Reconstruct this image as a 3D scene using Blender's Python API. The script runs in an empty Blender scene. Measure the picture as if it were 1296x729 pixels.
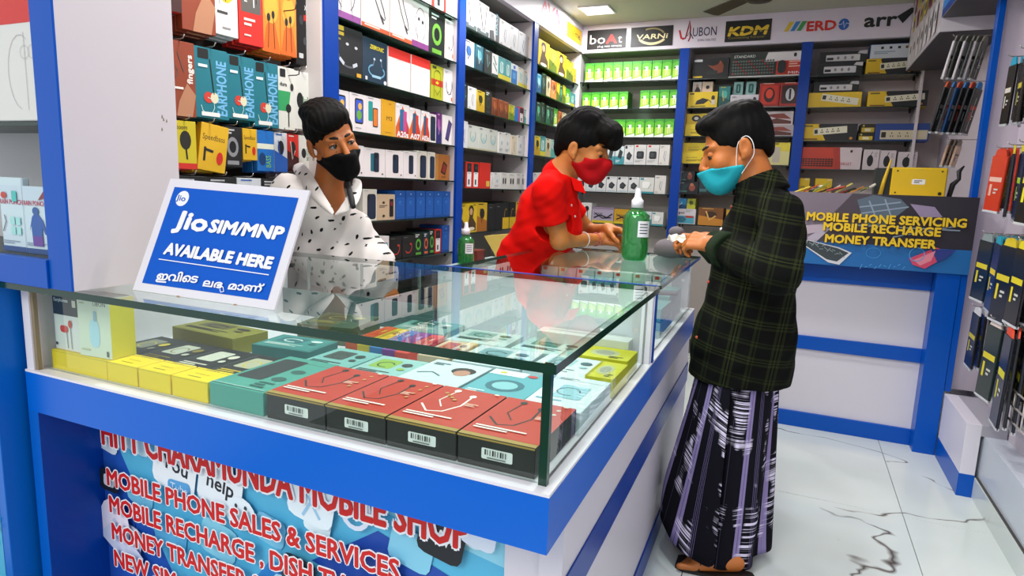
import bpy, math, random
import numpy as np
from mathutils import Vector, Matrix
R=math.radians; PI=math.pi
random.seed(7)
# ---------------- camera, world, lights, exposure
CAM_H=1.35
F_PX,PPX,PPY=805.0,648.0,364.5
def _dir(px,py):
    v=Vector((px-PPX,-(py-PPY),-F_PX)); return v.normalized()
_A=_dir(1010,249); _h=_dir(10,249-36.2)
_U=_A.cross(_h).normalized()
if _U.y<0: _U=-_U
_X=_A.cross(_U)
ROT=Matrix((_X,_A,_U))            # camera -> world
cam_d=bpy.data.cameras.new('camera'); cam=bpy.data.objects.new('camera',cam_d)
bpy.context.scene.collection.objects.link(cam); bpy.context.scene.camera=cam
cam_d.sensor_width=36.0; cam_d.lens=36.0*F_PX/1296.0; cam_d.clip_start=0.02
cam.matrix_world=Matrix.Translation((0,0,CAM_H))@ROT.to_4x4()
def at(px,py,Y=None,Z=None,X=None):
    d=ROT@Vector((px-PPX,-(py-PPY),-F_PX)); o=Vector((0,0,CAM_H))
    t=Y/d.y if Y is not None else ((Z-CAM_H)/d.z if Z is not None else X/d.x)
    return o+d*t
sc=bpy.context.scene
sc.view_settings.view_transform='Standard'; sc.view_settings.look='None'
sc.view_settings.gamma=1; sc.view_settings.exposure=0.28
w=bpy.data.worlds.new('sky'); sc.world=w; w.use_nodes=True
bg=w.node_tree.nodes['Background']; bg.inputs[0].default_value=(0.90,0.93,1.0,1); bg.inputs[1].default_value=.80
def area(name,loc,sx,sy,power,col=(1,1,1),rot=(0,0,0)):
    l=bpy.data.lights.new(name,'AREA'); l.shape='RECTANGLE'; l.size=sx; l.size_y=sy; l.energy=power; l.color=col
    o=bpy.data.objects.new(name,l); o.location=loc; o.rotation_euler=rot; sc.collection.objects.link(o); return o
# hazy sun, high behind the photographer
sun=bpy.data.lights.new('sun','SUN'); sun.energy=1.0; sun.angle=R(25); sun.color=(1,.97,.9)
so=bpy.data.objects.new('sun',sun); so.rotation_euler=(R(50),0,R(-14)); sc.collection.objects.link(so)
LAMPS=[(-1.62,5.195),(-1.62,3.4),(-.45,3.3),(-.45,1.75),(-1.45,1.75),(.35,5.1)]
for i,(x,y) in enumerate(LAMPS):
    if i<5: area('ceiling_panel_light',(x,y,2.765),.22,.22,17,(1,.98,.97))  # lights after the first are added, out of view, to brighten the interior
# ---------------- helpers
C=sc.collection
def lin(c): return c/12.92 if c<=0.04045 else ((c+0.055)/1.055)**2.4
def rgb(h): h=h.lstrip('#'); return tuple(lin(int(h[i:i+2],16)/255) for i in (0,2,4))
_m={}
def newmat(name):
    m=bpy.data.materials.new(name); m.use_nodes=True
    return m,m.node_tree.nodes,m.node_tree.links,m.node_tree.nodes['Principled BSDF']
def M(h,rough=.5,metal=0.0,emit=0.0,grain=.0,specular=None):
    if isinstance(h,bpy.types.Material): return h
    k=(h,rough,metal,emit,grain,specular)
    if k in _m: return _m[k]
    m,n,l,b=newmat('paint_'+h.lstrip('#'))
    c=rgb(h)+(1,); b.inputs['Base Color'].default_value=c
    b.inputs['Roughness'].default_value=rough; b.inputs['Metallic'].default_value=metal
    if emit: b.inputs['Emission Color'].default_value=c; b.inputs['Emission Strength'].default_value=emit
    if grain:
        t=n.new('ShaderNodeTexNoise'); t.inputs['Scale'].default_value=6; t.inputs['Detail'].default_value=5
        tc=n.new('ShaderNodeTexCoord'); l.new(tc.outputs['Object'],t.inputs['Vector'])
        r=n.new('ShaderNodeMapRange'); r.inputs['To Min'].default_value=1-grain; r.inputs['To Max'].default_value=1+grain
        l.new(t.outputs['Fac'],r.inputs['Value'])
        mx=n.new('ShaderNodeVectorMath'); mx.operation='SCALE'; mx.inputs[0].default_value=c[:3]
        l.new(r.outputs[0],mx.inputs['Scale']); l.new(mx.outputs[0],b.inputs['Base Color'])
    if specular is not None: b.inputs['Specular IOR Level'].default_value=specular
    _m[k]=m; return m
def glassmat(name,tint,ior=1.5,rough=0.0,boost=1.0,haze=0.0):
    if name in _m: return _m[name]
    m=bpy.data.materials.new(name); m.use_nodes=True; n=m.node_tree.nodes; l=m.node_tree.links; n.clear()
    o=n.new('ShaderNodeOutputMaterial'); t=n.new('ShaderNodeBsdfTransparent'); g=n.new('ShaderNodeBsdfGlossy')
    t.inputs[0].default_value=tint+(1,); g.inputs['Roughness'].default_value=rough; g.inputs[0].default_value=(1,1,1,1)
    f=n.new('ShaderNodeFresnel'); f.inputs[0].default_value=ior
    mx=n.new('ShaderNodeMixShader'); q=n.new('ShaderNodeMath'); q.operation='MULTIPLY'; q.use_clamp=True; q.inputs[1].default_value=boost
    ge=n.new('ShaderNodeNewGeometry'); ib=n.new('ShaderNodeMath'); ib.operation='SUBTRACT'; ib.inputs[0].default_value=1; l.new(ge.outputs['Backfacing'],ib.inputs[1])
    q2=n.new('ShaderNodeMath'); q2.operation='MULTIPLY'; l.new(q.outputs[0],q2.inputs[0]); l.new(ib.outputs[0],q2.inputs[1])
    l.new(f.outputs[0],q.inputs[0]); l.new(q2.outputs[0],mx.inputs[0])
    src=t.outputs[0]
    if haze:
        d=n.new('ShaderNodeBsdfDiffuse'); d.inputs[0].default_value=tuple(min(1,x) for x in tint)+(1,)
        m2=n.new('ShaderNodeMixShader'); m2.inputs[0].default_value=haze; l.new(t.outputs[0],m2.inputs[1]); l.new(d.outputs[0],m2.inputs[2]); src=m2.outputs[0]
    l.new(src,mx.inputs[1]); l.new(g.outputs[0],mx.inputs[2]); l.new(mx.outputs[0],o.inputs[0])
    _m[name]=m; return m
GLASS=glassmat('clear_glass',(.93,.985,.965),boost=1.0)
SHELFGLASS=glassmat('shelf_glass',(.45,.58,.52),boost=1.0)
PLASTIC=glassmat('clear_plastic',(.93,.95,.95),boost=1.1,haze=.1)
GEDGE=M('#0b3527',.15)
class MB:
    def __init__(s): s.v=[];s.f=[];s.m=[];s.mats=[];s.sm=[]
    def mi(s,m):
        m=M(m) if isinstance(m,str) else m
        if m not in s.mats: s.mats.append(m)
        return s.mats.index(m)
    def add(s,vs,fs,m,smooth=False):
        b=len(s.v); s.v+= [tuple(v) for v in vs]; i=s.mi(m)
        for f in fs: s.f.append([b+k for k in f]); s.m.append(i); s.sm.append(smooth)
    def box(s,x0,x1,y0,y1,z0,z1,m,T=None,edge=None):
        vs=[Vector((x,y,z)) for z in (z0,z1) for y in (y0,y1) for x in (x0,x1)]
        if T is not None: vs=[T@v for v in vs]
        fs=[(0,2,3,1),(4,5,7,6),(0,1,5,4),(2,6,7,3),(0,4,6,2),(1,3,7,5)]
        if edge is None: s.add(vs,fs,m)
        else: s.add(vs,fs[:2],m); s.add(vs,fs[2:],edge)
    def bev(s,x0,x1,y0,y1,z0,z1,m,b=.002,T=None):
        # box with chamfered edges
        vs=[];fs=[]
        X=(x0,x1);Y=(y0,y1);Z=(z0,z1);idx={}
        for i in(0,1):
            for j in(0,1):
                for k in(0,1):
                    sx,sy,sz=(b,-b)[i],(b,-b)[j],(b,-b)[k]
                    for a,p in enumerate(((X[i],Y[j]+sy,Z[k]+sz),(X[i]+sx,Y[j],Z[k]+sz),(X[i]+sx,Y[j]+sy,Z[k]))):
                        idx[i,j,k,a]=len(vs); vs.append(Vector(p))
        for a in range(3):
            o=[q for q in range(3) if q!=a]
            for e in(0,1):
                q=[]
                for (u,v) in((0,0),(1,0),(1,1),(0,1)):
                    t=[0,0,0];t[a]=e;t[o[0]]=u;t[o[1]]=v;q.append(idx[t[0],t[1],t[2],a])
                fl=(e==0)!=(a==1)
                fs.append(q[::-1] if fl else q)
            for u in(0,1):
                for v in(0,1):
                    t0=[0,0,0];t0[o[0]]=u;t0[o[1]]=v;t1=list(t0);t1[a]=1
                    fs.append([idx[t0[0],t0[1],t0[2],o[0]],idx[t1[0],t1[1],t1[2],o[0]],idx[t1[0],t1[1],t1[2],o[1]],idx[t0[0],t0[1],t0[2],o[1]]])
        for i in(0,1):
            for j in(0,1):
                for k in(0,1): fs.append([idx[i,j,k,0],idx[i,j,k,1],idx[i,j,k,2]])
        if T is not None: vs=[T@v for v in vs]
        s.add(vs,fs,m)
    def tube(s,pts,r,m,n=8,caps=True,smooth=True):
        pts=[Vector(p) for p in pts]; rr=r if isinstance(r,(list,tuple)) else [r]*len(pts)
        vs=[];fs=[];pu=None
        for i,p in enumerate(pts):
            d=(pts[min(i+1,len(pts)-1)]-pts[max(i-1,0)]).normalized()
            if pu is None: u=d.orthogonal().normalized()
            else: u=(pu-d*pu.dot(d)).normalized()
            pu=u; v=d.cross(u)
            for k in range(n):
                a=2*PI*k/n; vs.append(p+(u*math.cos(a)+v*math.sin(a))*rr[i])
        for i in range(len(pts)-1):
            for k in range(n): fs.append((i*n+k,i*n+(k+1)%n,(i+1)*n+(k+1)%n,(i+1)*n+k))
        if caps: fs.append(tuple(range(n))[::-1]); fs.append(tuple((len(pts)-1)*n+k for k in range(n)))
        s.add(vs,fs,m,smooth)
    def lathe(s,prof,m,c=(0,0,0),n=24,sx=1,sy=1,smooth=True):
        vs=[];fs=[]
        for r,z in prof:
            for k in range(n): a=2*PI*k/n; vs.append((c[0]+r*sx*math.cos(a),c[1]+r*sy*math.sin(a),c[2]+z))
        for i in range(len(prof)-1):
            for k in range(n): fs.append((i*n+k,i*n+(k+1)%n,(i+1)*n+(k+1)%n,(i+1)*n+k))
        fs.append(tuple(range(n))[::-1]); fs.append(tuple((len(prof)-1)*n+k for k in range(n)))
        s.add(vs,fs,m,smooth)
    def prism(s,poly,z0,z1,m,T=None):
        n=len(poly); vs=[Vector((p[0],p[1],z0)) for p in poly]+[Vector((p[0],p[1],z1)) for p in poly]
        if T is not None: vs=[T@v for v in vs]
        s.add(vs,[tuple(range(n))[::-1],tuple(range(n,2*n))]+[(i,(i+1)%n,n+(i+1)%n,n+i) for i in range(n)],m)
    def ell(s,c,r,m,n=12,k=8,rot=None):
        vs=[];fs=[];c=Vector(c)
        for i in range(k+1):
            t=PI*i/k
            for j in range(n):
                a=2*PI*j/n; v=Vector((r[0]*math.sin(t)*math.cos(a),r[1]*math.sin(t)*math.sin(a),r[2]*math.cos(t)))
                vs.append(c+(rot@v if rot is not None else v))
        for i in range(k):
            for j in range(n): fs.append((i*n+j,(i+1)*n+j,(i+1)*n+(j+1)%n,i*n+(j+1)%n))
        s.add(vs,fs,m,True)
    def mesh(s,name):
        me=bpy.data.meshes.new(name); me.from_pydata(s.v,[],s.f)
        for m in s.mats: me.materials.append(m)
        me.polygons.foreach_set('material_index',s.m); me.polygons.foreach_set('use_smooth',s.sm); me.update(); return me
    def build(s,name,parent=None,loc=None):
        o=bpy.data.objects.new(name,s.mesh(name)); C.objects.link(o)
        if loc is not None: o.location=loc
        if parent is not None: o.parent=parent
        return o
def smooth(pts,n=5):
    P=[Vector(p) for p in pts]; out=[]
    for i in range(len(P)-1):
        a,b,c,d=P[max(i-1,0)],P[i],P[i+1],P[min(i+2,len(P)-1)]
        for k in range(n): t=k/n; out.append(.5*((2*b)+(c-a)*t+(2*a-5*b+4*c-d)*t*t+(3*b-a-3*c+d)*t**3))
    return out+[P[-1]]
def tag(o,label=None,cat=None,group=None,kind=None):
    if label: o['label']=label
    if cat: o['category']=cat
    if group: o['group']=group
    if kind: o['kind']=kind
    return o
def thing(name,label,cat,loc=(0,0,0),rz=0,group=None):
    o=bpy.data.objects.new(name,None); o.empty_display_size=.05; C.objects.link(o); o.location=loc; o.rotation_euler=(0,0,rz)
    return tag(o,label,cat,group)
def dup(root,loc,rz=0,label=None,group=None,rot=None):
    r=root.copy(); C.objects.link(r); r.location=loc; r.rotation_euler=rot or (0,0,rz)
    if label: r['label']=label
    if group: r['group']=group
    for ch in list(root.children):
        c=ch.copy(); C.objects.link(c); c.parent=r
        for g in ch.children: d=g.copy(); C.objects.link(d); d.parent=c
    return r
def struct(name,mb): o=mb.build(name); o['kind']='structure'; return o
# flat lettering cached as 2D polygons (cap height 1)
_txt={}
def txt2d(s,bold=.0):
    k=(s,bold)
    if k in _txt: return _txt[k]
    cu=bpy.data.curves.new('t','FONT'); cu.body=s; cu.size=1; cu.resolution_u=2; cu.offset=bold; cu.fill_mode='FRONT'
    o=bpy.data.objects.new('t',cu); C.objects.link(o)
    dg=bpy.context.evaluated_depsgraph_get(); me=bpy.data.meshes.new_from_object(o.evaluated_get(dg))
    vs=[(v.co.x/.7,v.co.y/.7) for v in me.vertices]; fs=[tuple(p.vertices) for p in me.polygons]
    bpy.data.objects.remove(o); bpy.data.curves.remove(cu); bpy.data.meshes.remove(me)
    x0=min([v[0] for v in vs] or [0]); vs=[(x-x0,y) for x,y in vs]; wd=max([v[0] for v in vs] or [1])
    _txt[k]=(vs,fs,wd); return _txt[k]
class Face:
    """flat print on a rectangle: origin o (lower left), u right, v up, n outwards; coordinates 0..1"""
    def __init__(s,mb,o,u,v,W,H,step=.00025):
        s.mb=mb;s.o=Vector(o);s.u=Vector(u).normalized();s.v=Vector(v).normalized();s.n=s.u.cross(s.v);s.W=W;s.H=H;s.k=0;s.step=step
    def P(s,x,y): return s.o+s.u*(x*s.W)+s.v*(y*s.H)+s.n*(s.step*s.k)
    def p(s,pts,c): s.k+=1; s.mb.add([s.P(*q) for q in pts],[tuple(range(len(pts)))],c)
    def r(s,x0,y0,x1,y1,c): s.p([(x0,y0),(x1,y0),(x1,y1),(x0,y1)],c)
    def rr(s,x0,y0,x1,y1,c,rad=.12):
        rx=rad*min(s.W*(x1-x0),s.H*(y1-y0)); ry=rx/s.H; rx/=s.W; q=[]
        for cx,cy,a0 in((x1-rx,y1-ry,0),(x0+rx,y1-ry,90),(x0+rx,y0+ry,180),(x1-rx,y0+ry,270)):
            for a in(0,45,90): q.append((cx+rx*math.cos(R(a0+a)),cy+ry*math.sin(R(a0+a))))
        s.p(q,c)
    def e(s,cx,cy,rx,ry,c,n=14): s.p([(cx+rx*math.cos(2*PI*k/n),cy+ry*math.sin(2*PI*k/n)) for k in range(n)],c)
    def l(s,pts,wd,c):     # polyline, width in metres
        s.k+=1; P=[s.P(*q) for q in pts]; vs=[]
        for i,p in enumerate(P):
            d=(P[min(i+1,len(P)-1)]-P[max(i-1,0)]).normalized(); t=s.n.cross(d)*wd/2; vs+= [p-t,p+t]
        s.mb.add(vs,[(2*i,2*i+2,2*i+3,2*i+1) for i in range(len(P)-1)],c)
    def a(s,cx,cy,rx,ry,wd,a0,a1,c,n=10): s.l([(cx+rx*math.cos(R(a0+(a1-a0)*k/n)),cy+ry*math.sin(R(a0+(a1-a0)*k/n))) for k in range(n+1)],wd,c)
    def t(s,text,x,y,h,c,wd=None,rot=0,bold=0,shear=0,center=False):
        """h: cap height (fraction of H); wd: total width (fraction of W), else natural"""
        vs,fs,tw=txt2d(text); hm=h*s.H; wm=wd*s.W if wd else tw*hm
        ca,sa=math.cos(R(rot)),math.sin(R(rot)); g=bold*hm*1.15
        for dx,dy in ([(0,0)] if not bold else [(0,0)]+[(g*math.cos(q*PI/4),g*math.sin(q*PI/4)) for q in range(8)]):
            s.k+=.2; out=[]; o=s.P(x,y)
            for a,b in vs:
                X=a/tw*wm+b*hm*shear-(wm/2 if center else 0)+dx; Y=b*hm+dy
                out.append(o+s.u*(X*ca-Y*sa)+s.v*(X*sa+Y*ca))
            s.mb.add(out,fs,c)
        s.k+=1
    def bars(s,x,y,wd,n,h,c,gap=1.9):
        for i in range(n): s.r(x,y-i*h*gap,x+wd*(.6+.4*((i*7+3)%5)/4),y-i*h*gap+h,c)
# ---------------- the room
BLUE='#0f5bbd'; LAM=M('#0050b2',.3,grain=.03,specular=.25); LAM2=M('#003c98',.3,grain=.03,specular=.25); WHITE=M('#e4e0e6',.4,grain=.02)
XL,YB,ZC=-1.9,5.68,2.78
def marble():
    m,n,l,b=newmat('veined_marble'); tc=n.new('ShaderNodeTexCoord')
    mp=n.new('ShaderNodeMapping'); mp.inputs['Scale'].default_value=(1.1,2.1,1); mp.inputs['Rotation'].default_value=(0,0,R(12)); l.new(tc.outputs['Object'],mp.inputs[0])
    def vein(scale,wd,seed,dist):
        t=n.new('ShaderNodeTexNoise'); t.noise_dimensions='4D'; t.inputs['W'].default_value=seed; t.inputs['Scale'].default_value=scale; t.inputs['Detail'].default_value=4; t.inputs['Distortion'].default_value=dist; t.inputs['Roughness'].default_value=.42
        l.new(mp.outputs[0],t.inputs['Vector'])
        s=n.new('ShaderNodeMath'); s.operation='SUBTRACT'; s.inputs[1].default_value=.5; l.new(t.outputs['Fac'],s.inputs[0])
        a=n.new('ShaderNodeMath'); a.operation='ABSOLUTE'; l.new(s.outputs[0],a.inputs[0])
        r=n.new('ShaderNodeMapRange'); r.inputs['From Min'].default_value=wd; r.inputs['From Max'].default_value=0; l.new(a.outputs[0],r.inputs[0]); return r.outputs[0]
    v1=vein(.85,.0055,3.1,.35)
    t=n.new('ShaderNodeTexNoise'); t.inputs['Scale'].default_value=2.2; l.new(mp.outputs[0],t.inputs['Vector'])
    g=n.new('ShaderNodeMapRange'); g.inputs['From Min'].default_value=.43; g.inputs['From Max'].default_value=.52; l.new(t.outputs['Fac'],g.inputs[0])
    mu=n.new('ShaderNodeMath'); mu.operation='MULTIPLY'; l.new(v1,mu.inputs[0]); l.new(g.outputs[0],mu.inputs[1])
    t2=n.new('ShaderNodeTexNoise'); t2.inputs['Scale'].default_value=1.3; l.new(mp.outputs[0],t2.inputs['Vector'])
    c1=n.new('ShaderNodeMixRGB'); c1.inputs[1].default_value=rgb('#c2cecb')+(1,); c1.inputs[2].default_value=rgb('#dde2e0')+(1,); l.new(t2.outputs['Fac'],c1.inputs[0])
    c2=n.new('ShaderNodeMixRGB'); c2.inputs[2].default_value=rgb('#4a3c2e')+(1,); l.new(mu.outputs[0],c2.inputs[0]); l.new(c1.outputs[0],c2.inputs[1])
    l.new(c2.outputs[0],b.inputs['Base Color']); b.inputs['Roughness'].default_value=.12; return m
MARBLE=marble()
mb=MB(); mb.box(-2.4,1.7,-4,6.1,-.06,-.006,M('#5d5a55',.8)); floor=struct('floor',mb)
xs=[-1.85,-1.05,-.25,.55,1.35]; ys=[-.55,.65,1.85,3.05,4.25,5.45]
for i in range(len(xs)-1):
    for j in range(len(ys)-1):
        mb=MB(); mb.bev(xs[i]+.0015,xs[i+1]-.0015,ys[j]+.0015,ys[j+1]-.0015,-.01,0,MARBLE,.0008); mb.build('floor_tile',floor)
mb=MB(); mb.box(-2.4,1.7,.98,6.1,ZC,ZC+.08,M('#bdbfae',.85,grain=.04)); struct('ceiling',mb)
mb=MB(); mb.box(-2.35,-2.25,1.24,6.1,0,ZC,M('#b9b1ae',.7,grain=.03)); struct('wall_left',mb)
mb=MB(); mb.box(-2.3,1.5,6.0,6.1,0,ZC,M('#c9bdb9',.7,grain=.03)); struct('wall_back',mb)
WR=.97
mb=MB(); mb.box(WR,WR+.1,1.0,6.1,.30,ZC,M('#d6ccd6',.55,grain=.02)); mb.box(.882,WR+.1,1.0,6.1,0,.30,M('#c3cbd6',.3,grain=.03)); struct('wall_right',mb)
mb=MB(); mb.box(.868,.882,1.0,3.41,0,.1,MARBLE); mb.box(.872,.883,1.0,3.41,.1,.104,M('#3d3a35')); struct('baseboard_right',mb)
# the neighbour pillar with its display niche, at the front left
COLX,COLY=-1.56,.95
t=thing('display_pillar','blue edged white pillar with display niche at the front left','pillar',(0,0,0))
mb=MB(); mb.box(-1.645,COLX,COLY,1.25,1.064,ZC,M('#d6ccd0',.5,grain=.02)); mb.box(-2.35,-1.645,1.19,1.25,1.064,ZC,M('#b8b4b4',.5)); mb.build('column',t)
mb=MB(); mb.bev(-1.640,COLX+.0008,COLY-.006,COLY,1.064,ZC,LAM,.0005); mb.build('stile',t)
mb=MB(); mb.bev(-2.35,-1.641,COLY-.012,COLY+.012,1.064,1.134,LAM,.001); mb.build('rail',t)
mb=MB(); mb.box(-2.35,-1.646,COLY+.012,1.19,1.10,1.136,M('#26301f')); mb.build('niche_shelf',t)
mb=MB(); mb.box(-2.35,-1.646,COLY+.03,1.19,1.455,1.465,M('#2b3a33'));  mb.build('niche_shelf',t)
mb=MB(); mb.box(-2.35,-1.641,COLY-.002,COLY+.002,1.134,ZC,glassmat('niche_glass',(.97,.985,.98),boost=.35)); mb.build('niche_glass',t)
for k in range(4):   # paint chips
    mb=MB(); 
    y=[1.205,1.209,1.218,1.203][k]; z=[1.495,1.488,1.485,1.462][k]
    mb.prism([(0,0),(.004,.001),(.003,.008),(.001,.009)],0,.0006,M('#8a7b63'),Matrix.Translation((COLX,y,z))@Matrix.Rotation(R(90),4,'Z')@Matrix.Rotation(R(90),4,'X')); mb.build('paint_chip',t)
# blue panel below the niche with a cut-off poster
t=thing('front_panel','bright blue laminate panel under the niche, poster at its foot','panel')
mb=MB(); mb.bev(-2.6,-1.868,COLY-.03,COLY+.1,0,1.060,M('#0066c4',.35,grain=.02,specular=.25),.0015); mb.build('board',t)
mb=MB(); F=Face(mb,(-2.5,COLY-.0305,.1),(1,0,0),(0,0,1),.60,.95)
PXE=0.985
F.r(0,0,1,.9,'#3fa9cf'); F.p([(0,.2),(1,.45),(1,.9),(0,.9)],'#2b8cc4'); F.t('E',.885,.485,.07,'#1d3a7a',bold=.06); F.t('E',.88,.49,.07,'#f5ea2a',bold=.02)
for i in range(26):
    F.e(.80+.19*random.random(),.33-.3*random.random(),.012,.009,['#e8f3f8','#1b5fa8','#8fd0e6'][i%3],6)
mb.build('poster',t)
# ---------------- the counter
def side(y): return -.345-.0215*(y-1.0)
ZL,ZT=.822,1.064
ct=thing('corner_counter','blue and white shop counter with white ledge and printed front','counter')
Y0,Y1,Y2=.98,1.94,3.0
mb=MB()
mb.prism([(-1.842,Y0),(side(Y0),Y0),(side(Y1),Y1),(-1.842,Y1)],.708,ZL-.006,M('#0060ca',.3,grain=.02,specular=.25)); mb.build('band',ct)
mb=MB(); mb.prism([(-1.09,Y1),(side(Y1),Y1),(side(Y2),Y2),(-1.09,Y2)],.708,ZL-.006,M('#0050b2',.3,grain=.02,specular=.25)); mb.build('band',ct)
mb=MB(); mb.prism([(-1.842,Y0),(side(Y0),Y0),(side(Y1),Y1),(-1.842,Y1)],ZL-.006,ZL,WHITE); mb.build('ledge',ct)
mb=MB(); mb.prism([(-1.09,Y1),(side(Y1),Y1),(side(Y2),Y2),(-1.09,Y2)],ZL-.006,ZL,WHITE); mb.build('ledge',ct)
e=.012
mb=MB(); mb.prism([(side(1.12)-e-.05,1.12),(side(1.12)-e,1.12),(side(Y2)-e,Y2),(side(Y2)-e-.05,Y2)],.09,.708,M('#d5d1d9',.4,grain=.02)); mb.build('side_panel',ct)
mb=MB(); mb.prism([(side(1.12)-.012,1.119),(side(1.12)-.008,1.119),(side(Y2)-.008,Y2),(side(Y2)-.012,Y2)],.475,.565,LAM2); mb.build('blue_strip',ct)
mb=MB(); mb.prism([(side(1.12)-.06,1.118),(side(1.12)-.006,1.118),(side(Y2)-.006,Y2),(side(Y2)-.06,Y2)],0,.09,LAM2); mb.build('plinth',ct)
mb=MB(); mb.box(-.49,side(1.12)-.02,1.13,1.14,0,.708,M('#d5d1d9',.4)); mb.box(-1.84,-1.81,1.145,1.17,0,.708,LAM2); mb.box(-1.84,-.38,1.16,1.18,0,.708,WHITE); mb.build('front_board',ct)
mb=MB(); mb.box(-1.842,-1.80,Y0,1.16,0,.708,LAM2);mb.box(-1.842,-1.8415,Y0-.001,Y0,0,.7,LAM2); 
mb.box(-1.842,-1.8,Y0-.0005,Y0+.0,0,.708,M('#005cbe',.35,grain=.02,specular=.25)); mb.build('leg_panel',ct)
mb=MB(); mb.box(-1.09,-1.07,1.94,Y2,0,.708,WHITE); mb.build('back_board',ct)
mb=MB(); mb.prism([(-1.09,Y2-.02),(side(Y2)-.02,Y2-.02),(side(Y2)-.02,Y2),(-1.09,Y2)],0,.708,WHITE); mb.build('end_panel',ct)
mb=MB(); mb.box(-1.842,-1.812,Y0+.006,Y0+.03,ZL,ZT-.018,WHITE); mb.box(-1.812,-1.80,Y0+.01,Y0+.02,ZL,ZT-.018,M('#8a7a60')); mb.build('corner_post',ct)
mb=MB(); mb.box(-1.842,-1.832,Y0+.03,Y1,ZL,ZT-.018,WHITE); mb.build('end_board',ct)
# white partition with blue edge between the two cases
mb=MB(); mb.box(-1.14,side(Y1)-.004,Y1,Y1+.018,ZL,ZT-.012,M('#e8eaf0',.35)); mb.build('partition',ct)
mb=MB(); mb.box(-1.14,side(Y1)-.004,Y1,Y1+.018,ZT-.012,ZT+.001,LAM2); mb.box(side(Y1)-.004,side(Y1),Y1,Y1+.018,ZL,ZT,LAM2); mb.build('partition_edge',ct)
mb=MB(); mb.box(side(Y1)-.065,side(Y1)-.006,Y1-.025,Y1-.001,ZL,ZT-.017,M('#e6e2ea',.35)); mb.build('partition_post',ct)
# glass
mb=MB(); 
def slab(mb,poly,z0,z1):
    n=len(poly); vs=[(p[0],p[1],z0) for p in poly]+[(p[0],p[1],z1) for p in poly]
    mb.add(vs,[tuple(range(n))[::-1],tuple(range(n,2*n))],GLASS); mb.add(vs,[(i,(i+1)%n,n+(i+1)%n,n+i) for i in range(n)],GEDGE)
slab(mb,[(-1.865,.944),(-.334,.954),(side(Y1)+.008,Y1-.001),(-1.82,Y1-.001)],ZT-.017,ZT); g1=mb.build('glass_top',ct); g1['label']='clear top pane with dark green edge over the front case'
mb=MB(); slab(mb,[(-1.10,Y1+.019),(side(Y1)+.008,Y1+.019),(side(Y2)+.008,Y2),(-1.10,Y2)],ZT-.012,ZT); mb.build('glass_top',ct)
mb=MB()
mb.box(-1.80,side(1)-.028,Y0+.032,Y0+.038,ZL,ZT-.017,GLASS); mb.build('front_glass',ct)
mb=MB(); 
def vsl(mb,p,q,th,z0,z1,m=GLASS,edge=GEDGE):
    p=Vector(p);q=Vector(q);d=(q-p).normalized();nn=Vector((-d.y,d.x))*th
    P=[p,q,q+nn,p+nn]; vs=[(a.x,a.y,z0) for a in P]+[(a.x,a.y,z1) for a in P]
    mb.add(vs,[(0,1,5,4),(2,3,7,6)],m); mb.add(vs,[(1,2,6,5),(3,0,4,7),(4,5,6,7),(3,2,1,0)],edge)
vsl(mb,(side(1)-.022,Y0+.03),(side(Y1)-.022,Y1-.026),.006,ZL,ZT-.017); mb.build('side_glass',ct)
mb=MB(); vsl(mb,(side(Y1)-.022,Y1+.02),(side(Y2)-.022,Y2-.01),.006,ZL,ZT-.012); mb.build('side_glass',ct)
mb=MB(); mb.box(-1.08,side(Y2)-.03,Y2-.016,Y2-.008,ZL,ZT-.012,M('#b9c6c4',.2)); mb.build('end_glass',ct)
mb=MB(); mb.box(side(1)-.032,side(1)-.016,Y0+.027,Y0+.040,ZL,ZT-.017,GEDGE); mb.build('corner_glass_edge',ct)
mb=MB(); mb.box(-1.83,-1.14,Y1-.03,Y1-.02,ZL,ZL+.10,M('#5f7a7a',.2)); mb.build('back_rail',ct)
for x in (-1.7,-1.45,-1.2):
    mb=MB(); mb.box(x-.004,x+.004,Y1-.03,Y1-.022,ZL+.1,ZT-.017,M('#8b9795',.2,.6)); mb.build('back_rail_post',ct)
# screw cap on the inner end glass
mb=MB(); mb.ell((side(Y2)-.06,Y2-.018,.95),(.008,.003,.008),'#e8e8e8'); mb.build('screw_cap',ct)
# printed front
mb=MB(); px0,pz0,PW,PH=-1.812,.05,1.322,.66
F=Face(mb,(px0,1.1435,pz0),(1,0,0),(0,0,1),PW,PH,.0004)
mb.box(px0,px0+PW,1.144,1.147,pz0,pz0+PH,'#1b57b8')
F.p([(0,1),(.16,.45),(.3,0),(1,0),(1,1)],'#55b6dc'); F.p([(.25,1),(1,.75),(1,1)],'#8fd4ea'); F.p([(.3,0),(.5,.5),(.75,.25),(.85,0)],'#2c86cf')
F.p([(.6,.55),(1,.35),(1,.6),(.75,.75)],'#1a49a8'); F.p([(0,.0),(.13,0),(.1,.5),(0,.62)],'#1c52b6')
def tile(cx,cy,s,c,ang=-12,inner=None,t=None,tc='#20242c'):
    ca,sa=math.cos(R(ang)),math.sin(R(ang)); q=[]
    for x0,y0,a0 in((.3,.3,0),(-.3,.3,90),(-.3,-.3,180),(.3,-.3,270)):
        for a in(0,45,90):
            x=x0+.2*math.cos(R(a0+a)); y=y0+.2*math.sin(R(a0+a)); x,y=x*1.25,y
            q.append((cx+s*(x*ca-y*sa)*PH/PW,cy+s*(x*sa+y*ca)))
    F.p(q,c)
    if t: F.t(t,cx,cy-.05*s,.33*s,tc,rot=ang,center=True,bold=.02)
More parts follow.
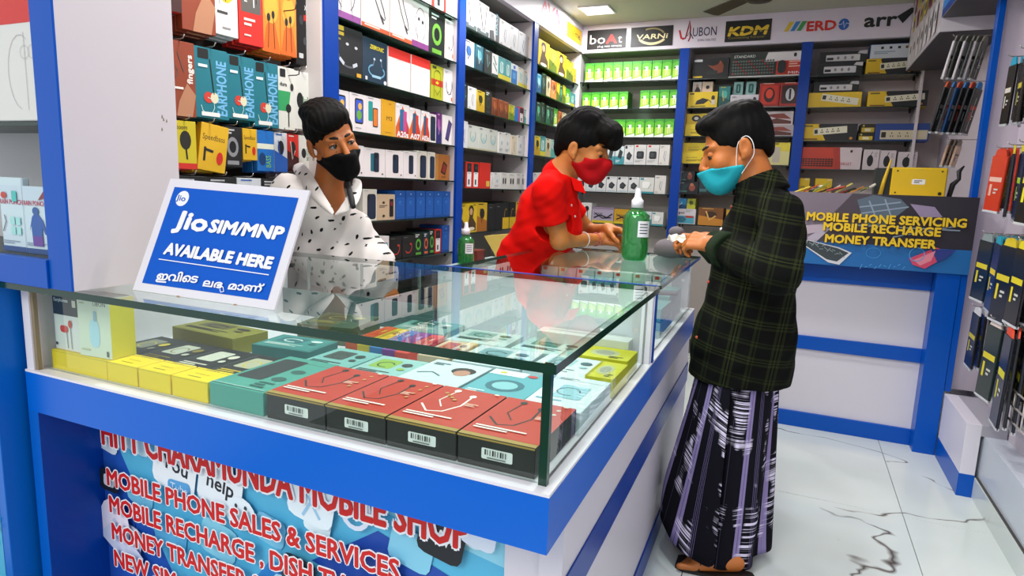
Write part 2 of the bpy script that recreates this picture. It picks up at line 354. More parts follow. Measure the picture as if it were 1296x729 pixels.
for i,(cx,cy,s,c) in enumerate([(.12,.86,.16,'#cfeaf5'),(.03,.80,.11,'#e3eef8'),(.13,.60,.13,'#7cc6e6'),(.22,.45,.15,'#5fb3de'),(.36,.5,.16,'#8fd4ea'),(.5,.62,.12,'#7cc6e6'),(.66,.9,.12,'#4aa8d8'),(.82,.72,.14,'#86cfe9'),(.9,.5,.16,'#3f9ad6'),(.55,.36,.16,'#b7e2f2'),(.72,.42,.14,'#dff1f8'),(.08,.36,.15,'#d8e2f4'),(.47,.18,.15,'#7cc6e6'),(.3,.2,.15,'#cfeaf5'),(.93,.85,.1,'#cfeaf5'),(.62,.72,.1,'#e6f5fa')]): tile(cx,cy,s,c)
tile(.245,.76,.2,'#f2f8fb',-11,t='You'); F.rr(.225,.655,.29,.715,'#5aa7de',.3); F.t('Tube',.257,.665,.035,'#e9f4fb',rot=-4,center=True)
tile(.375,.735,.19,'#eef6fa',-11,t='help')
F.e(.43,.66,.04,.07,'#eaf6fb'); F.a(.43,.65,.02,.03,.004,200,340,'#333b44'); F.e(.42,.69,.004,.01,'#333b44',6); F.e(.445,.69,.004,.01,'#333b44',6)
tile(.04,.62,.1,'#15181f',-4); tile(.04,.62,.055,'#d9dde6',-4)
F.e(.05,.42,.05,.12,'#e9e3f2'); F.p([(.0,.35),(.12,.2),(.14,.3),(.05,.45)],'#cfd6ee')
tile(.61,.80,.17,'#e9f6fb',-11); F.l([(.59,.86),(.63,.74)],.008,'#9ecbe8'); F.l([(.63,.86),(.59,.74)],.008,'#9ecbe8')
F.a(.71,.82,.03,.07,.012,0,360,'#dfe6f4',16); F.l([(.69,.78),(.73,.86)],.01,'#dfe6f4')
tile(.885,.80,.14,'#15181f',-11); F.t('W',.885,.78,.06,'#f4f4f4',center=True); tile(.955,.86,.1,'#dfe9f6',-9)
tile(.58,.5,.13,'#22303c',-10); tile(.8,.55,.1,'#f0f4fa',-10)
def banner(s,x,y,h,wd,rot=0):
    F.t(s,x,y,h,M('#f4f6fa'),wd=wd,bold=.10); F.t(s,x,y,h,'#d0140f',wd=wd,bold=.035)
banner('HITT CHARAMUNDA MOBILE SHOP',.035,.795,.118,.90)
banner('MOBILE PHONE SALES & SERVICES',.045,.61,.076,.76)
banner('MOBILE RECHARGE , DISH TV RECHARGE',.05,.487,.076,.90)
banner('MONEY TRANSFER & BILL PAYMENT',.055,.362,.076,.76)
banner('NEW SIM CARDS & ACCESSORIES',.06,.237,.076,.72)
mb.build('printed_banner',ct)
# ---------------- ceiling lamps and fan
for i,(x,y) in enumerate(LAMPS[:5]):  # only the first panel is in view; the other four are added
    lab=['square white lit ceiling panel above the corner of the back sign boards','square ceiling panel over the middle of the shelves','square ceiling panel over the inner counter','square ceiling panel above the counter corner','square ceiling panel above the front case'][i]
    t=thing('ceiling_panel',lab,'ceiling light',(x,y,ZC),0,'square ceiling panels')
    mb=MB(); 
    for a in((-.125,.125,-.125,-.113),(-.125,.125,.113,.125),(-.125,-.113,-.113,.113),(.113,.125,-.113,.113)): mb.box(a[0],a[1],a[2],a[3],-.012,0,M('#f0f0ee'))
    mb.build('frame',t)
    mb=MB(); mb.box(-.113,.113,-.113,.113,-.008,-.002,M('#ffffff',.5,0,2.2)); mb.build('diffuser',t)
FX,FY=-.33,4.35
t=thing('ceiling_fan','dark ceiling fan cut by the top edge of the photo','fan',(FX,FY,2.57))
mb=MB(); mb.lathe([(.02,-.055),(.07,-.05),(.10,-.02),(.10,.02),(.06,.05),(.02,.06)],'#2a241f'); mb.build('motor',t)
mb=MB(); mb.tube([(0,0,.05),(0,0,ZC-2.57)],.012,M('#2a241f')); mb.build('rod',t)
for k in range(3):
    a=R(12+120*k); T=Matrix.Rotation(a,4,'Z')@Matrix.Rotation(R(8),4,'X')
    mb=MB(); mb.prism([(.09,-.03),(.2,-.05),(.5,-.065),(.52,-.04),(.52,.05),(.2,.045),(.09,.02)],-.004,.002,M('#3a322a'),T); mb.build('blade',t)
# ---------------- sign boards above the shelves
def flip(): return None
t=thing('brand_sign','long white sign board above the left shelves with coloured brand logos','sign')
mb=MB(); mb.bev(XL-.03,XL+.012,2.2,YB-.012,2.553,ZC-.001,M('#dcd4e0',.35),.001); mb.box(XL-.33,XL-.03,2.2,5.7,2.56,2.575,'#8d8a86'); mb.build('board',t)
mb=MB(); F=Face(mb,(XL+.0125,2.2,2.553),(0,1,0),(0,0,1),YB-.012-2.2,ZC-2.553)
W=F.W
def fx(y): return (y-2.2)/W
F.p([(fx(4.03),.62),(fx(4.09),.62),(fx(4.06),.3)],'#1c74d8'); F.e(fx(4.065),.72,.012,.14,'#1c74d8'); F.a(fx(4.18),.55,.017,.27,.014,150,400,'#2a6fb8')
F.p([(fx(4.39),.95),(fx(4.43),.95),(fx(4.41),.5)],'#c8203a')
mb.build('lettering',t); mb=MB(); F.mb=mb
for j,s in enumerate('AVA'):
    F.t(s,fx(4.66+.13*j),.42,.42,['#d81f58','#c41f3e','#8a1f5a'][j],wd=.045,bold=.03)
F.t('MOBILE PHONE',fx(4.55),.12,.16,'#8a8894',wd=.155)
mb.build('lettering',t)
mb=MB(); F=Face(mb,(XL+.0128,5.24,2.60),(0,1,0),(0,0,1),.40,.125); mb.box(XL+.012,XL+.0125,5.24,5.64,2.6,2.725,'#b8902a'); F.r(.03,.05,.97,.95,'#e6b51e'); F.t('realme',.12,.33,.42,'#4a3d16',wd=.76,bold=.02); mb.build('yellow_plate',t)
t=thing('brand_sign','white sign board across the back wall with five brand logos','sign')
mb=MB(); mb.bev(XL+.012,.64,YB-.012,YB+.03,2.545,ZC-.001,M('#ddd5e2',.35),.001); mb.box(XL,.9,YB+.03,6.0,2.55,2.565,'#8d8a86'); mb.build('board',t)
def bx(px): return at(px,40,Y=YB-.013).x
def plate(px0,px1,c,name,zz=(2.573,2.735)):
    x0,x1=bx(px0),bx(px1); mb=MB(); mb.box(x0,x1,YB-.016,YB-.0125,zz[0],zz[1],c); return mb,Face(mb,(x0,YB-.0162,zz[0]),(1,0,0),(0,0,1),x1-x0,zz[1]-zz[0])
mb,F=plate(744,793,'#0c0c10','p')
F.t('bo',.07,.28,.48,'#f0eef2',wd=.40); F.t('A',.50,.28,.44,'#d8281e',wd=.26,bold=.05); F.t('t',.80,.28,.44,'#f0eef2',wd=.10); F.t('plug into nirvana',.28,.08,.12,'#cfcdd4',wd=.62); mb.build('black_logo_plate',t)
mb,F=plate(799,852,'#0b1012','p')
F.a(.50,.52,.30,.38,.014,20,120,'#8f8258'); F.a(.52,.55,.33,.42,.020,200,330,'#d8cb9a'); F.r(.1,.36,.92,.60,'#0b1012'); F.t('VARNi',.13,.38,.24,'#e8ddae',wd=.74,bold=.03,shear=.15); mb.build('black_logo_plate',t)
def xb(px): return (bx(px)-XL)/2.54
mb=MB(); F=Face(mb,(XL,YB-.0125,2.545),(1,0,0),(0,0,1),2.54,.235)
F.l([(xb(860),.62),(xb(862),.4),(xb(865),.3),(xb(868),.33),(xb(871),.7),(xb(872),.93),(xb(873.5),.7),(xb(874),.35),(xb(872),.22)],.012,'#8a1f2c'); F.l([(xb(860),.62),(xb(863),.34),(xb(867),.33)],.016,'#c42332')
F.l([(xb(870),.4),(xb(873),.55),(xb(878),.3)],.008,'#2a2026')
F.t('UBON',xb(877),.38,.30,'#20244a',wd=xb(907)-xb(877),bold=.005); F.t('BORN THIN FREE',xb(884),.2,.08,'#5b5768',wd=xb(907)-xb(884))
mb.build('lettering',t); mb=MB(); F.mb=mb
for j,c in enumerate(('#e0c22a','#3a86c8','#3f9a4a')): x=xb(992+8*j); F.p([(x,.36),(x+.012,.36),(x+.028,.66),(x+.014,.66)],c)
F.t('ERD',xb(1021),.34,.29,'#d4281c',wd=xb(1057)-xb(1021),bold=.05)
F.e(xb(1067),.48,.0145,.18,'#2a5fb4',18); F.l([(xb(1060),.48),(xb(1064),.48),(xb(1066),.58),(xb(1068),.36),(xb(1070),.52),(xb(1074),.48)],.006,'#dfe6f4')
mb.build('lettering',t); mb=MB(); F.mb=mb
F.t('arr',xb(1093),.36,.40,'#1c1e20',wd=xb(1133)-xb(1093),bold=.04); F.p([(xb(1133),.62),(xb(1141),.40),(xb(1156),.80),(xb(1150),.86)],'#1c1e20')
mb.build('lettering',t)
mb,F=plate(918,976,'#0c1010','p')
F.t('KDM',.07,.30,.40,'#e6c22a',wd=.82,bold=.07,shear=.25); F.r(.07,.46,.93,.49,'#0c1010'); F.t('Connecting Forever',.08,.14,.1,'#9c8a2a',wd=.8); mb.build('black_logo_plate',t)
# right overhead cabinets
t=thing('overhead_cabinet','white overhead cabinet with printed front and dark underside, right rear','cabinet')
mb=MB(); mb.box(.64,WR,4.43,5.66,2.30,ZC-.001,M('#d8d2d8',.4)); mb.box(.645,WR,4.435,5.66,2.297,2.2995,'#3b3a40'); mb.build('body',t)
mb=MB(); F=Face(mb,(.6397,5.66,2.30),(0,-1,0),(0,0,1),1.23,.48)
for j in range(7):
    y=.06+.13*j
    F.r(y,.05,y+.075,.4,['#efe9ee','#e6dfe2'][j%2]); F.e(y+.04,.25,.018,.06,'#1d1a1c')
    F.r(y+.02,.5,y+.1,.72,['#d8bd22','#8f1f24','#cdb21f'][j%3]); F.r(y+.03,.56,y+.08,.66,'#2a2418'); F.r(y+.02,.76,y+.1,.98,['#8f1f24','#d8bd22','#2a2a2a'][j%3])
mb.build('printed_front',t)
t=thing('overhead_cabinet','nearer overhead cabinet with blue lower edge and dark underside','cabinet')
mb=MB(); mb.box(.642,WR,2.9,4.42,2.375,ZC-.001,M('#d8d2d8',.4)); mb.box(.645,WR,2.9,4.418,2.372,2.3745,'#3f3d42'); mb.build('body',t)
mb=MB(); F=Face(mb,(.6417,4.42,2.375),(0,-1,0),(0,0,1),1.52,.40); F.r(0,0,1,.42,'#2f8fe0'); F.r(0,0,1,.10,'#0c3f9a'); F.p([(0,.42),(0,.2),(.5,.42)],'#8fc9f0'); mb.build('blue_print',t)
# ---------------- shelving bays (child glass shelves, blue uprights)
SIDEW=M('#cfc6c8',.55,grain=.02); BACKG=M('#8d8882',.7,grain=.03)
def bay(name,label,T,wd,zs,zb,depth=.3,posts=(True,True),back=BACKG):
    # local frame: x along the shelf, -y towards the room (front plane y=0), z up
    t=thing(name,label,'shelving'); t.matrix_world=T
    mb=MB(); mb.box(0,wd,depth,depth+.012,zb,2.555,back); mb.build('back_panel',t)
    for k,x in enumerate((-.08,wd)):
        if posts[k]:
            mb=MB(); mb.bev(x,x+.08,-.008,.01,zb,2.553,M('#003c9c',.4,grain=.02,specular=.25),.001); mb.build('upright',t)
        mb=MB(); mb.box(x+(.06 if k==0 else .0),x+(.08 if k==0 else .02),.01,depth,zb,2.553,SIDEW); mb.build('divider',t)
    for z in zs:
        mb=MB(); vs=[]
        mb.box(.001,wd-.001,.012,depth-.002,z-.008,z,SHELFGLASS)
        mb.box(.001,wd-.001,.008,.012,z-.008,z,M('#10241f',.2)); mb.build('glass_shelf',t)
        for x in (.02,wd-.02):
            for y in (.05,.2):
                mb=MB(); mb.lathe([(.006,-.03),(.009,-.012),(.009,-.008)],'#1c1c1c',(x,y,z),8); mb.build('bracket',t)
    return t
def TL(y): return Matrix.Translation((XL,y,0))@Matrix.Rotation(R(90),4,'Z')      # facing +X, local x -> +Y
def TB(x): return Matrix.Translation((x,YB,0))
ZA=[2.301,2.057,1.818,1.578,1.371,1.156,.942,.70]
ZB=[2.286,2.065,1.815,1.575,1.329,1.045,.80]
ZC3=[2.280,2.073,1.86,1.60,1.33,1.05,.8]
LA,LB,LC=(2.34,1.08),(3.50,1.06),(4.64,1.04)
bay('shelving_bay','near left shelving bay stacked with phone and earphone boxes',TL(LA[0]),LA[1],ZA,.1,posts=(False,True))
bay('shelving_bay','middle left shelving bay of glass shelves, between blue uprights',TL(LB[0]),LB[1],ZB,.1,posts=(False,True))
bay('shelving_bay','far left shelving bay in the room corner, under the yellow plate',TL(LC[0]),LC[1]-.002,ZC3,.1,posts=(False,False))
ZG=[2.300,2.063,1.818,1.579,1.33,1.05]
ZM=[2.298,2.063,1.829,1.599,1.345,1.08]
ZR=[2.290,2.050,1.795,1.575,1.36]
bay('shelving_bay','back left shelving bay filled with green charger boxes',TB(-1.90),.875,ZG,.1,posts=(False,True),back=M('#cbc3bd',.6))
bay('shelving_bay','back middle shelving bay with keyboard and yellow boxes',TB(-.945),.86,ZM,.1,posts=(False,True),back=M('#c0b6ae',.6))
bay('shelving_bay','back right shelving bay with power strip boxes',TB(-.005),.75,ZR,.1,posts=(False,False),back=M('#cdc0bf',.6))
# ---------------- printed boxes
_pb={}
def pbox(key,wd,hh,dd,body,art,side=None,face='front',lid=None):
    """box standing on z=0, centred in x, front at y=0 going back; art on the front or on top"""
    k=(key,round(wd,3),round(hh,3),round(dd,3),face)
    if k in _pb: return _pb[k]
    mb=MB(); mb.bev(-wd/2,wd/2,0,dd,0,hh,body,min(.0012,hh*.04))
    if side: 
        mb.box(wd/2,wd/2+.0003,.001,dd-.001,.001,hh-.001,side); mb.box(-wd/2-.0003,-wd/2,.001,dd-.001,.001,hh-.001,side)
    # lid seam
    mb.box(-wd/2+.002,wd/2-.002,dd*.86,dd*.86+.001,hh,hh+.0003,'#6d6a64')
    if face=='front': F=Face(mb,(-wd/2,-.0002,0),(1,0,0),(0,0,1),wd,hh)
    else: F=Face(mb,(-wd/2,0,hh+.0002),(1,0,0),(0,1,0),wd,dd)
    art(F)
    if face=='top' and lid: lid(Face(mb,(-wd/2,-.0002,0),(1,0,0),(0,0,1),wd,hh))
    me=mb.mesh('carton'); _pb[k]=me; return me
def put(me,name,label,cat,T,group=None):
    o=bpy.data.objects.new(name,me); C.objects.link(o); o.matrix_world=T; tag(o,label,cat,group); return o
# --- art library
def a_phone(c1='#3a6ad0',c2='#c03a8a',body2='#10131c',x0=.28,x1=.8):
    def f(F):
        F.rr(x0,.22,x1,.88,body2,.15); F.rr(x0+.05,.26,x1-.05,.84,c1,.1); F.e((x0+x1)/2,.45,(x1-x0)*.3,.13,c2); F.e((x0+x1)/2+.05,.68,(x1-x0)*.22,.09,'#e8b84a'); F.bars(.1,.95,.4,1,.015,'#8a8a90'); F.bars(.3,.1,.4,1,.02,'#9a9aa2')
    return f
def a_two(c1,c2):
    def f(F):
        F.rr(.12,.35,.42,.88,c1,.15); F.rr(.42,.2,.78,.72,'#15181f',.15); F.rr(.46,.23,.74,.69,c2,.12); F.bars(.1,.95,.4,1,.015,'#8a8a90')
    return f
def a_dark(c='#10202e',x0=.38,x1=.72,y0=.18,y1=.86):
    def f(F): F.rr(x0,y0,x1,y1,c,.2); F.rr(x0+.05,y0+.04,x1-.05,y1-.04,'#1c2c44',.15); F.rr(x0+.06,y1-.2,x0+.16,y1-.06,'#0a0c12',.3); F.bars(.08,.94,.3,1,.02,'#b0b0b4'); F.e(.86,.12,.04,.03,'#15181f',6)
    return f
def a_loop(c='#1c1c20',tags=('#e2691e',),bottom=None,cx=.5,cy=.55,rx=.26,ry=.28,buds='#4a4a50'):
    def f(F):
        if bottom: F.r(0,0,1,.16,bottom)
        F.a(cx,cy,rx,ry,F.W*.035,-200,30,c,12); F.l([(cx-rx*.95,cy+ry*.3),(cx-.1,cy-.2)],F.W*.012,c); F.l([(cx+rx*.9,cy+ry*.3),(cx+.12,cy-.22)],F.W*.012,c)
        F.e(cx-.1,cy-.22,.045,.025,buds); F.e(cx+.12,cy-.24,.045,.025,buds)
        for i,t in enumerate(tags): F.rr(.68,.1+.14*i,.9,.2+.14*i,t)
        F.bars(.08,.93,.35,2,.018,'#b4b4b8')
    return f
def a_neck(c='#222226',bottom='#d05a28'):
    def f(F):
        F.r(0,0,1,.12,bottom); F.bars(.1,.08,.6,1,.03,'#f0e0d0')
        F.l([(.3,.97),(.36,.85),(.5,.6),(.66,.38),(.8,.3),(.84,.34),(.78,.5),(.6,.78),(.52,.97)],F.W*.03,c); F.l([(.66,.38),(.78,.22)],F.W*.05,c); F.bars(.08,.9,.2,3,.02,'#c8504a')
    return f
def a_bud(bottom='#8a3a86'):
    def f(F):
        F.r(0,0,1,.17,bottom); F.a(.5,.55,.3,.36,F.W*.02,-60,240,'#3a3238',12); F.e(.4,.66,.06,.04,'#1c1c20'); F.e(.62,.62,.06,.04,'#1c1c20'); F.l([(.36,.5),(.3,.1)],F.W*.012,'#5a5258'); F.l([(.64,.5),(.72,.1)],F.W*.012,'#5a5258')
    return f
def a_blackneck(F):
    F.rr(.1,.9,.4,.99,'#e6c92a',.1); F.r(.12,.8,.4,.87,'#c8ac2a'); F.r(.14,.7,.3,.74,'#8a8a2a'); F.a(.55,.42,.32,.22,F.W*.04,180,330,'#5a5e66',10); F.l([(.26,.34),(.4,.24)],F.W*.07,'#c8ccd4'); F.l([(.82,.3),(.68,.24)],F.W*.07,'#c8ccd4'); F.e(.5,.66,.05,.03,'#c8c8cc'); F.e(.78,.63,.05,.03,'#c8c8cc'); F.rr(.8,.04,.95,.12,'#e6a82a'); F.bars(.05,.12,.2,2,.02,'#8c8c90')
def a_zeb(F):
    F.t('ZEBRONIC',.28,.78,.09,'#e8d82a',wd=.56,bold=.04,shear=.2); F.a(.55,.3,.33,.14,F.W*.04,120,400,'#6fa8c8',12); F.rr(.36,.14,.72,.2,'#9fc8dc'); F.e(.45,.56,.04,.03,'#c8d8e0'); F.e(.72,.58,.04,.03,'#c8d8e0'); F.l([(.45,.56),(.4,.4)],F.W*.012,'#9fb8c8'); F.l([(.72,.58),(.76,.42)],F.W*.012,'#9fb8c8'); F.e(.9,.08,.06,.05,'#f0f0f0'); F.rr(.08,.05,.16,.13,'#e8e8e8')
def a_redtop(F): F.r(0,.76,1,1,'#d8241a'); F.l([(.45,.7),(.47,.2)],F.W*.008,'#c4bab4'); F.a(.5,.5,.3,.25,F.W*.008,30,160,'#c9c0ba')
def a_yg(F): F.r(0,.42,1,.60,'#c23a1e'); F.l([(.38,.51),(.62,.51)],F.W*.06,'#e8d820'); F.l([(.5,.46),(.5,.56)],F.W*.06,'#e8d820'); F.a(.5,.72,.28,.14,F.W*.03,20,160,'#4a5420'); F.l([(.22,.75),(.24,.1)],F.W*.02,'#4a5420'); F.l([(.78,.75),(.76,.1)],F.W*.02,'#4a5420'); F.rr(.08,.9,.4,.97,'#39421a'); F.l([(.3,.3),(.5,.16),(.7,.3)],F.W*.03,'#5a5420')
def a_m3(F): F.t('M3',.36,.44,.12,'#3a2a12',wd=.4,rot=0); F.e(.6,.9,.1,.02,'#b87a1a'); F.bars(.25,.1,.5,1,.02,'#b8821a')
def a_series(t,c1,c2):
    def f(F):
        F.p([(.0,.3),(.5,.95),(1,.3),(1,.0),(0,0)],'#d8641e'); F.p([(.2,.4),(.6,.85),(.95,.3),(.9,.06),(.3,.06)],'#c03a2a'); F.rr(.3,.22,.62,.84,c1,.12); F.rr(.55,.2,.8,.8,c2,.12); F.t(t,.08,.04,.16,'#f4f4f4',wd=.84,bold=.05); F.r(.0,.92,.25,1,'#f0f0f0')
    return f
def a_green(F):
    F.p([(0,0),(1,0),(1,.22),(0,.08)],'#eef2ea'); F.p([(.1,.12),(.9,.24),(.9,.55),(.1,.55)],'#b8dc4a'); F.rr(.3,.5,.62,.7,'#e8f2e0'); F.l([(.42,.5),(.42,.22)],F.W*.06,'#f2f6ee'); F.l([(.6,.5),(.64,.22)],F.W*.05,'#f2f6ee'); F.bars(.3,.92,.5,1,.04,'#2f7a24'); F.p([(0,.8),(.5,.95),(1,.8),(1,1),(0,1)],'#3a9a2e'); F.e(.3,.6,.07,.04,'#22381c')
def a_charger(F): F.rr(.12,.88,.34,.97,'#c83a2a'); F.rr(.22,.30,.82,.68,'#23262a',.2); F.rr(.3,.40,.62,.6,'#3e4348',.2); F.bars(.1,.2,.7,2,.03,'#9aa0a4'); F.r(.0,.76,1,.78,'#c8c8ca')
def a_adapter(F): F.rr(.06,.82,.3,.97,'#26282c',.1); F.p([(.25,.3),(.6,.22),(.85,.48),(.5,.68),(.25,.52)],'#1f2226'); F.p([(.3,.42),(.56,.34),(.7,.48),(.48,.6)],'#3b4046'); F.bars(.4,.92,.5,1,.03,'#a4a8ac'); F.r(.1,.06,.9,.13,'#b8c8cc')
def a_cableteal(F): F.r(0,0,1,.45,'#3b8f9a'); F.p([(.3,.4),(.7,.3),(.85,.7),(.5,.85)],'#2c3036'); F.bars(.1,.2,.5,2,.04,'#cfe0e2')
def a_keyboard(c='#26302c',r='#d0402a'):
    def f(F):
        F.r(0,0,.62,1,c); F.p([(.5,1),(.46,.62),(1,.62),(1,1)],'#e6e2e4'); F.r(.62,.05,1,.64,r)
        for j in range(5): 
            for i in range(16): F.r(.04+.035*i,.14+.12*j,.065+.035*i,.21+.12*j,'#5c6a64' if (i+j)%5 else '#a04038')
        F.rr(.64,.12,.74,.64,'#20242a',.4); F.t('STANDARD',.06,.80,.11,'#dce0da',wd=.28); F.e(.85,.84,.02,.08,'#202020'); F.bars(.78,.55,.18,3,.05,'#f0b8a8'); F.t('MINI',.78,.08,.1,'#f4f0f0',wd=.18); F.r(0,0,1,.045,'#e0dcdc')
    return f
def a_blackred(F): F.rr(.03,.84,.26,.95,'#c8ccd0',.1); F.p([(.4,.68),(.55,.62),(.66,.66),(.74,.78),(.8,.8),(.86,.62),(.84,.3),(.7,.25),(.6,.42)],'#7e3a22'); F.e(.76,.78,.03,.08,'#8a4a30'); F.r(.02,.06,.28,.14,'#d8b82a'); F.rr(.4,.2,.7,.4,'#182420')
def a_yadapt(F): F.p([(.25,.2),(.55,.25),(.72,.5),(.5,.62),(.3,.45)],'#22221e'); F.l([(.7,.5),(.82,.3)],F.W*.02,'#22221e'); F.e(.85,.62,.06,.16,'#3a2c20'); F.r(.8,.2,.92,.5,'#cfc8c0'); F.rr(.05,.84,.2,.94,'#5a4a12'); F.r(.1,.08,.6,.14,'#7a6a14')
def a_speaker(F): F.e(.36,.55,.17,.3,'#24241f'); F.e(.36,.55,.08,.15,'#c8c8c4'); F.e(.72,.55,.17,.3,'#24241f'); F.e(.72,.55,.08,.15,'#c8c8c4'); F.bars(.1,.95,.5,1,.05,'#6a5a12')
def a_yplain(F): F.t('audio',.2,.5,.12,'#6a5c16',wd=.4); F.bars(.2,.3,.6,2,.05,'#7c6c18'); F.e(.84,.4,.1,.22,'#2a2a26'); F.e(.84,.4,.05,.11,'#8a8a84')
def a_mouse(F): F.rr(.08,.12,.92,.9,'#3a1612',.1); F.e(.5,.5,.3,.34,'#161114'); F.e(.5,.5,.22,.27,'#c8c4c6'); F.l([(.5,.3),(.5,.74)],F.W*.1,'#1c1c20'); F.bars(.2,.97,.6,1,.03,'#e8b0a0')
def a_red(F): F.rr(.1,.12,.9,.9,'#c9331f',.1); F.e(.5,.5,.28,.32,'#3a1012'); F.e(.5,.55,.18,.2,'#e24a30'); F.bars(.15,.97,.6,1,.03,'#e8b0a0')
def a_laptop(F): F.p([(.05,.2),(.5,.5),(.95,.3),(.95,.1),(.05,.1)],'#5a2a20'); F.p([(.1,.75),(.7,.85),(.95,.45),(.5,.5)],'#8a3a2c'); F.bars(.6,.92,.3,2,.05,'#b0a8a4')
def a_stereo(F): F.r(0,.62,1,1,'#dcca3a'); F.rr(.2,.12,.42,.8,'#cfc6b2',.1); F.rr(.5,.12,.72,.8,'#bdb4a2',.1); F.bars(.3,.9,.4,1,.08,'#8a7c1c')
def a_game(F): F.p([(.0,.2),(.4,.3),(.6,.8),(0,.7)],'#16303a'); F.e(.72,.5,.14,.3,'#8a4436'); F.e(.7,.75,.08,.14,'#b06a50'); F.rr(.05,.1,.5,.24,'#3c6a6c'); F.rr(.03,.82,.35,.94,'#5c6a70')
def a_strip(x0=.1,x1=.9,y0=.25,y1=.75,rot=0,c='#e4dfc4',n=4):
    def f(F):
        ca,sa=math.cos(R(rot)),math.sin(R(rot)); cx,cy=(x0+x1)/2*F.W,(y0+y1)/2*F.H; hw,hh=(x1-x0)/2*F.W,(y1-y0)/2*F.H
        q=lambda u,v:((cx+u*hw*ca-v*hh*sa)/F.W,(cy+u*hw*sa+v*hh*ca)/F.H)
        F.p([q(-1,-1),q(1,-1),q(1,1),q(-1,1)],c); F.p([q(-.95,-.6),q(-.75,-.6),q(-.75,.6),q(-.95,.6)],'#2c2a28')
        for i in range(n):
            u=-.5+1.3*i/n; 
            for du,dv in((0,.35),(-.05,-.3),(.05,-.3)): F.e(*q(u+du,dv),.012,.05,'#4a463c',6)
    return f
def a_yb(base):
    def f(F): F.p([(.45,0),(.3,.9),(.32,1),(1,1),(1,0)],'#1a1a1c'); F.rr(.04,.82,.2,.92,'#7a6a10'); base(F); F.r(.05,.06,.3,.13,'#7a4a10'); F.e(.9,.15,.03,.08,'#c88a3a')
    return f
def a_woman(F): F.p([(.1,.05),(.3,.55),(.25,.8),(.45,.95),(.7,.8),(.62,.5),(.9,.3),(.9,.05)],'#4a3222'); F.e(.45,.72,.14,.12,'#c89a76'); F.a(.45,.78,.2,.14,F.W*.05,0,180,'#15120f'); F.e(.5,.12,.3,.06,'#e8dcc0'); F.bars(.6,.94,.3,1,.03,'#5c4c10')
def a_slots(F): F.rr(.18,.3,.82,.95,'#1a1c20',.08); F.rr(.18,.06,.82,.62,'#ececea',.08); F.rr(.36,.14,.56,.34,'#23262c'); F.bars(.3,.56,.4,1,.03,'#9a9a9a'); F.e(.5,.8,.15,.06,'#3c4046')
def a_bluebox(F): F.rr(.15,.1,.85,.75,'#2a6ec0',.05); F.rr(.19,.12,.81,.73,'#1657ac',.05); F.bars(.35,.6,.3,2,.03,'#3f86d0'); F.e(.5,.88,.06,.02,'#bcd4ee'); F.r(.3,.5,.7,.505,'#4a90d8')
def a_beige(F): F.e(.36,.68,.07,.05,'#2a2622'); F.bars(.12,.55,.5,2,.03,'#5a524a'); F.e(.36,.16,.07,.05,'#2a2622'); F.rr(.68,.12,.9,.82,'#1c1b20'); F.rr(.72,.55,.86,.72,'#7a2a30')
def a_blackred2(F): F.a(.5,.5,.3,.28,F.W*.05,-140,30,'#c43a28',10); F.e(.7,.62,.08,.05,'#c43a28'); F.bars(.1,.92,.4,1,.03,'#5c5c60')
def a_colour(c,d='#e0e4e0'):
    def f(F): F.e(.5,.5,.3,.25,c); F.e(.5,.5,.18,.15,'#14161a'); F.bars(.15,.9,.5,2,.04,d); F.rr(.2,.06,.8,.16,c)
    return f
def a_brown(F): F.p([(.2,.3),(.6,.2),(.8,.6),(.45,.75)],'#2c1c14'); F.p([(.3,.35),(.56,.28),(.7,.56),(.46,.66)],'#8a2a22'); F.bars(.3,.12,.4,1,.03,'#5a3a1a')
def a_target(F): F.t('Target',.08,.68,.16,'#1f2430',wd=.5,bold=.02); F.r(.05,.05,.95,.55,'#4aa0b4'); F.e(.45,.3,.2,.2,'#2f6f8a'); F.rr(.62,.42,.92,.56,'#b0382e'); F.bars(.6,.9,.3,2,.05,'#a4a8ac')
def a_wires(bg2='#8f7a94'):
    def f(F): F.t('boxer',.1,.5,.22,'#15151a',wd=.4); F.l([(.1,.3),(.4,.5),(.7,.35),(.95,.6)],F.H*.09,'#15151a'); F.l([(.15,.6),(.5,.3),(.9,.35)],F.H*.07,'#15151a'); F.r(0,0,1,.15,'#d8c02a'); F.r(0,.88,1,1,bg2)
    return f
def a_lap(F): F.p([(.1,.3),(.7,.2),(.9,.5),(.4,.6)],'#20304a'); F.e(.86,.6,.06,.2,'#2a2a30'); F.t('XPS',.06,.72,.16,'#23252c',wd=.16)
def a_tws(c='#d8dadc'):
    def f(F): F.rr(.3,.3,.7,.75,c,.4); F.l([(.5,.75),(.5,.9)],F.W*.06,c); F.rr(.36,.4,.64,.6,'#aeb8bc',.4); F.bars(.15,.2,.6,2,.03,'#a8a8ac'); F.rr(.1,.9,.35,.97,'#9c9ca0')
    return f
def a_diag(F): F.l([(.2,.95),(.55,.1)],F.W*.07,'#2e3034'); F.l([(.8,.95),(.62,.1)],F.W*.05,'#2e3034'); F.r(0,0,1,.2,'#4a5a5c'); F.bars(.3,.14,.5,1,.05,'#b8c8c8')
def a_bass(F): F.r(.62,.0,1,1,'#2a3036'); F.t('BASS',.80,.3,.16,'#8fc8dc',rot=90,wd=.9); F.p([(0,0),(.55,0),(.4,.4),(0,.35)],'#2c3036'); F.bars(.1,.9,.3,2,.03,'#a0a4a8')
def a_white(F): F.l([(.55,.7),(.45,.4),(.6,.2)],F.W*.06,'#8c9098'); F.l([(.7,.7),(.6,.3)],F.W*.04,'#a0a4ac'); F.bars(.12,.9,.35,2,.025,'#84868c'); F.rr(.1,.06,.3,.14,'#c0b8b4')
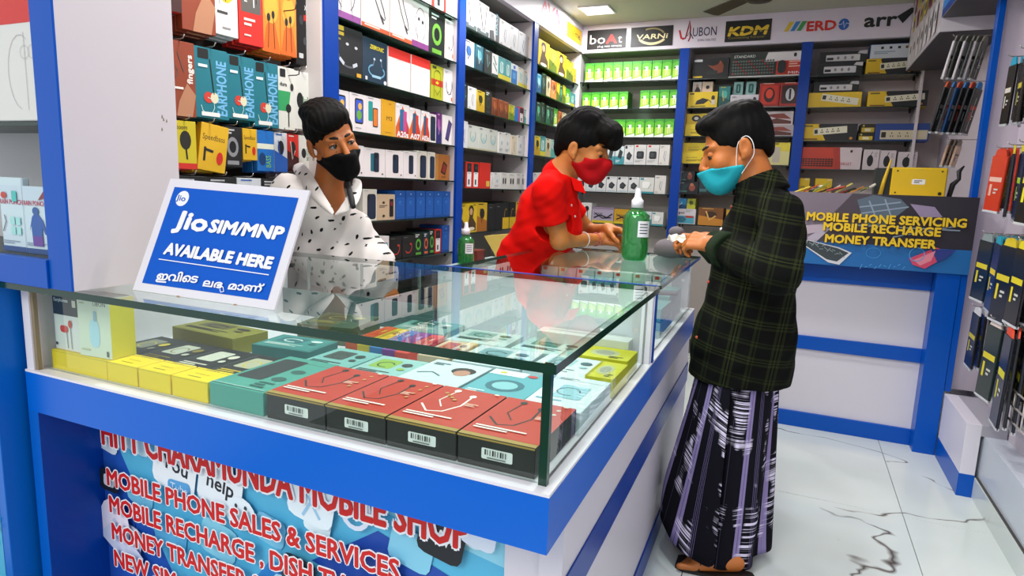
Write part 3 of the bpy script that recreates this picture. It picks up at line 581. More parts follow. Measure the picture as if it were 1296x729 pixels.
def a_stripes(F): F.l([(.2,.9),(.7,.55)],F.W*.12,'#2a6a66'); F.l([(.2,.6),(.8,.3)],F.W*.1,'#2a6a66'); F.r(0,0,1,.15,'#2c3c40')
def a_tealw(F): F.r(0,.0,1,.25,'#d8c83a'); F.rr(.25,.3,.75,.8,'#bfe0e0',.3); F.l([(.4,.75),(.5,.35),(.65,.7)],F.W*.06,'#2c3034'); F.bars(.1,.92,.4,1,.03,'#555577')
def a_bluew(F): F.rr(.1,.08,.9,.72,'#2a76c4',.05); F.rr(.3,.3,.7,.6,'#5a9ad8'); F.e(.5,.85,.16,.08,'#2a76c4')
def a_mix(c1,c2,c3): 
    def f(F): F.p([(0,.0),(1,.0),(1,.35),(0,.55)],c1); F.e(.5,.62,.24,.18,c2); F.l([(.3,.8),(.45,.3),(.7,.55)],F.W*.06,c3); F.bars(.15,.93,.5,1,.03,c3)
    return f
def a_gneck(F): F.a(.5,.58,.26,.24,F.W*.07,-220,40,'#8aa8a0',10); F.e(.5,.45,.14,.12,'#a8c4c4'); F.rr(.1,.88,.35,.96,'#8c8c90'); F.r(0,0,1,.08,'#b8b094')
def a_twin(F): F.rr(.26,.3,.44,.7,'#1a1c20',.5); F.rr(.56,.3,.74,.7,'#1a1c20',.5); F.bars(.2,.88,.6,1,.03,'#9c9ca0')
def a_none(F): F.bars(.2,.85,.4,1,.03,'#77777c')
W_='#e6e1e0'
# design table: key -> (phrase, colour, art, side colour)
D={
'nk':('white neckband earphone box with orange foot',W_,a_neck(),'#d8c8c0'),'lp':('white box with black neckband loop and orange tag',W_,a_loop(),'#d8742a'),
'bud':('white earbud box with purple foot',W_,a_bud(),'#c8b8c4'),'purp':('white and violet earphone box',W_,a_bud('#9a4a9c'),'#c8b8c4'),
'bg':('black and green earphone box','#1b2420',a_colour('#6aa83a'),None),'bkn':('black neckband box with yellow tags','#101318',a_blackneck,'#d8b82a'),
'zeb':('dark blue neckband box with yellow heading','#0c3048',a_zeb,None),'rt':('plain white box with red top','#e9e5e2',a_redtop,None),
'yg':('yellow green box with red cross band','#b4b82a',a_yg,None),
'p1':('white phone box with blue screen phone',W_,a_phone(),None),'p2':('white phone box with purple green screen',W_,a_phone('#3a5ac8','#6aa83a'),None),
'p3':('white phone box with teal and orange phones',W_,a_two('#1f9a94','#e07a2a'),None),'m3':('plain yellow phone box with dark lettering','#dea41c',a_m3,None),
'a20':('orange phone box with pink phone',W_,a_series('A20s','#1a6a9a','#c84a8a'),None),'a07':('orange phone box with red phone',W_,a_series('A07','#2a5a7a','#c8382a'),None),'a03':('narrow orange phone box with red phone',W_,a_series('A03s','#2a5a7a','#c8382a'),None),
'bw':('white box with plain black phone',W_,a_dark('#15161b',.14,.88,.08,.92),None),'pu':('slim purple phone box','#6a2a74',a_mix('#2c2a6a','#9a4aa0','#d8a8d8'),None),
'pd':('white phone box with slanted dark phone',W_,lambda F:(F.p([(.25,.2),(.55,.12),(.85,.75),(.55,.88)],'#23202e'),F.p([(.3,.25),(.52,.18),(.78,.72),(.56,.82)],'#4a3a7a')),None),
'd1':('white box with dark blue phone',W_,a_dark(),None),'d2':('white box with teal and black phones',W_,lambda F:(F.rr(.3,.2,.5,.82,'#1f6a7a',.2),a_dark(x0=.45,x1=.7)(F)),None),
'br':('brown phone box with red phone','#a8672a',a_brown,None),'brp':('plain brown box','#b07a3a',a_none,None),
'dk':('box with large dark phone','#d8d4c8',a_dark('#15222c',.3,.92,.05,.85),None),'be':('beige box with small round emblem','#c8b090',a_beige,None),
'bl':('royal blue phone box','#124f9e',a_bluebox,None),'gr':('grey fabric phone case','#9a9ca4',lambda F:(F.r(.4,.3,1,.55,'#22262c'),F.l([(.1,.8),(.9,.85)],F.W*.03,'#b4b6bc')),None),
'ws':('white box with small blue window',W_,lambda F:(F.rr(.5,.3,.85,.75,'#3a8ac0'),F.rr(.56,.5,.8,.7,'#bfe0f0')),None),
'kr':('black box with red earphones','#17161a',a_blackred2,None),'kg':('black and green bluetooth box','#17201a',a_colour('#5aa83a'),None),'ko':('black and orange bluetooth box','#18303a',a_colour('#d8643a'),None),
'rw':('red box with white label','#c8281e',a_slots,None),
'dg':('white box with diagonal black cable',W_,a_diag,None),'ba':('box lettered BASS along its edge','#cdd2d6',a_bass,None),'w1':('slim white cable box','#d9d9dc',a_white,None),'bz':('narrow beige box','#d8c8b0',a_white,None),
'be2':('white box with blue earphones',W_,a_mix('#cfd4dc','#2a6ab0','#1a2c50'),None),'tb':('teal blue earphone box','#1a6a7c',a_mix('#123c50','#5ab0c0','#d8e8e8'),None),
'k1':('narrow black cable box','#16181c',a_mix('#202428','#3a4448','#7ab0b0'),None),'st':('white box with teal stripes',W_,a_stripes,None),'tw':('teal box with white adapter','#4a9a9c',a_tealw,None),
'bw2':('blue and white adapter box','#d8dee4',a_bluew,None),'yw':('yellow and white adapter box','#d9d4c4',a_tealw,None),'wh':('white box with thin white cable','#dcdcda',a_white,None),
'yk':('yellow earphone box','#d8b82a',a_mix('#c8a01c','#2a2418','#2a2418'),None),'bag':('black pouch with carry loop','#141416',a_colour('#33343a'),None),'rb':('red brown power bank box','#8a3a1e',a_mix('#6a2a16','#a8502a','#c88a5a'),None),
'yv':('yellow and green charger box','#b8b428',a_mix('#6a8a2a','#d8c83a','#2c3418'),None),'bs':('slim blue box','#2a6ac0',a_none,None),'rd':('red and white cable box','#c83224',a_slots,None),'tl':('teal and white box','#a8ccc8',a_mix('#5aa8a4','#e4e8e4','#2c4444'),None),
'gn':('grey white neckband box','#c9ccc4',a_gneck,None),'wt':('white earbud box','#d9d6d2',a_tws(),None),'wtb':('white box with grey adapter','#d6d2cc',a_twin,None),
'kb':('tall black speaker box','#121316',a_colour('#33363c'),None),'rbig':('large plain red box','#d0261a',lambda F:(F.rr(.6,.08,.92,.3,'#d8b84a'),),None),'rs':('red box with white slot window','#d0261a',a_slots,None),
'wo':('yellow trimmer box with woman in profile','#d9b81e',a_woman,'#c9a81a'),'yo':('yellow box with dark clipper','#d0a824',a_mix('#a8641e','#2a2420','#2a2420'),None),'kk':('plain black carton','#101218',a_none,None),'yk2':('yellow and black shaver box','#16161a',lambda F:(F.r(0,0,1,.42,'#d8b01e'),F.a(.5,.45,.25,.3,F.W*.04,60,300,'#c8981e')),None),
'yw3':('yellow box with woman and dark hair','#d8b41e',a_woman,None),'yg3':('yellow green earphone box','#b8b42a',a_mix('#5a6a1c','#e0d044','#23280f'),None),'ybat':('small yellow box with black emblem','#e0b81e',a_yplain,None),
'or':('orange and brown box','#b8582a',a_mix('#d88a4a','#5a2a18','#e8d0b0'),None),'gl':('bright green slim box','#5aa83a',a_green,None),'cy':('cyan slim box','#3a9ab8',a_mix('#1a5a8a','#a8dce8','#f0f4f4'),None),'cr':('cream cable box','#d8ccb0',a_mix('#c8b88a','#5a4a30','#2a2a2a'),None),'dgn':('dark green box','#143428',a_mix('#1c5a44','#4ab08a','#b8e0d0'),None),
'gc':('green charger box with white foot','#5cb82a',a_green,'#3f8f22'),'ch':('white box with black wall charger','#d6d4d2',a_charger,None),'ad':('white box with slanted black adapter','#d6d6d6',a_adapter,None),'ct':('teal and white adapter box','#c8d4d4',a_cableteal,None),'cw':('white box with black cable head','#dcd8d2',a_white,None),
'cu':('white box with white wall charger','#d8d8d2',lambda F:(F.rr(.2,.35,.7,.75,'#f2f2ee',.2),F.l([(.6,.3),(.8,.6)],F.W*.05,'#a8a8a4'),F.rr(.06,.85,.3,.96,'#2f8a9a'),F.r(0,0,1,.12,'#3a8f9a')),None),
'earb':('white box with black earphone','#d8d4d0',lambda F:(F.e(.55,.7,.2,.14,'#1a1a1e'),F.l([(.6,.6),(.68,.2)],F.W*.06,'#2a2a2e'),F.bars(.15,.3,.3,2,.03,'#9c9ca0')),None),
'li':('lilac and yellow cable box','#a89cb0',a_wires(),None),'ye':('yellow box with brown cable print','#c8981e',a_wires('#c8981e'),None),
'bkr':('black box with red brown figure','#101214',a_blackred,None),'key':('wide keyboard and mouse combo box','#b8b0ae',a_keyboard(),None),'ya':('yellow adapter box with small portrait','#e0c022',a_yadapt,None),
'smw':('small white box with portrait','#cfc8c4',lambda F:(F.p([(.2,0),(.5,.7),(.9,.2),(.9,0)],'#3a2c2a'),F.e(.5,.65,.15,.15,'#b88a6a')),None),'smc':('small cream gadget box','#d0b8a4',lambda F:F.rr(.35,.3,.68,.65,'#1c1c1c',.4),None),
'tq':('teal blister box','#1f7a78',a_mix('#12504e','#4ab0a4','#d8b83a'),None),'tsm':('teal mouse box','#8ab8b4',lambda F:(F.rr(.25,.15,.75,.85,'#1c5a58',.3),F.l([(.5,.3),(.5,.7)],F.W*.08,'#7ab8b0')),None),
'xps':('white box with blue earphone print','#d4d0d8',a_lap,None),'rm':('red box with black mouse','#a8281c',a_red,None),'rm2':('red box with black and white mouse','#a8281c',a_mouse,None),
'spk':('yellow box with two round speakers','#d8b820',a_speaker,None),'yp':('yellow box with audio jack print','#dcc024',a_yplain,None),'lap':('white box with brown laptop stand','#cfc2c4',a_laptop,None),'lap2':('flat grey laptop stand box','#a8a0a4',a_laptop,None),'ste':('cream and yellow speaker box','#d4cc8a',a_stereo,None),
'gm':('black box with coloured figure print','#0f1418',a_game,None),'blq':('bright blue box','#1f7ab0',a_mix('#134a7a','#3a9ac0','#d8e8f0'),None),'tar':('white box with teal picture and heading','#d4ccd0',a_target,None),'gyb':('small yellow green box','#9aa02a',a_mix('#c8c83a','#3a4a1a','#20280f'),None),'brn':('brown box with orange print','#7a4a1c',a_mix('#c8842a','#3a2410','#e0b060'),None),
'ps':('black power strip blister with white strip','#1b1c1e',lambda F:(F.rr(.14,.2,.86,.72,'#d9d7d8',.1),F.r(.16,.3,.3,.5,'#2b2b2e'),F.e(.4,.46,.03,.14,'#8a8a90',8),F.e(.55,.46,.03,.14,'#8a8a90',8),F.e(.7,.46,.03,.14,'#8a8a90',8),F.p([(.8,.8),(1,.7),(1,1),(.85,1)],'#c8c6c8')),None),
'wl':('white adapter box with blue rim','#1c4a86',lambda F:(F.r(.02,.05,.94,.96,'#cfd6de'),F.rr(.24,.66,.3,.82,'#222226'),F.rr(.42,.66,.48,.82,'#222226'),F.rr(.6,.66,.66,.82,'#222226'),F.rr(.76,.66,.82,.82,'#6a4a18'),F.e(.84,.8,.04,.1,'#c8a82a'),F.bars(.1,.45,.5,2,.06,'#8aa0b4')),None),
'yst':('yellow power strip box with slanted strip','#e0b91c',a_strip(.25,.95,.3,.75,-9),None),'yb1':('yellow and black power strip box','#e0b91c',a_yb(a_strip(.3,.95,.35,.75,4)),None),'yb2':('yellow black box with white strip','#dfb81c',a_yb(a_strip(.22,.82,.4,.8,5)),None),
'bcs':('blue box with cream power strip','#203f86',a_strip(.1,.97,.1,.62,0,'#cfc4a4',4),None),'sy':('small yellow black socket box','#2a2618',lambda F:(F.rr(.08,.1,.92,.6,'#d8b82a'),F.rr(.3,.2,.7,.5,'#efe8c8'),F.e(.2,.8,.06,.1,'#d8c83a')),None),
'kb2':('red and white keyboard box','#c8402a',lambda F:(F.r(.62,0,1,1,'#d8c8ca'),F.p([(.55,1),(.62,.0),(.7,0),(.66,1)],'#b0382a'),[F.r(.04+.045*i,.12+.1*j,.075+.045*i,.18+.1*j,'#2b2522') for i in range(12) for j in range(4)],F.e(.84,.82,.02,.06,'#3a1c1c'),F.t('TARGET',.66,.2,.12,'#b03030',wd=.2)),None),
'wm':('white box with black mouse','#d2c6c8',lambda F:(F.e(.45,.45,.2,.28,'#17171b'),F.l([(.45,.7),(.55,.9)],F.W*.04,'#17171b'),F.bars(.7,.8,.2,3,.04,'#a89c9c')),None),'ys':('small yellow carton with two words','#dcb81c',lambda F:(F.t('POWER',.25,.42,.14,'#4a3c0c',wd=.5),F.r(.7,.9,.95,.96,'#f0e0a0')),None),
}
ORD=['first','second','third','fourth','fifth','sixth','seventh','eighth','ninth','tenth','eleventh','twelfth']
def row(T,z,items,shelf,x0=.01,x1=None,wd=None,depth=.16,yoff=.03,jit=.006,grp=None):
    """items: (key, width, height[, gap before]) placed from the left; scaled in width to end at x1"""
    tot=sum(i[1]+(i[3] if len(i)>3 else 0) for i in items); k=((x1-x0)/tot) if x1 else 1
    cnt={}
    for i in items: cnt[D[i[0]][0]]=cnt.get(D[i[0]][0],0)+1
    seen={}; x=x0
    for i in items:
        key,w0,h=i[:3]; g=i[3] if len(i)>3 else 0; x+=g*k; w_=w0*k
        ph,col,art,sd=D[key]
        if w_>0:
            seen[ph]=seen.get(ph,0)+1
            lab=ph if cnt[ph]==1 else ORD[seen[ph]-1]+' '+ph+' from the left'
            lab+=', '+shelf
            me=pbox(key,w_-.004,h,min(depth,.24),col,art,sd)
            TT=T@Matrix.Translation((x+w_/2,yoff+random.uniform(0,jit),z))@Matrix.Rotation(R(random.uniform(-1.5,1.5)),4,'Z')
            put(me,'carton',lab,'box',TT,(ph+'es' if ph.endswith('box') else ph+' items')+' on the '+shelf if cnt[ph]>1 else None)
        x+=w_
def py(px,X=XL,y=200): return at(px,y,X=X).y
def rowpx(T,z,items,shelf,px0,px1,side='L',**kw):
    if side=='L':
        y0=T.translation.y; a=py(px0)-y0; b=py(px1)-y0
    else:
        a=at(px0,150,Y=YB).x-T.translation.x; b=at(px1,150,Y=YB).x-T.translation.x
    row(T,z,items,shelf,x0=a,x1=b,**kw)
# near left bay
T=TL(LA[0]); N='near left bay'
rowpx(T,ZA[1],[('purp',.2,.22),('nk',.21,.235),('nk',.19,.235),('bud',.16,.235),('bg',.16,.235),('lp',.12,.225)],'second shelf, '+N,427,580)
rowpx(T,ZA[2],[('bkn',.21,.215),('zeb',.19,.205),('rt',.19,.2),('rt',.18,.2),('yg',.13,.19,.01),('lp',.125,.19)],'third shelf, '+N,427,580)
rowpx(T,ZA[3],[('p1',.12,.175),('p2',.12,.175),('p3',.11,.175),('m3',.12,.178),('a20',.12,.175),('a07',.11,.168),('a03',.085,.165),('bw',.075,.16),('pu',.06,.175),('pd',.125,.17)],'fourth shelf, '+N,427,579)
rowpx(T,ZA[4],[('d1',.16,.145,.0),('d2',.165,.14),('d1',.15,.14),('d1',.13,.145),('dk',.1,.155),('dk',.08,.155),('brp',.04,.15),('br',.13,.15)],'fifth shelf, '+N,440,576)
rowpx(T,ZA[5],[('dk',.12,.155),('be',.16,.13),('bl',.105,.15),('bl',.1,.15),('bl',.1,.15),('bl',.09,.15),('bl',.1,.15),('bl',.1,.15)],'sixth shelf, '+N,466,577)
rowpx(T,ZA[6],[('gr',.11,.14),('ws',.1,.13),('kr',.13,.12),('kr',.13,.12),('kg',.1,.13),('ko',.07,.13),('kg',.07,.14),('rw',.09,.14),('bl',.1,.16)],'seventh shelf, '+N,470,577)
rowpx(T,ZA[0],[('nk',.2,.2),('w1',.2,.2),('zeb',.2,.2),('w1',.15,.2),('rd',.14,.2),('w1',.1,.2)],'top shelf, '+N,427,579)
# middle left bay
T=TL(LB[0]-0.0); N='middle left bay'
rowpx(T,ZB[0],[('dg',.14,.2),('dg',.15,.2),('ba',.13,.175),('w1',.14,.17),('w1',.14,.17),('w1',.14,.165),('bz',.08,.165)],'top shelf, '+N,590,673)
rowpx(T,ZB[1],[('be2',.13,.16),('tb',.1,.16,.01),('k1',.1,.155),('st',.08,.15),('tw',.09,.15),('tw',.09,.15),('bw2',.11,.145),('yw',.09,.14),('yw',.1,.135)],'second shelf, '+N,589,672)
rowpx(T,ZB[2],[('k1',.07,.145),('wh',.1,.14),('yk',.11,.135),('bag',.09,.15),('rb',.08,.12),('rb',.08,.12),('rb',.08,.12),('yv',.09,.11),('bs',.06,.105),('rd',.08,.115),('tl',.08,.11)],'third shelf, '+N,588,672)
rowpx(T,ZB[3],[('w1',.1,.165),('gn',.13,.15),('gn',.14,.15),('gn',.14,.15),('wt',.1,.145),('wt',.1,.15),('bz',.1,.14),('wt',.11,.15),('w1',.06,.16)],'fourth shelf, '+N,587,671)
rowpx(T,ZB[4],[('kb',.1,.17),('rs',.09,.165),('rs',.09,.165),('rbig',.15,.17),('wh',.05,.11,.0),('wt',.1,.11),('wtb',.12,.115),('wtb',.13,.115),('wtb',.09,.12),('wtb',.08,.12)],'fifth shelf, '+N,585,671)
rowpx(T,ZB[5],[('wo',.13,.18),('wo',.13,.185),('yo',.13,.19),('kk',.11,.18),('kk',.11,.185),('yk2',.1,.19),('yk2',.1,.19),('yo',.1,.19)],'sixth shelf, '+N,583,668)
# far left bay
T=TL(LC[0]); N='far left bay'
rowpx(T,ZC3[0],[('yw3',.2,.2),('yg3',.16,.18),('yw3',.2,.19),('yg3',.16,.17),('ybat',.16,.13)],'top shelf, '+N,680.5,733)
rowpx(T,ZC3[1],[('cy',.08,.15),('k1',.09,.17),('cr',.08,.16),('or',.12,.15),('yg3',.07,.15),('dgn',.06,.14),('yg3',.06,.15),('gl',.1,.14),('tw',.1,.12),('cy',.1,.12)],'second shelf, '+N,680.5,733)
rowpx(T,ZC3[2],[('dgn',.1,.15),('k1',.1,.16),('dgn',.1,.15),('k1',.08,.15),('gl',.09,.15),('or',.1,.14),('cr',.1,.14),('or',.1,.13),('yg3',.1,.13),('tw',.1,.12)],'third shelf, '+N,680.5,733)
rowpx(T,ZC3[3],[('yk',.1,.15),('tw',.1,.16),('cr',.1,.15),('tl',.1,.15),('wt',.1,.15),('cy',.1,.15),('wt',.1,.15)],'fourth shelf, '+N,680.5,725)
rowpx(T,ZC3[4],[('wt',.1,.13),('wtb',.12,.14),('tl',.1,.14),('wt',.1,.13),('cr',.1,.14),('wt',.1,.12)],'fifth shelf, '+N,680.5,725)
# back left bay
T=TB(-1.90); N='back left bay'
rowpx(T,ZG[0],[('gc',.08,.165)]*10,'top shelf, '+N,736,858,'B',grp=1)
rowpx(T,ZG[1],[('gc',.08,.15)]*5+[('gc',.08,.155,.10)]+[('gc',.08,.155)]*3,'second shelf, '+N,734,857,'B')
rowpx(T,ZG[2],[('gc',.08,.155)]*10,'third shelf, '+N,733,853,'B')
rowpx(T,ZG[3],[('ch',.1,.17),('ct',.085,.16),('ct',.085,.16),('ct',.085,.16),('ad',.085,.17),('ch',.11,.175),('ch',.11,.175),('cw',.09,.175)],'fourth shelf, '+N,742,850,'B')
rowpx(T,ZG[4],[('ch',.085,.14),('ad',.085,.14),('ad',.085,.14),('ad',.09,.14),('ad',.09,.14),('ad',.09,.14),('cu',.12,.14),('cw',.09,.16)],'fifth shelf, '+N,732,848,'B')
rowpx(T,ZG[5],[('earb',.1,.175),('li',.2,.14),('ye',.22,.13),('ct',.08,.12,.03),('cu',.1,.12)],'sixth shelf, '+N,740,848,'B')
# back middle bay
T=TB(-.945); N='back middle bay'
rowpx(T,ZM[0],[('bkr',.30,.165),('key',.60,.19)],'top shelf, '+N,871,1014,'B')
rowpx(T,ZM[1],[('ya',.26,.13),('tq',.10,.17,.005),('xps',.24,.10),('rm',.165,.185,.0),('rm2',.165,.185)],'second shelf, '+N,868,1010,'B')
T2=Matrix.Translation((0,.03,0))@T
rowpx(T2,ZM[1]+.131,[('smw',.075,.085),('smc',.09,.085)],'on the yellow adapter box',872,898,'B')
rowpx(T2,ZM[1]+.101,[('tsm',.08,.105),('tsm',.085,.105,.02)],'on the white earphone print box',924,953,'B')
rowpx(T,ZM[2],[('yp',.24,.10),('ye',.28,.13,.05),('lap2',.27,.09,.02)],'third shelf, '+N,867,1006,'B',depth=.2)
rowpx(T2,ZM[2]+.101,[('spk',.22,.09)],'stacked on the yellow jack box',867,903,'B')
rowpx(T2,ZM[2]+.091,[('lap',.27,.11)],'stacked on the grey laptop stand box',961,1004,'B')
rowpx(T,ZM[3],[('yp',.24,.095),('ye',.28,.13,.06),('ste',.26,.18,.03)],'fourth shelf, '+N,864,1004,'B')
rowpx(T2,ZM[3]+.096,[('yp',.23,.08)],'topmost yellow carton by the blue upright',865,902,'B')
rowpx(T,ZM[4],[('gm',.17,.1),('gm',.12,.185),('gm',.13,.17),('cu',.1,.12,.02),('wt',.2,.11,.03)],'fifth shelf, '+N,861,1002,'B')
rowpx(T2,ZM[4]+.101,[('gm',.17,.09)],'stacked beside the blue upright',861,884,'B')
rowpx(T,ZM[5],[('tar',.24,.13),('brn',.22,.15,.02),('ye',.2,.14,.02)],'sixth shelf, '+N,855,960,'B')
rowpx(T2,ZM[5]+.131,[('blq',.13,.09),('gyb',.08,.09)],'on the white lettered carton',857,888,'B')
# back right bay
T=TB(-.005); N='back right bay'
rowpx(T,ZR[0],[('ps',.34,.095),('yb1',.35,.115,.02)],'top shelf, '+N,1028,1150,'B',depth=.2)
rowpx(T2:=Matrix.Translation((0,.03,0))@T,ZR[0]+.096,[('ps',.33,.09)],'stacked on its twin, '+N,1029,1089,'B')
rowpx(T2,ZR[0]+.116,[('wl',.34,.11)],'topmost, '+N,1091,1151,'B')
rowpx(T,ZR[1],[('yst',.40,.115),('yb1',.42,.115,.04)],'second shelf, '+N,1020,1172,'B',depth=.2)
rowpx(T2,ZR[1]+.116,[('ps',.33,.085)],'on the slanted strip box',1025,1083,'B')
rowpx(T,ZR[2],[('yb2',.42,.13),('sy',.12,.06,.005),('bcs',.38,.13,.0)],'third shelf, '+N,1016,1180,'B',depth=.2)
rowpx(T2,ZR[2]+.061,[('sy',.11,.07)],'topmost small socket pack',1091,1111,'B')
rowpx(T,ZR[3],[('kb2',.49,.17),('wm',.12,.155,.01),('wm',.12,.15),('wm',.14,.14,.01)],'fourth shelf, '+N,1014,1169,'B')
rowpx(T,ZR[4],[('ys',.14,.14),('ys',.14,.14,.04)],'behind the service desk',1012,1063,'B')
# ---------------- service desk at the back
t=thing('service_desk','blue framed white service desk with printed banner across its top','desk')
DX0,DX1,DY=-.30,.70,4.0
mb=MB(); mb.box(DX0,DX1,DY+.02,DY+.04,.05,1.0,M('#d9d4dc',.4,grain=.02)); mb.build('front_board',t)
for z0,z1,n in((0,.092,'blue_rail'),(.475,.553,'blue_rail'),(.875,.985,'blue_rail')):
    mb=MB(); mb.bev(DX0,DX1,DY+.005,DY+.025,z0,z1,LAM,.001); mb.build(n,t)
mb=MB(); mb.bev(DX1,.805,DY-.09,DY+.04,0,1.37,LAM,.001); mb.build('end_post',t)
mb=MB(); mb.bev(DX0,.805,DY+.02,DY+.34,1.352,1.372,M('#cfc9cf',.4),.001); mb.build('top',t)
mb=MB(); mb.box(DX0,DX0+.02,DY+.04,DY+.34,0,1.352,WHITE); mb.box(.785,.805,DY+.041,DY+.34,0,1.352,WHITE); mb.build('side_board',t)
mb=MB(); bz0,bz1,bx0,bx1=.985,1.378,-.30,.835
mb.box(bx0,bx1,DY-.098,DY-.092,bz0,bz1,'#20365e'); F=Face(mb,(bx0,DY-.0982,bz0),(1,0,0),(0,0,1),bx1-bx0,bz1-bz0)
def bu(px): return (at(px,290,Y=DY-.098).x-bx0)/(bx1-bx0)
def bv(px,pyy): return (at(px,pyy,Y=DY-.098).z-bz0)/(bz1-bz0)
def Q(px,pyy): p=at(px,pyy,Y=DY-.098); return ((p.x-bx0)/(bx1-bx0),(p.z-bz0)/(bz1-bz0))
F.r(0,.0,1,.32,'#1769ad'); F.r(0,.32,1,1,'#2a2530'); F.p([(0,.32),(.32,.32),(.5,1),(0,1)],'#7c707c'); F.p([(.32,.32),(.55,.32),(.62,1),(.5,1)],'#4a4048')
F.p([Q(1152,258),Q(1183,262),Q(1193,275),Q(1165,275)],'#9a8aa8'); F.p([Q(1085,253),Q(1105,247),Q(1140,252),Q(1150,262),Q(1120,285),Q(1095,288)],'#5a6a78'); 
for a,b_ in(((1088,262),(1140,256)),((1090,270),(1150,262)),((1100,254),(1112,284)),((1120,252),(1130,280)),((1085,285),(1215,292)),((1130,300),(1218,285))): F.l([Q(*a),Q(*b_)],.007,'#8ea0b0')
F.p([Q(1020,285),Q(1058,282),Q(1056,290),Q(1022,296)],'#b8a8b4'); F.p([Q(1022,300),Q(1045,286),Q(1048,292),Q(1024,314)],'#b4aab8')
F.p([Q(1020,303),Q(1062,313),Q(1078,320),Q(1062,335),Q(1048,332),Q(1018,311)],'#d8dade'); F.p([Q(1022,304),Q(1060,314),Q(1074,320),Q(1059,331),Q(1046,328),Q(1020,311)],'#3a4448')
for i in range(14):
    a=Q(1024+3.2*i,307+1.2*i+3*math.sin(i*2)); b_=Q(1030+3*i,306+1.4*i+4*math.cos(i*3)); F.l([a,b_],.003,'#8fa09c')
F.p([Q(1150,327),Q(1185,313),Q(1196,318),Q(1188,330),Q(1170,340),Q(1155,335)],'#d8486a'); F.p([Q(1178,315),Q(1210,316),Q(1198,326),Q(1186,332)],'#2a3a86'); F.p([Q(1156,329),Q(1184,317),Q(1178,330),Q(1164,336)],'#e88a9a')
F.a(*Q(1160,322),.03,.09,.004,0,360,'#4aa0d8',16); F.a(*Q(1105,320),.03,.07,.003,0,360,'#3f92cc',16)
for k in range(10): F.l([Q(1088+6*k,340-2*(k%3)),Q(1091+6*k,334+3*(k%2))],.003,'#56a8dc')
for s,p0,p1,h in(('MOBILE PHONE SERVICING',(1021,278),(1222,285),.11),('MOBILE RECHARGE',(1042,291),(1189,300),.11),('MONEY TRANSFER',(1044,306),(1183,315),.11)):
    a,b_=Q(*p0),Q(*p1)
    F.t(s,a[0]+.003,a[1]-.010,h,'#3a1208',wd=b_[0]-a[0],bold=.05); F.t(s,a[0],a[1],h,'#f0c81c',wd=b_[0]-a[0],bold=.05)
mb.build('printed_banner',t)
# plinth box by the right wall
t=thing('low_plinth','low white box with blue foot against the right wall','plinth')
mb=MB(); mb.bev(.808,.868,3.41,DY-.1,.108,.352,M('#dcd8e2',.35),.001); mb.build('body',t)
mb=MB(); mb.bev(.806,.868,3.408,DY-.1,0,.108,LAM,.001); mb.build('foot',t)
mb=MB(); mb.box(.868,.965,3.41,DY-.1,.30,.352,M('#a9a7b0',.4)); mb.build('top_strip',t)
# blue stile on the right
t=thing('blue_stile','tall blue stile dividing the right wall beside the banner','trim')
mb=MB(); mb.bev(.808,.835,DY-.05,DY+.01,1.372,2.37,LAM,.001); mb.box(.835,WR,DY-.01,DY+.01,0.36,2.37,M('#d5cbd5',.5)); mb.build('board',t)
mb=MB(); mb.bev(.807,.836,DY-.086,DY-.05,.36,1.372,LAM,.001); mb.build('lower_board',t)
# yellow repair case, pile of packs on the desk
T=Matrix.Translation((.59,4.10,1.374))
mb=MB(); mb.bev(-.13,.13,0,.13,0,.155,M('#e2b90f',.45),.006); F=Face(mb,(-.13,-.0003,0),(1,0,0),(0,0,1),.26,.155)
F.rr(.38,.42,.62,.6,'#f2f0ea'); F.bars(.42,.53,.16,2,.03,'#55514a'); 
for x,y in((.1,.12),(.9,.12),(.1,.88),(.9,.88)): F.e(x,y,.02,.03,'#5a4508')
F.e(.9,.12,.035,.06,'#2a2410'); F.e(.5,.96,.06,.02,'#e8c83a')
o=mb.build('yellow_case'); o.matrix_world=T; tag(o,'yellow instrument case with small white sticker on the service desk','case')
mb=MB(); mb.box(-.13-.075,-.132,.01,.12,0,.15,'#1f2624'); o2=mb.build('dark_case'); o2.matrix_world=T; tag(o2,'dark grey case leaning beside the yellow instrument case','case')
mb=MB(); mb.tube([(0,0,0),(.01,0,.07),(.035,0,.10),(.03,0,.14),(.05,0,.17)],[.012,.014,.010,.012,.004],'#18181a'); o3=mb.build('black_cable'); o3.location=(.745,4.14,1.374); tag(o3,'bent black cable standing right of the yellow case','cable')
mb=MB(); mb.tube([(0,0,0),(.003,0,.08),(.01,0,.16),(.012,0,.2)],[.011,.010,.007,.003],'#d8b01c'); o4=mb.build('soldering_iron'); o4.location=(.415,4.1,1.374); o4.rotation_euler=(0,R(6),0); tag(o4,'yellow and black pen tool standing left of the yellow case','tool')
cols=['#d8c03a','#d0401f','#d8d4c8','#8a9a2a','#20241e','#c8b8a4','#b8322a','#d8c858','#3a3a34','#c87a2a','#8a8a3a','#cfc8b8']
for i in range(12):
    mb=MB(); c=cols[i]; mb.prism([(-.05,-.012),(.045,-.014),(.05,.0),(.045,.013),(-.05,.012)],0,.006,c); F=Face(mb,(-.045,-.01,.0062),(1,0,0),(0,1,0),.09,.02); F.r(.1,.1,.5,.9,cols[(i+5)%12]); F.bars(.6,.7,.3,2,.12,'#3a3a34')
    o=mb.build('cable_packet'); o.location=(.02+.029*i+.01*(i%2),4.07+.012*(i%3),1.38+.006*(i%4)+.008); o.rotation_euler=(R(14*(i%3)-10),R([-22,-30,-16,-34][i%4]),R(8*(i%5)-16))
    tag(o,ORD[i]+' coloured cable packet from the left in the pile on the service desk','packet','packets piled on the service desk')
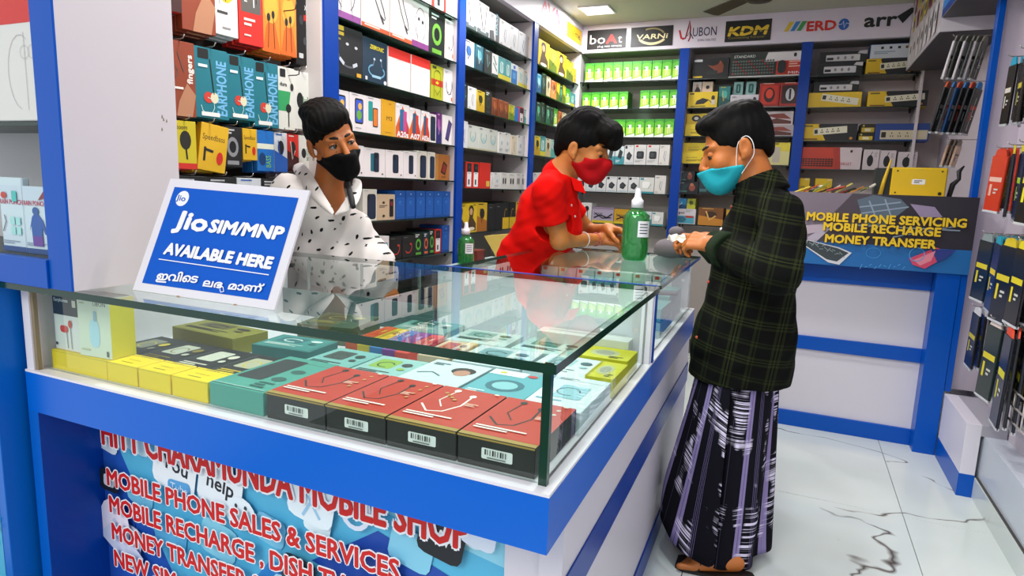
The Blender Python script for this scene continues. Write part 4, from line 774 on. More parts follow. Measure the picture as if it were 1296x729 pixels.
# ---------------- hanging packets on the right wall
def packet_mesh(wd,h,c,card,label,kind=0):
    mb=MB(); mb.bev(-wd/2,wd/2,-.006,.006,-h,-.035,M(c,.25),.003)
    mb.box(-wd/2,wd/2,-.0065,.0065,-h,-h+.01,M('#c9cdd0',.1)); 
    for s in(1,-1):
        F=Face(mb,(-wd/2*s,-.0064*s,-h),(s,0,0),(0,0,1),wd,h-.035)
        F.r(.1,.55,.9,.63,label); F.r(.2,.3,.34,.5,label); F.r(.45,.1,.55,.8,'#b8bcc0') if kind==1 else None; F.bars(.5,.4,.3,2,.03,'#c8c8c0')
    mb.prism([(-wd*.4,-.04),(wd*.4,-.04),(wd*.3,-.008),(.01,.0),(-.01,.0),(-wd*.3,-.008)],-.0035,.0035,card,Matrix.Rotation(R(90),4,'X')); 
    return mb.mesh('hanging_packet')
def hook(loc,L,dirv=(-1,0,0),parent=None,up=.014):
    mb=MB(); d=Vector(dirv); p=Vector((0,0,0)); mb.tube([p-d*L,p-d*.012,p+Vector((0,0,.003)),p+d*.006+Vector((0,0,up))],.0022,M('#b9b4b0',.25,.8),6); o=mb.build('peg_hook'); o.location=loc
    return o
HK=[(2.0,[3.60,3.43,3.27,3.1],'upper row'),(1.60,[3.57,3.39,3.24,3.08],'second row'),(1.215,[3.58,3.40,3.23,3.05],'third row'),(.872,[3.57,3.25,3.06],'lowest row'),(2.33,[3.42,3.2],'top row')]
pal={'upper row':[('#1e1c18','#1aa0c4','#d8d4c8',.30),('#2a241c','#3fb0c8','#c8b838',.31),('#23201c','#e0d22a','#d0341e',.30),('#1b1b1b','#e0d22a','#d8cc2a',.33)],
'second row':[('#c83a1e','#c83a1e','#e0b8a8',.29),('#22262a','#e0d22a','#d8d8d8',.31),('#1a2a4c','#e0d22a','#9ac82a',.32),('#141614','#e0d81a','#e0d81a',.33)],
'third row':[('#16283c','#8a9a9c','#d8c82a',.32),('#15305a','#1fa0bc','#e4c81e',.34),('#101a2c','#d8c02a','#d8c82a',.36),('#17181c','#e6d81e','#e0d01e',.34)],
'lowest row':[('#1b1c20','#d8d8dc','#c8b82a',.30),('#22302c','#e0d0c8','#d8c82a',.36),('#141a24','#e84a1e','#e0d81a',.42)],
'top row':[('#1a1c1c','#2a2c28','#d8cc2a',.32),('#2c2c26','#c83a1e','#d8a08a',.28)]}
desc={'upper row':'beside the blue stile','second row':'right of the banner','third row':'right of the desk','lowest row':'above the low plinth','top row':'under the overhead cabinet'}
for z,ys_,nm in HK:
    for j,y in enumerate(ys_):
        pos=['far end','second peg','third peg','near end'][j]
        h=hook((.80,y,z),.17); tag(h,'chrome peg hook at the %s of the %s'%(pos,nm),'hook','peg hooks on the right wall')
        c,card,lab,hh=pal[nm][j]
        for k in range(5):
            cc=[c,'#1c1e22',c,'#16181a','#23364a'][k]; me=packet_mesh(.115,hh-.012*(k%2),cc,card,lab,k%2)
            o=bpy.data.objects.new('hanging_packet',me); C.objects.link(o); o.location=(.822+.026*k,y,z-.001); o.rotation_euler=(R(0),R(-4+3*(k%3)),R(90+random.uniform(-16,16)))
            tag(o,'%s packet on the %s peg, %s %s'%(['front','second','middle','fourth','rear'][k],['farthest','second farthest','third farthest','nearest'][j],nm,desc[nm]),'packet','packets hanging from the %s of pegs'%nm)
# packets beyond the stile: white glass packs above, black and orange below, wire grid
t=thing('wire_grid','wire grid rack on the right wall beyond the blue stile','rack')
for k in range(7):
    mb=MB(); y=4.1+.05*k; mb.tube([(.90,y,1.35),(.90,y,2.0)],.003,M('#b8a898',.3,.7),6); mb.build('grid_wire',t)
for k in range(6):
    mb=MB(); z=1.4+.11*k; mb.tube([(.90,4.08,z),(.90,4.42,z)],.003,M('#b8a898',.3,.7),6); mb.build('grid_wire',t)
def grp2(n,z,y0,dy,x0,dx,cs,card,lab,hh,label):
    h=hook((x0-.02,y0+dy*n/2,z),WR-x0+.02); tag(h,label+' peg','hook','pegs beyond the stile')
    for k in range(n):
        me=packet_mesh(.10,hh,cs[k%len(cs)],card[k%len(card)],lab[k%len(lab)],k%2)
        o=bpy.data.objects.new('hanging_packet',me); C.objects.link(o); o.location=(x0+dx*k,y0+dy*k*.4,z-.0012*k); o.rotation_euler=(R(10),R(0),R(62+random.uniform(-7,7)))
        tag(o,'%s %s'%(ORD[k],label),'packet','packets beyond the blue stile')
grp2(6,2.27,4.40,.01,.735,.026,['#dcd8da','#3a4038','#dcd8da','#2c322c'],['#8a8a80'],['#2a2a2a'],.24,'thin white screen guard pack from left, below the overhead cabinet')
grp2(6,2.02,4.38,.01,.715,.030,['#1c2226','#22282c','#1a4a7a','#181a1c'],['#e2561c','#1f7ac0'],['#9aa4a8','#c83a2a'],.29,'dark pouch from left with orange and blue tops, beyond stile')
grp2(3,1.71,4.50,.0,.79,.02,['#c8a890','#6a5a4c'],['#8a7a6c'],['#3a2a22'],.16,'small brown pack from left, right of the yellow case')
# lower wire rack at the right edge
t=thing('wire_rack','white wire rack at the right edge below the hanging packets','rack')
for k in range(6):
    mb=MB(); mb.tube([(.86,2.55+.12*k,.50),(.86,2.55+.12*k,.62)],.003,M('#d8d0cc',.3,.4),6); mb.build('rack_wire',t)
for z in(.50,.56,.62):
    mb=MB(); mb.tube([(.86,2.5,z),(.86,3.2,z)],.004,M('#d8d0cc',.3,.4),6); mb.build('rack_wire',t)
for y in(2.6,3.1):
    mb=MB(); mb.tube([(.86,y,.56),(.97,y,.56)],.004,M('#d8d0cc',.3,.4),6); mb.build('rack_bracket',t)
# ---------------- pegboard area on the left, between pillar and first bay
PX=-2.20
t=thing('peg_wall','dark peg wall behind the hanging earphone boxes','pegboard')
mb=MB(); mb.box(PX-.05,PX-.03,1.25,2.24,.1,2.5,M('#3a3431',.7)); mb.build('back_panel',t)
for k in range(6):
    mb=MB(); mb.tube([(PX-.025,1.26,1.32+.2*k),(PX-.025,2.24,1.32+.2*k)],.006,M('#4c4641',.3,.6),6); mb.build('rail',t)
mb=MB(); mb.bev(PX-.03,XL-.005,2.238,2.255,.1,2.553,M('#cfc9c6',.5,grain=.02),.001); mb.bev(XL-.005,XL+.008,2.248,2.339,.1,2.553,M('#003c9c',.4,grain=.02,specular=.25),.001); mb.build('end_panel',t)
def a_fing(F): F.t('fingers',.90,.45,.075,'#e8ddd4',rot=90,wd=.95,bold=.05) ; F.p([(.3,0),(.85,.0),(1,.3),(.7,.45),(.4,.2)],'#b07a5a'); F.l([(.15,.75),(.4,.6),(.3,.5)],F.W*.03,'#5a4a44'); F.l([(.4,.85),(.6,.6)],F.W*.03,'#5a4a44'); F.bars(.2,.36,.4,1,.03,'#e8ddd4')
def a_ycirc(F): F.e(.5,.62,.42,.24,'#e6b42a'); F.e(.45,.78,.1,.07,'#22201e'); F.l([(.45,.78),(.48,.4)],F.W*.03,'#22201e'); F.l([(.2,.7),(.22,.35)],F.W*.02,'#22201e'); F.bars(.1,.25,.5,1,.03,'#3a3a3a'); F.bars(.3,.08,.4,1,.02,'#8a8a8a')
def a_moto(F): F.r(.1,.38,.9,1,'#5a5650'); F.l([(.6,.9),(.62,.45)],F.W*.05,'#c8c8cc'); F.l([(.75,.95),(.72,.5)],F.W*.03,'#22201e'); F.t('motorola',.34,.5,.05,'#f0ece8',rot=90,wd=1.0,bold=.05); F.bars(.2,.28,.5,2,.03,'#f0c8c0'); F.bars(.2,.1,.3,1,.02,'#f0c8c0')
def a_orange(F): F.p([(0,.0),(1,.0),(.6,.5),(.2,.3)],'#e2641a'); F.e(.5,.55,.4,.2,'#f0a83a'); F.rr(.1,.82,.45,.97,'#f4f0ea',.2); F.e(.35,.42,.1,.05,'#22201e'); F.e(.6,.46,.09,.05,'#22201e'); F.l([(.37,.42),(.3,.05)],F.W*.03,'#22201e'); F.l([(.6,.46),(.66,.05)],F.W*.03,'#22201e'); F.bars(.15,.7,.5,1,.02,'#c8642a'); F.e(.85,.9,.05,.03,'#c8541a')
def a_bass2(F): F.r(.45,.55,.85,.62,'#b8241e'); F.t('XHS',.5,.68,.06,'#f0f0f0',wd=.3); F.e(.3,.55,.12,.06,'#33363a'); F.e(.5,.3,.1,.05,'#3f4246'); F.rr(.15,.08,.4,.14,'#c8c8c8'); F.bars(.2,.9,.3,1,.03,'#c8b8b0')
def a_ear(t_='EARPHONE'):
    def f(F): F.rr(.1,.84,.42,.98,'#101412',.1); F.t(t_,.94,.06,.16,'#6fb0d8',rot=90,wd=.78*F.H/F.W,bold=.03); F.e(.38,.3,.14,.08,'#c83a2a'); F.e(.56,.3,.12,.08,'#d8d0b0'); F.l([(.45,.85),(.55,.35)],F.W*.03,'#15201e'); F.a(.35,.18,.2,.12,F.W*.02,-180,90,'#b8d8d4',8); F.bars(.1,.72,.3,1,.04,'#d8e8e8'); F.rr(.15,.03,.7,.09,'#e0e0da')
    return f
def a_dura(F): F.p([(0,.3),(.6,.3),(.75,.62),(0,.62)],'#2f9a5a'); F.rr(.12,.84,.45,.97,'#15181a',.1); F.t('dura',.12,.7,.06,'#22282a',wd=.4,bold=.03); F.e(.6,.35,.16,.07,'#1a1c1e'); F.l([(.6,.35),(.6,.05)],F.W*.06,'#1a1c1e'); F.e(.82,.7,.1,.06,'#1a1c1e')
def a_bassgrn(F): F.r(0,.55,1,.68,'#d8dcc8'); F.t('BASS',.8,.1,.14,'#8ac83a',rot=90,wd=.6); F.e(.3,.3,.2,.16,'#133a6a')
def a_yelp(F): F.e(.5,.6,.26,.2,'#23201a'); F.l([(.5,.5),(.55,.2)],F.W*.08,'#23201a'); F.r(.0,.0,1,.12,'#c8281e'); F.t('boom',.1,.82,.1,'#2c2612',wd=.5)
def a_ylab(F): F.t('Speedbass',.08,.66,.12,'#3a2810',wd=.8); F.l([(.2,.5),(.2,.2)],F.W*.08,'#23201a'); F.l([(.2,.45),(.5,.42)],F.W*.09,'#23201a'); F.e(.75,.3,.12,.14,'#c8281e')
PDES={'fing':('brown earphone box with vertical lettering','#8a3a1e',a_fing),'yc':('white earphone box with yellow disc','#e2ddd8',a_ycirc),'mo':('red and grey earphone box','#d2241a',a_moto),'og':('orange earphone box with black buds','#e8882a',a_orange),
'bb':('black earphone box with red stripe','#141416',a_bass2),'te':('teal earphone blister lettered EARPHONE','#17707e',a_ear()),'du':('white and green earphone pack','#d8d8ce',a_dura),'wg':('white headphone pack with green lettering','#d8d8d0',lambda F:(F.e(.4,.5,.2,.14,'#1c1c1e'),F.t('MUSIC',.9,.3,.12,'#2a7a3a',rot=90,wd=.8))),
'ba':('bright blue bass earphone box','#1a6ab8',a_bassgrn),'yl':('yellow earphone blister with black bud','#c8b41e',a_yelp),'yb':('yellow pouch with dark heading','#d8a81e',a_ylab),'bk':('black earphone pouch','#1a1a1c',a_colour('#8a8a8e','#c0c0c4')),'rd':('red and black earphone pack','#c8281e',a_mix('#3a1210','#1a1a1c','#e0d0c8')),'bs2':('blue and white earphone pouch','#c8ccd0',a_mix('#1f5ab0','#1a1c22','#1f5ab0'))}
def pegrow(zt,items,rown,px0,px1,xf=-1.98,pyq=100):
    n=len(items); tot=sum(i[1]+(i[3] if len(i)>3 else 0) for i in items); y0=at(px0,pyq,X=xf).y; y1=at(px1,pyq,X=xf).y; k=(y1-y0)/tot; y=y0; seen={}
    cnt={}
    for i in items: cnt[i[0]]=cnt.get(i[0],0)+1
    for i in items:
        key,w0,h=i[:3]; g=i[3] if len(i)>3 else 0; y+=g*k; w_=w0*k; ph,col,art=PDES[key]; seen[key]=seen.get(key,0)+1
        lab=(ph if cnt[key]==1 else ORD[seen[key]-1]+' '+ph+' from the left')+', '+rown
        me=pbox('peg'+key,w_-.012,h,.032,col,art)
        tilt=i[4] if len(i)>4 else 0
        T=Matrix.Translation((xf+random.uniform(-.004,.004),y+w_/2,zt-h))@Matrix.Rotation(R(90-9+random.uniform(-4,4)),4,'Z')@Matrix.Rotation(R(tilt),4,'Y')
        put(me,'hanging_carton',lab,'box',T,'hanging earphone boxes, '+rown)
        # the stack behind on the same peg
        for q in(1,2):
            T2=Matrix.Translation((xf-.037*q,y+w_/2+.006*q,zt-h-.004*q))@Matrix.Rotation(R(90-9+random.uniform(-3,3)),4,'Z')
            put(me,'hanging_carton',('behind the ' if q==1 else 'rearmost behind the ')+lab,'box',T2,'hanging earphone boxes, '+rown)
        hk=hook((xf+.02,y+w_/2,zt+.006),xf+.02-PX+.02,(1,0,0)); tag(hk,'hook of the '+lab,'hook','peg hooks on the left')
        y+=w_
pegrow(2.16,[('rd',.10,.27),('fing',.17,.315),('yc',.135,.30),('mo',.145,.31),('og',.12,.315),('og',.115,.31),('bb',.13,.33)],'top peg row',204,397,pyq=40)
pegrow(1.80,[('fing',.13,.25,0),('te',.165,.245),('te',.15,.235),('te',.14,.25),('du',.11,.25),('wg',.11,.24)],'middle peg row',212,392,pyq=130)
pegrow(1.535,[('yl',.12,.165),('yb',.16,.17,0,8),('bk',.12,.15),('yb',.1,.12),('ba',.12,.16),('bs2',.1,.16),('rd',.1,.15),('wg',.1,.15)],'lower peg row',222,394,pyq=200)
pegrow(1.345,[('bk',.13,.16),('bk',.13,.15),('bs2',.12,.15),('bk',.12,.15),('rd',.1,.15)],'lowest peg row',222,380,pyq=240)
for z,px in((2.02,386),(1.77,389)):   # two empty black hooks near the end panel
    h=hook((XL-.02,at(px,60,X=XL).y-.03,z),.2,(1,0,0),up=.03); h.data.materials[0]=M('#1a1a1c',.4); tag(h,'empty black hook %s beside the black earphone box'%('upper' if z>1.9 else 'lower'),'hook','empty hooks by the end panel')
# ---------------- niche goods
mb=MB(); mb.bev(-2.1,-1.66,.975,1.03,1.466,1.98,'#e4dfda',.002); F=Face(mb,(-2.1,.9748,1.466),(1,0,0),(0,0,1),.44,.514)
F.r(0,.44,1,.76,'#d8200f'); F.r(0,.76,1,1,'#7a4420'); F.r(.55,.8,.9,.95,'#a8642a'); F.a(.82,.22,.12,.17,.0015,60,260,'#b9b4b4'); F.l([(.86,.40),(.86,.05)],.0015,'#b0acac'); F.a(.86,.31,.04,.03,.0012,0,360,'#b8b4b4'); F.a(.93,.31,.04,.03,.0012,0,360,'#b8b4b4')
o=mb.build('large_carton'); tag(o,'large white carton with red band in the left display niche','box')
for i,(x,a) in enumerate(((-1.848,0),(-1.742,3))):
    mb=MB(); mb.bev(-.05,.05,0,.02,0,.17 if i else .19,M('#cfe0e8',.3),.003); F=Face(mb,(-.05,-.0003,0),(1,0,0),(0,0,1),.10,.17)
    F.r(.0,.72,1,1,'#c8d8e4'); F.r(0,.0,1,.08,'#1c4a8a'); F.t('RAIN PONCHO' ,.03,.72,.07,'#c8405a',wd=1.1 if i==0 else .92,bold=.02)
    F.bars(.05,.15,.8,2,.015,'#8a9ab0')
    if i: F.p([(.2,.34),(.32,.55),(.42,.6),(.55,.6),(.72,.5),(.85,.3),(.78,.3),(.68,.4),(.66,.14),(.3,.14),(.28,.42)],'#2458a8'); F.e(.47,.64,.12,.06,'#2a5a9c'); F.r(.32,.12,.68,.27,'#6a3a9a'); F.p([(.6,.8),(.85,.95),(.95,.85)],'#8a3030')
    else:
        F.l([(.1,.3),(.25,.45),(.2,.55)],.003,'#20242c'); 
        for q in range(4): F.rr(.45+.24*(q%2),.26+.15*(q//2),.64+.24*(q%2),.38+.15*(q//2),'#a8e0dc')
        F.e(.25,.85,.12,.05,'#c83a2a'); F.rr(.6,.76,.8,.92,'#4ac0b8')
    o=mb.build('rain_poncho_pack'); o.location=(x,.985,1.137); o.rotation_euler=(0,0,R(a)); tag(o,['white rain poncho pack with icon squares at the photo edge','rain poncho pack with blue and purple figure'][i],'packet')
for i in range(3):
    mb=MB(); mb.prism([(-.05,0),(.05,0),(.06,.05),(.02,.075),(-.03,.06),(-.06,.03)],0,.05,PLASTIC,Matrix.Rotation(R(90),4,'X')); mb.prism([(-.03,.01),(.02,.01),(.03,.04)],.01,.02,['#b8d8dc','#d8dcd4','#a8c0b8'][i],Matrix.Rotation(R(90),4,'X')); o=mb.build('clear_pouch'); o.location=(-1.83+.075*i,1.07,1.30-.165+.165*0+.05*(i%2)+.0); tag(o,['leftmost','middle','rightmost'][i]+' crumpled clear pouch behind the rain poncho packs','packet','clear pouches in the niche')
for i in range(3):
    mb=MB(); mb.bev(-.04,.04,0,.03,0,.22,M(['#26331f','#1f2a24','#2c3a26'][i],.2),.002); F=Face(mb,(-.04,-.0003,0),(1,0,0),(0,0,1),.08,.22); F.rr(.2,.3,.8,.8,'#3c4a34'); F.e(.5,.6,.2,.1,'#1a2018'); F.bars(.2,.2,.5,2,.03,'#8a9a7c'); o=mb.build('dark_carton'); o.location=(-1.90+.088*i,1.12,1.137); tag(o,['leftmost','middle','rightmost'][i]+' dark green carton at the back of the niche','box','dark cartons in the niche')
# ---------------- goods in the glass cases
def flat(key,wd,dp,hh,body,art,x,y,z,rz,label,front=None,group=None,name='flat_carton',sm=None):
    me=pbox('flat'+key,wd,hh,dp,body,art,None,'top',front)
    T=Matrix.Translation((x,y,z))@Matrix.Rotation(R(rz),4,'Z'); return put(me,name,label,'box',T,group)
ZF=ZL+.0005
def gx(px,pyy,z=ZF): return at(px,pyy,Z=z)
def barc(F):
    F.rr(.32,.32,.72,.68,'#e8e6e2'); 
    for k in range(9): F.r(.36+.034*k,.46,.36+.034*k+(.01 if k%3 else .02),.64,'#1a1a1a')
    F.r(.4,.37,.64,.41,'#6a6a6a'); F.r(0,.94,1,1,'#a8863c') 
def a_redbox(kind):
    def f(F):
        F.r(.0,.0,1,.06,'#a8863c'); F.r(0,.06,1,1,'#c0301a')
        dk='#22201e' if kind!=2 else '#efe9e2'
        F.l([(.1,.45),(.3,.3),(.5,.35),(.62,.55),(.6,.8)],F.W*.03,dk); F.l([(.3,.9),(.25,.6),(.4,.45)],F.W*.02,dk); F.e(.6,.82,.05,.04,dk); F.e(.3,.9,.05,.04,dk)
        for q in range(4): F.e(.82 if kind!=2 else .2+.08*q,.86-.12*q if kind!=2 else .8-.05*q,.03,.022,'#c8904a' if kind!=3 else '#d8c8b8')
        F.bars(.08,.2,.75,2,.025,'#f0e0d8'); F.bars(.66,.6,.2,3,.015,'#e8b8a4'); F.e(.88,.95,.04,.015,'#e8d8c8')
    return f
# red and black boxes along the front glass
edges=[329,400,477,573,688]; ybase=Y0+.042
xe=[at(p,q,Z=ZF) for p,q in((329,520),(400,537),(477,555),(573,578),(690,606))]
xs4=[-1.034,-.868,-.715,-.552,-.388]
for k in range(4):
    a,b_=xs4[k],xs4[k+1]
    flat('red%d'%k,b_-a-.004,.235,.060,'#1b1d18',a_redbox(k),(a+b_)/2,ybase,ZF,0,['leftmost red and black earphone box at the front glass','second red and black earphone box from the left','third red box, white neckband printed on it','rightmost red box in the glass corner'][k],barc,'red and black boxes at the front glass')
# teal box with clear window
def a_tealwin(F): F.rr(.08,.25,.55,.9,'#2a3434',.1); F.e(.75,.6,.12,.06,'#2c5c54'); F.e(.75,.35,.12,.06,'#2c5c54'); F.bars(.6,.2,.3,3,.03,'#1f5a50'); F.r(.02,.02,.98,.04,'#8ab8b0')
flat('tw',.165,.26,.055,'#4a9a8c',a_tealwin,-1.125,ybase,ZF,0,'teal box with dark clear window beside the yellow boxes')
# five yellow boxes
def a_yell(F): F.bars(.3,.2,.4,1,.04,'#8a7a10'); F.bars(.3,.9,.4,1,.02,'#8a7a10'); F.t('Wubon',.3,.45,.06,'#6a5c10',wd=.4)
xy=[-1.792,-1.683,-1.570,-1.455,-1.335,-1.212]
for k in range(5):
    a,b_=xy[k],xy[k+1]
    flat('y%d'%(k%2),.112 if k<4 else .119,.078,.052,'#f4d008',a_yell,(a+b_)/2,ybase,ZF,0,['leftmost yellow earphone carton under the standing boxes','second yellow earphone carton from the left','middle yellow earphone carton at the front glass','fourth yellow earphone carton from the left','rightmost yellow earphone carton beside the teal box'][k],lambda F:(F.r(.0,.93,1,.96,'#c8b410'),),'yellow cartons at the front glass')
# two boxes standing on the yellow ones
def a_earred(F): F.r(0,.62,1,1,'#23282a'); F.t('Earphones',.06,.85,.06,'#f0f0f0',wd=.55,bold=.03); F.rr(.78,.78,.92,.9,'#e8e0c8'); F.l([(.52,.05),(.5,.38)],F.W*.02,'#3a3a3a'); F.l([(.68,.05),(.66,.45)],F.W*.02,'#3a3a3a'); F.rr(.26,.32,.56,.44,'#d8402a',.4); F.e(.66,.48,.07,.07,'#c8402a'); F.r(.06,.08,.12,.13,'#2a2a2a')
me=pbox('earred',.105,.155,.06,'#e6e2de',a_earred); put(me,'carton','white and black carton with red earphones in the left case corner','box',Matrix.Translation((-1.737,ybase+.01,ZF+.0525)))
def a_ubon(F): F.t('UBON',.5,.86,.07,'#2a3038',wd=.38); F.rr(.36,.16,.66,.64,'#b8dce8',.5); F.rr(.5,.6,.6,.78,'#9ab8c8',.4); F.bars(.08,.88,.18,1,.02,'#b8b48c'); F.bars(.08,.1,.3,1,.03,'#c8c4a0'); F.r(.86,.04,.92,.13,'#5a5a52')
me=pbox('ubon',.115,.158,.07,'#dfe2cc',a_ubon,'#d8cc12'); o=put(me,'carton','pale carton with yellow sides standing in the left case corner','box',Matrix.Translation((-1.617,ybase+.005,ZF+.0525))@Matrix.Rotation(R(4),4,'Z'))
# ... second and further rows: flat cartons of many kinds
def a_pack(c,d,e_):
    def f(F): F.r(.05,.05,.95,.95,c); F.rr(.15,.45,.6,.85,d); F.a(.4,.62,.15,.12,F.W*.03,20,300,e_,8); F.bars(.1,.3,.7,3,.03,e_); F.e(.78,.7,.1,.08,e_); F.e(.8,.5,.07,.05,d)
    return f
def a_face(F): F.r(0,0,1,1,'#c8d8dc'); F.e(.7,.7,.2,.14,'#2a1c18'); F.e(.72,.62,.13,.12,'#b8806a'); F.r(.0,.0,1,.1,'#2a9ab8'); F.l([(.1,.4),(.3,.5),(.5,.4)],F.W*.03,'#5a6a70'); F.bars(.08,.85,.3,2,.03,'#6a7a80')
def a_round(F): F.r(0,0,1,1,'#5aa4b0'); F.e(.5,.45,.3,.22,'#2f6a78'); F.e(.5,.45,.2,.14,'#86bcc4'); F.r(0,.8,.6,1,'#d8e4e8'); F.e(.2,.9,.06,.04,'#c8b82a'); F.e(.7,.9,.08,.05,'#c83a3a'); F.bars(.08,.15,.3,2,.03,'#e0eef0')
def a_whiteb(F): F.bars(.1,.9,.4,2,.02,'#8a9498'); F.rr(.3,.3,.8,.7,'#9ccad4'); F.a(.5,.5,.2,.12,F.W*.03,0,300,'#4a6a74',8); F.bars(.1,.2,.5,1,.03,'#7ab0c0')
def a_yel2(F): F.r(0,0,1,1,'#d8d01e'); F.e(.45,.5,.3,.3,'#c8c890'); F.e(.45,.5,.2,.2,'#a8a894'); F.bars(.6,.2,.3,2,.05,'#4a4a1c'); F.r(.0,.0,.08,1,'#b8b020')
G_=[
('da',.135,.22,.03,'#1c2826',a_pack('#182422','#8a8c7c','#d8c03a'),-1.70,1.10,0,-2,'dark pack with white swirl behind the leftmost yellow boxes'),
('dd',.135,.22,.03,'#1c2826',a_pack('#1a2020','#c8c8b8','#8a7a2a'),-1.56,1.10,0,-1,'dark pack with grey swirl, second from the case end'),
('db',.135,.22,.03,'#1c2826',a_pack('#141c1c','#d0cfc0','#e0d8c8'),-1.42,1.10,0,0,'dark pack with pale swirl behind the middle yellow boxes'),
('dc',.135,.22,.03,'#1c2826',a_pack('#1a2020','#b8b49a','#d8b82a'),-1.28,1.10,0,1,'dark pack with gold swirl beside the teal box'),
('ld',.28,.13,.055,'#8a8420',a_pack('#8a8420','#5a5416','#2a2610'),-1.62,1.35,0,-4,'olive yellow carton near the left case end'),
('lf',.2,.2,.06,'#5a6a50',a_pack('#4a6050','#3a4a3a','#9a9a5a'),-1.36,1.60,0,10,'tilted grey green carton at the back of the case'),
('tc',.2,.14,.045,'#2f7a78',a_pack('#3a8a86','#2a6a70','#d0e4e0'),-1.32,1.36,0,4,'dark teal carton in the middle of the case'),
('ta',.15,.20,.04,'#7ab4b0',a_pack('#7ab4b0','#3a4a44','#1f3a34'),-1.115,1.27,0,0,'pale teal box with dark ovals behind the teal window box'),
('tb',.15,.20,.04,'#98c0bc',a_pack('#90bcb8','#8ab03a','#2c3a34'),-.955,1.265,0,1,'pale teal box with green swirl behind the red boxes'),
('fa',.17,.22,.045,'#c8d8dc',a_face,-.79,1.27,0,-1,'white box with a portrait print behind the red boxes'),
('ra',.165,.22,.045,'#5aa4b0',a_round,-.612,1.27,0,-1,'teal box with large round print in mid case'),
('wa',.14,.25,.05,'#dce8ec',a_whiteb,-.453,1.265,0,0,'white and blue box behind the rightmost red box'),
('oa',.045,.24,.045,'#d85a2a',a_pack('#d85a2a','#c83a20','#e8c83a'),-1.19,1.52,0,4,'narrow orange carton in the rainbow row'),
('oe',.045,.24,.045,'#d8b82a',a_pack('#d8b82a','#b89a20','#3a2a1a'),-1.142,1.515,0,4,'narrow yellow carton in the rainbow row'),
('ob',.045,.24,.045,'#2a7ab8',a_pack('#2a7ab8','#1f5a90','#9ac8e8'),-1.094,1.51,0,4,'narrow blue carton in the rainbow row'),
('oc',.045,.24,.045,'#7a3a90',a_pack('#7a3a90','#5a2a70','#c8a0d8'),-1.046,1.505,0,4,'narrow violet carton in the rainbow row'),
('od',.045,.24,.045,'#d8402a',a_pack('#d8402a','#a82a1c','#f0b8a8'),-.998,1.50,0,4,'narrow red carton in the rainbow row'),
('og',.10,.2,.045,'#c8b090',a_pack('#d8c0a0','#c85a3a','#6a4a3a'),-.90,1.51,0,2,'cream carton with red print beyond the portrait box'),
('wc',.2,.2,.045,'#c4d0d4',a_pack('#c4d0d4','#7aa4ac','#3a5a60'),-.735,1.51,0,2,'grey blue box beyond the round print box'),
('wb',.17,.2,.045,'#dce8ec',a_pack('#e0e8e8','#a8c8d0','#4a6a74'),-.545,1.52,0,-2,'white box with pale blue print near the right glass'),
('ya',.075,.16,.05,'#d8d01e',a_yel2,-.423,1.54,0,0,'bright yellow box against the right glass'),
('yb',.15,.13,.05,'#d8d01e',a_yel2,-.47,1.73,0,0,'yellow box with round print near the white partition'),
('wd',.2,.17,.04,'#bcd4d0',a_pack('#bcd4d0','#5a8a80','#2c4a44'),-.66,1.73,0,-3,'pale green box left of the yellow one'),
('wf',.2,.17,.04,'#c8d8d4',a_pack('#c8d8d4','#8ab0a8','#3a5a50'),-.88,1.73,0,2,'pale grey box in the last row by the partition'),
('we',.2,.17,.04,'#7aa8a0',a_pack('#7aa8a0','#3a6a60','#e0e8e0'),-1.12,1.77,0,3,'sea green box behind the rainbow row'),
]
for g in G_: flat(g[0],g[1],g[2],g[3],g[4],g[5],g[6],g[7],ZF,g[9],g[10])
for k,(x,y,lab) in enumerate(((-.575,1.86,'long white carton lying against the partition'),(-.50,1.66,''))):
    if k==0: flat('lw',.30,.07,.075,'#dfe0dc',lambda F:F.bars(.1,.5,.6,1,.1,'#9a9aa0'),x,1.862,ZF,0,lab)
# cartons in the inner case (upright, white charger boxes), seen through the side glass
flat('ia',.5,.2,.05,'#3f8c8c',a_pack('#3f8c8c','#7ab0a8','#b89a3a'),-.66,2.28,ZF+.06,0,'wide teal carton in the inner case'); flat('ib',.5,.24,.058,'#8fb4b4',a_pack('#8fb4b4','#5a8a88','#dce4e0'),-.66,2.28,ZF,0,'pale teal carton under the wide teal one')
flat('ic',.16,.13,.06,'#c03a22',a_pack('#c8b8a8','#8a8a80','#4a3a34'),-.50,2.09,ZF,0,'small red edged carton in the inner case')
flat('id',.45,.3,.11,'#4f9390',a_pack('#4f9390','#86b4ac','#c8a84a'),-.66,2.58,ZF,0,'deep teal carton at the far inner case')
mb=MB(); mb.bev(-.035,.035,0,.15,0,.011,'#20262a',.004); F=Face(mb,(-.035,0,.0112),(1,0,0),(0,1,0),.07,.15); F.rr(.08,.06,.92,.94,'#39444a',.1); o=mb.build('mobile_phone'); o.location=(-.56,2.60,ZF+.1105); o.rotation_euler=(0,0,R(-70)); tag(o,'dark mobile phone lying on a teal carton in the inner case','phone')
for k in range(9):
    me=pbox('ich',.085,.155,.05,'#d2d6d6',a_charger); put(me,'carton',ORD[k]+' upright charger box from the left at the inner case rear','box',Matrix.Translation((-1.06+.09*k if k<7 else -.44+.0*k+.02*(k-7),2.86+.0*k if k<7 else 2.80-.06*(k-7),ZF+(0 if k<7 else .111)))@Matrix.Rotation(R(random.uniform(-4,4)),4,'Z'),'charger boxes at the inner case rear') if k<7 else None
for k in range(5):
    me=pbox('icg',.085,.13,.04,['#c8d4d4','#9ab8b8'][k%2],a_adapter); put(me,'carton',ORD[k]+' leaning adapter box from the left, near the left end of the inner case','box',Matrix.Translation((-1.07+.04*k,2.05+.12*k,ZF))@Matrix.Rotation(R(20),4,'Z'),'adapter boxes in the inner case')
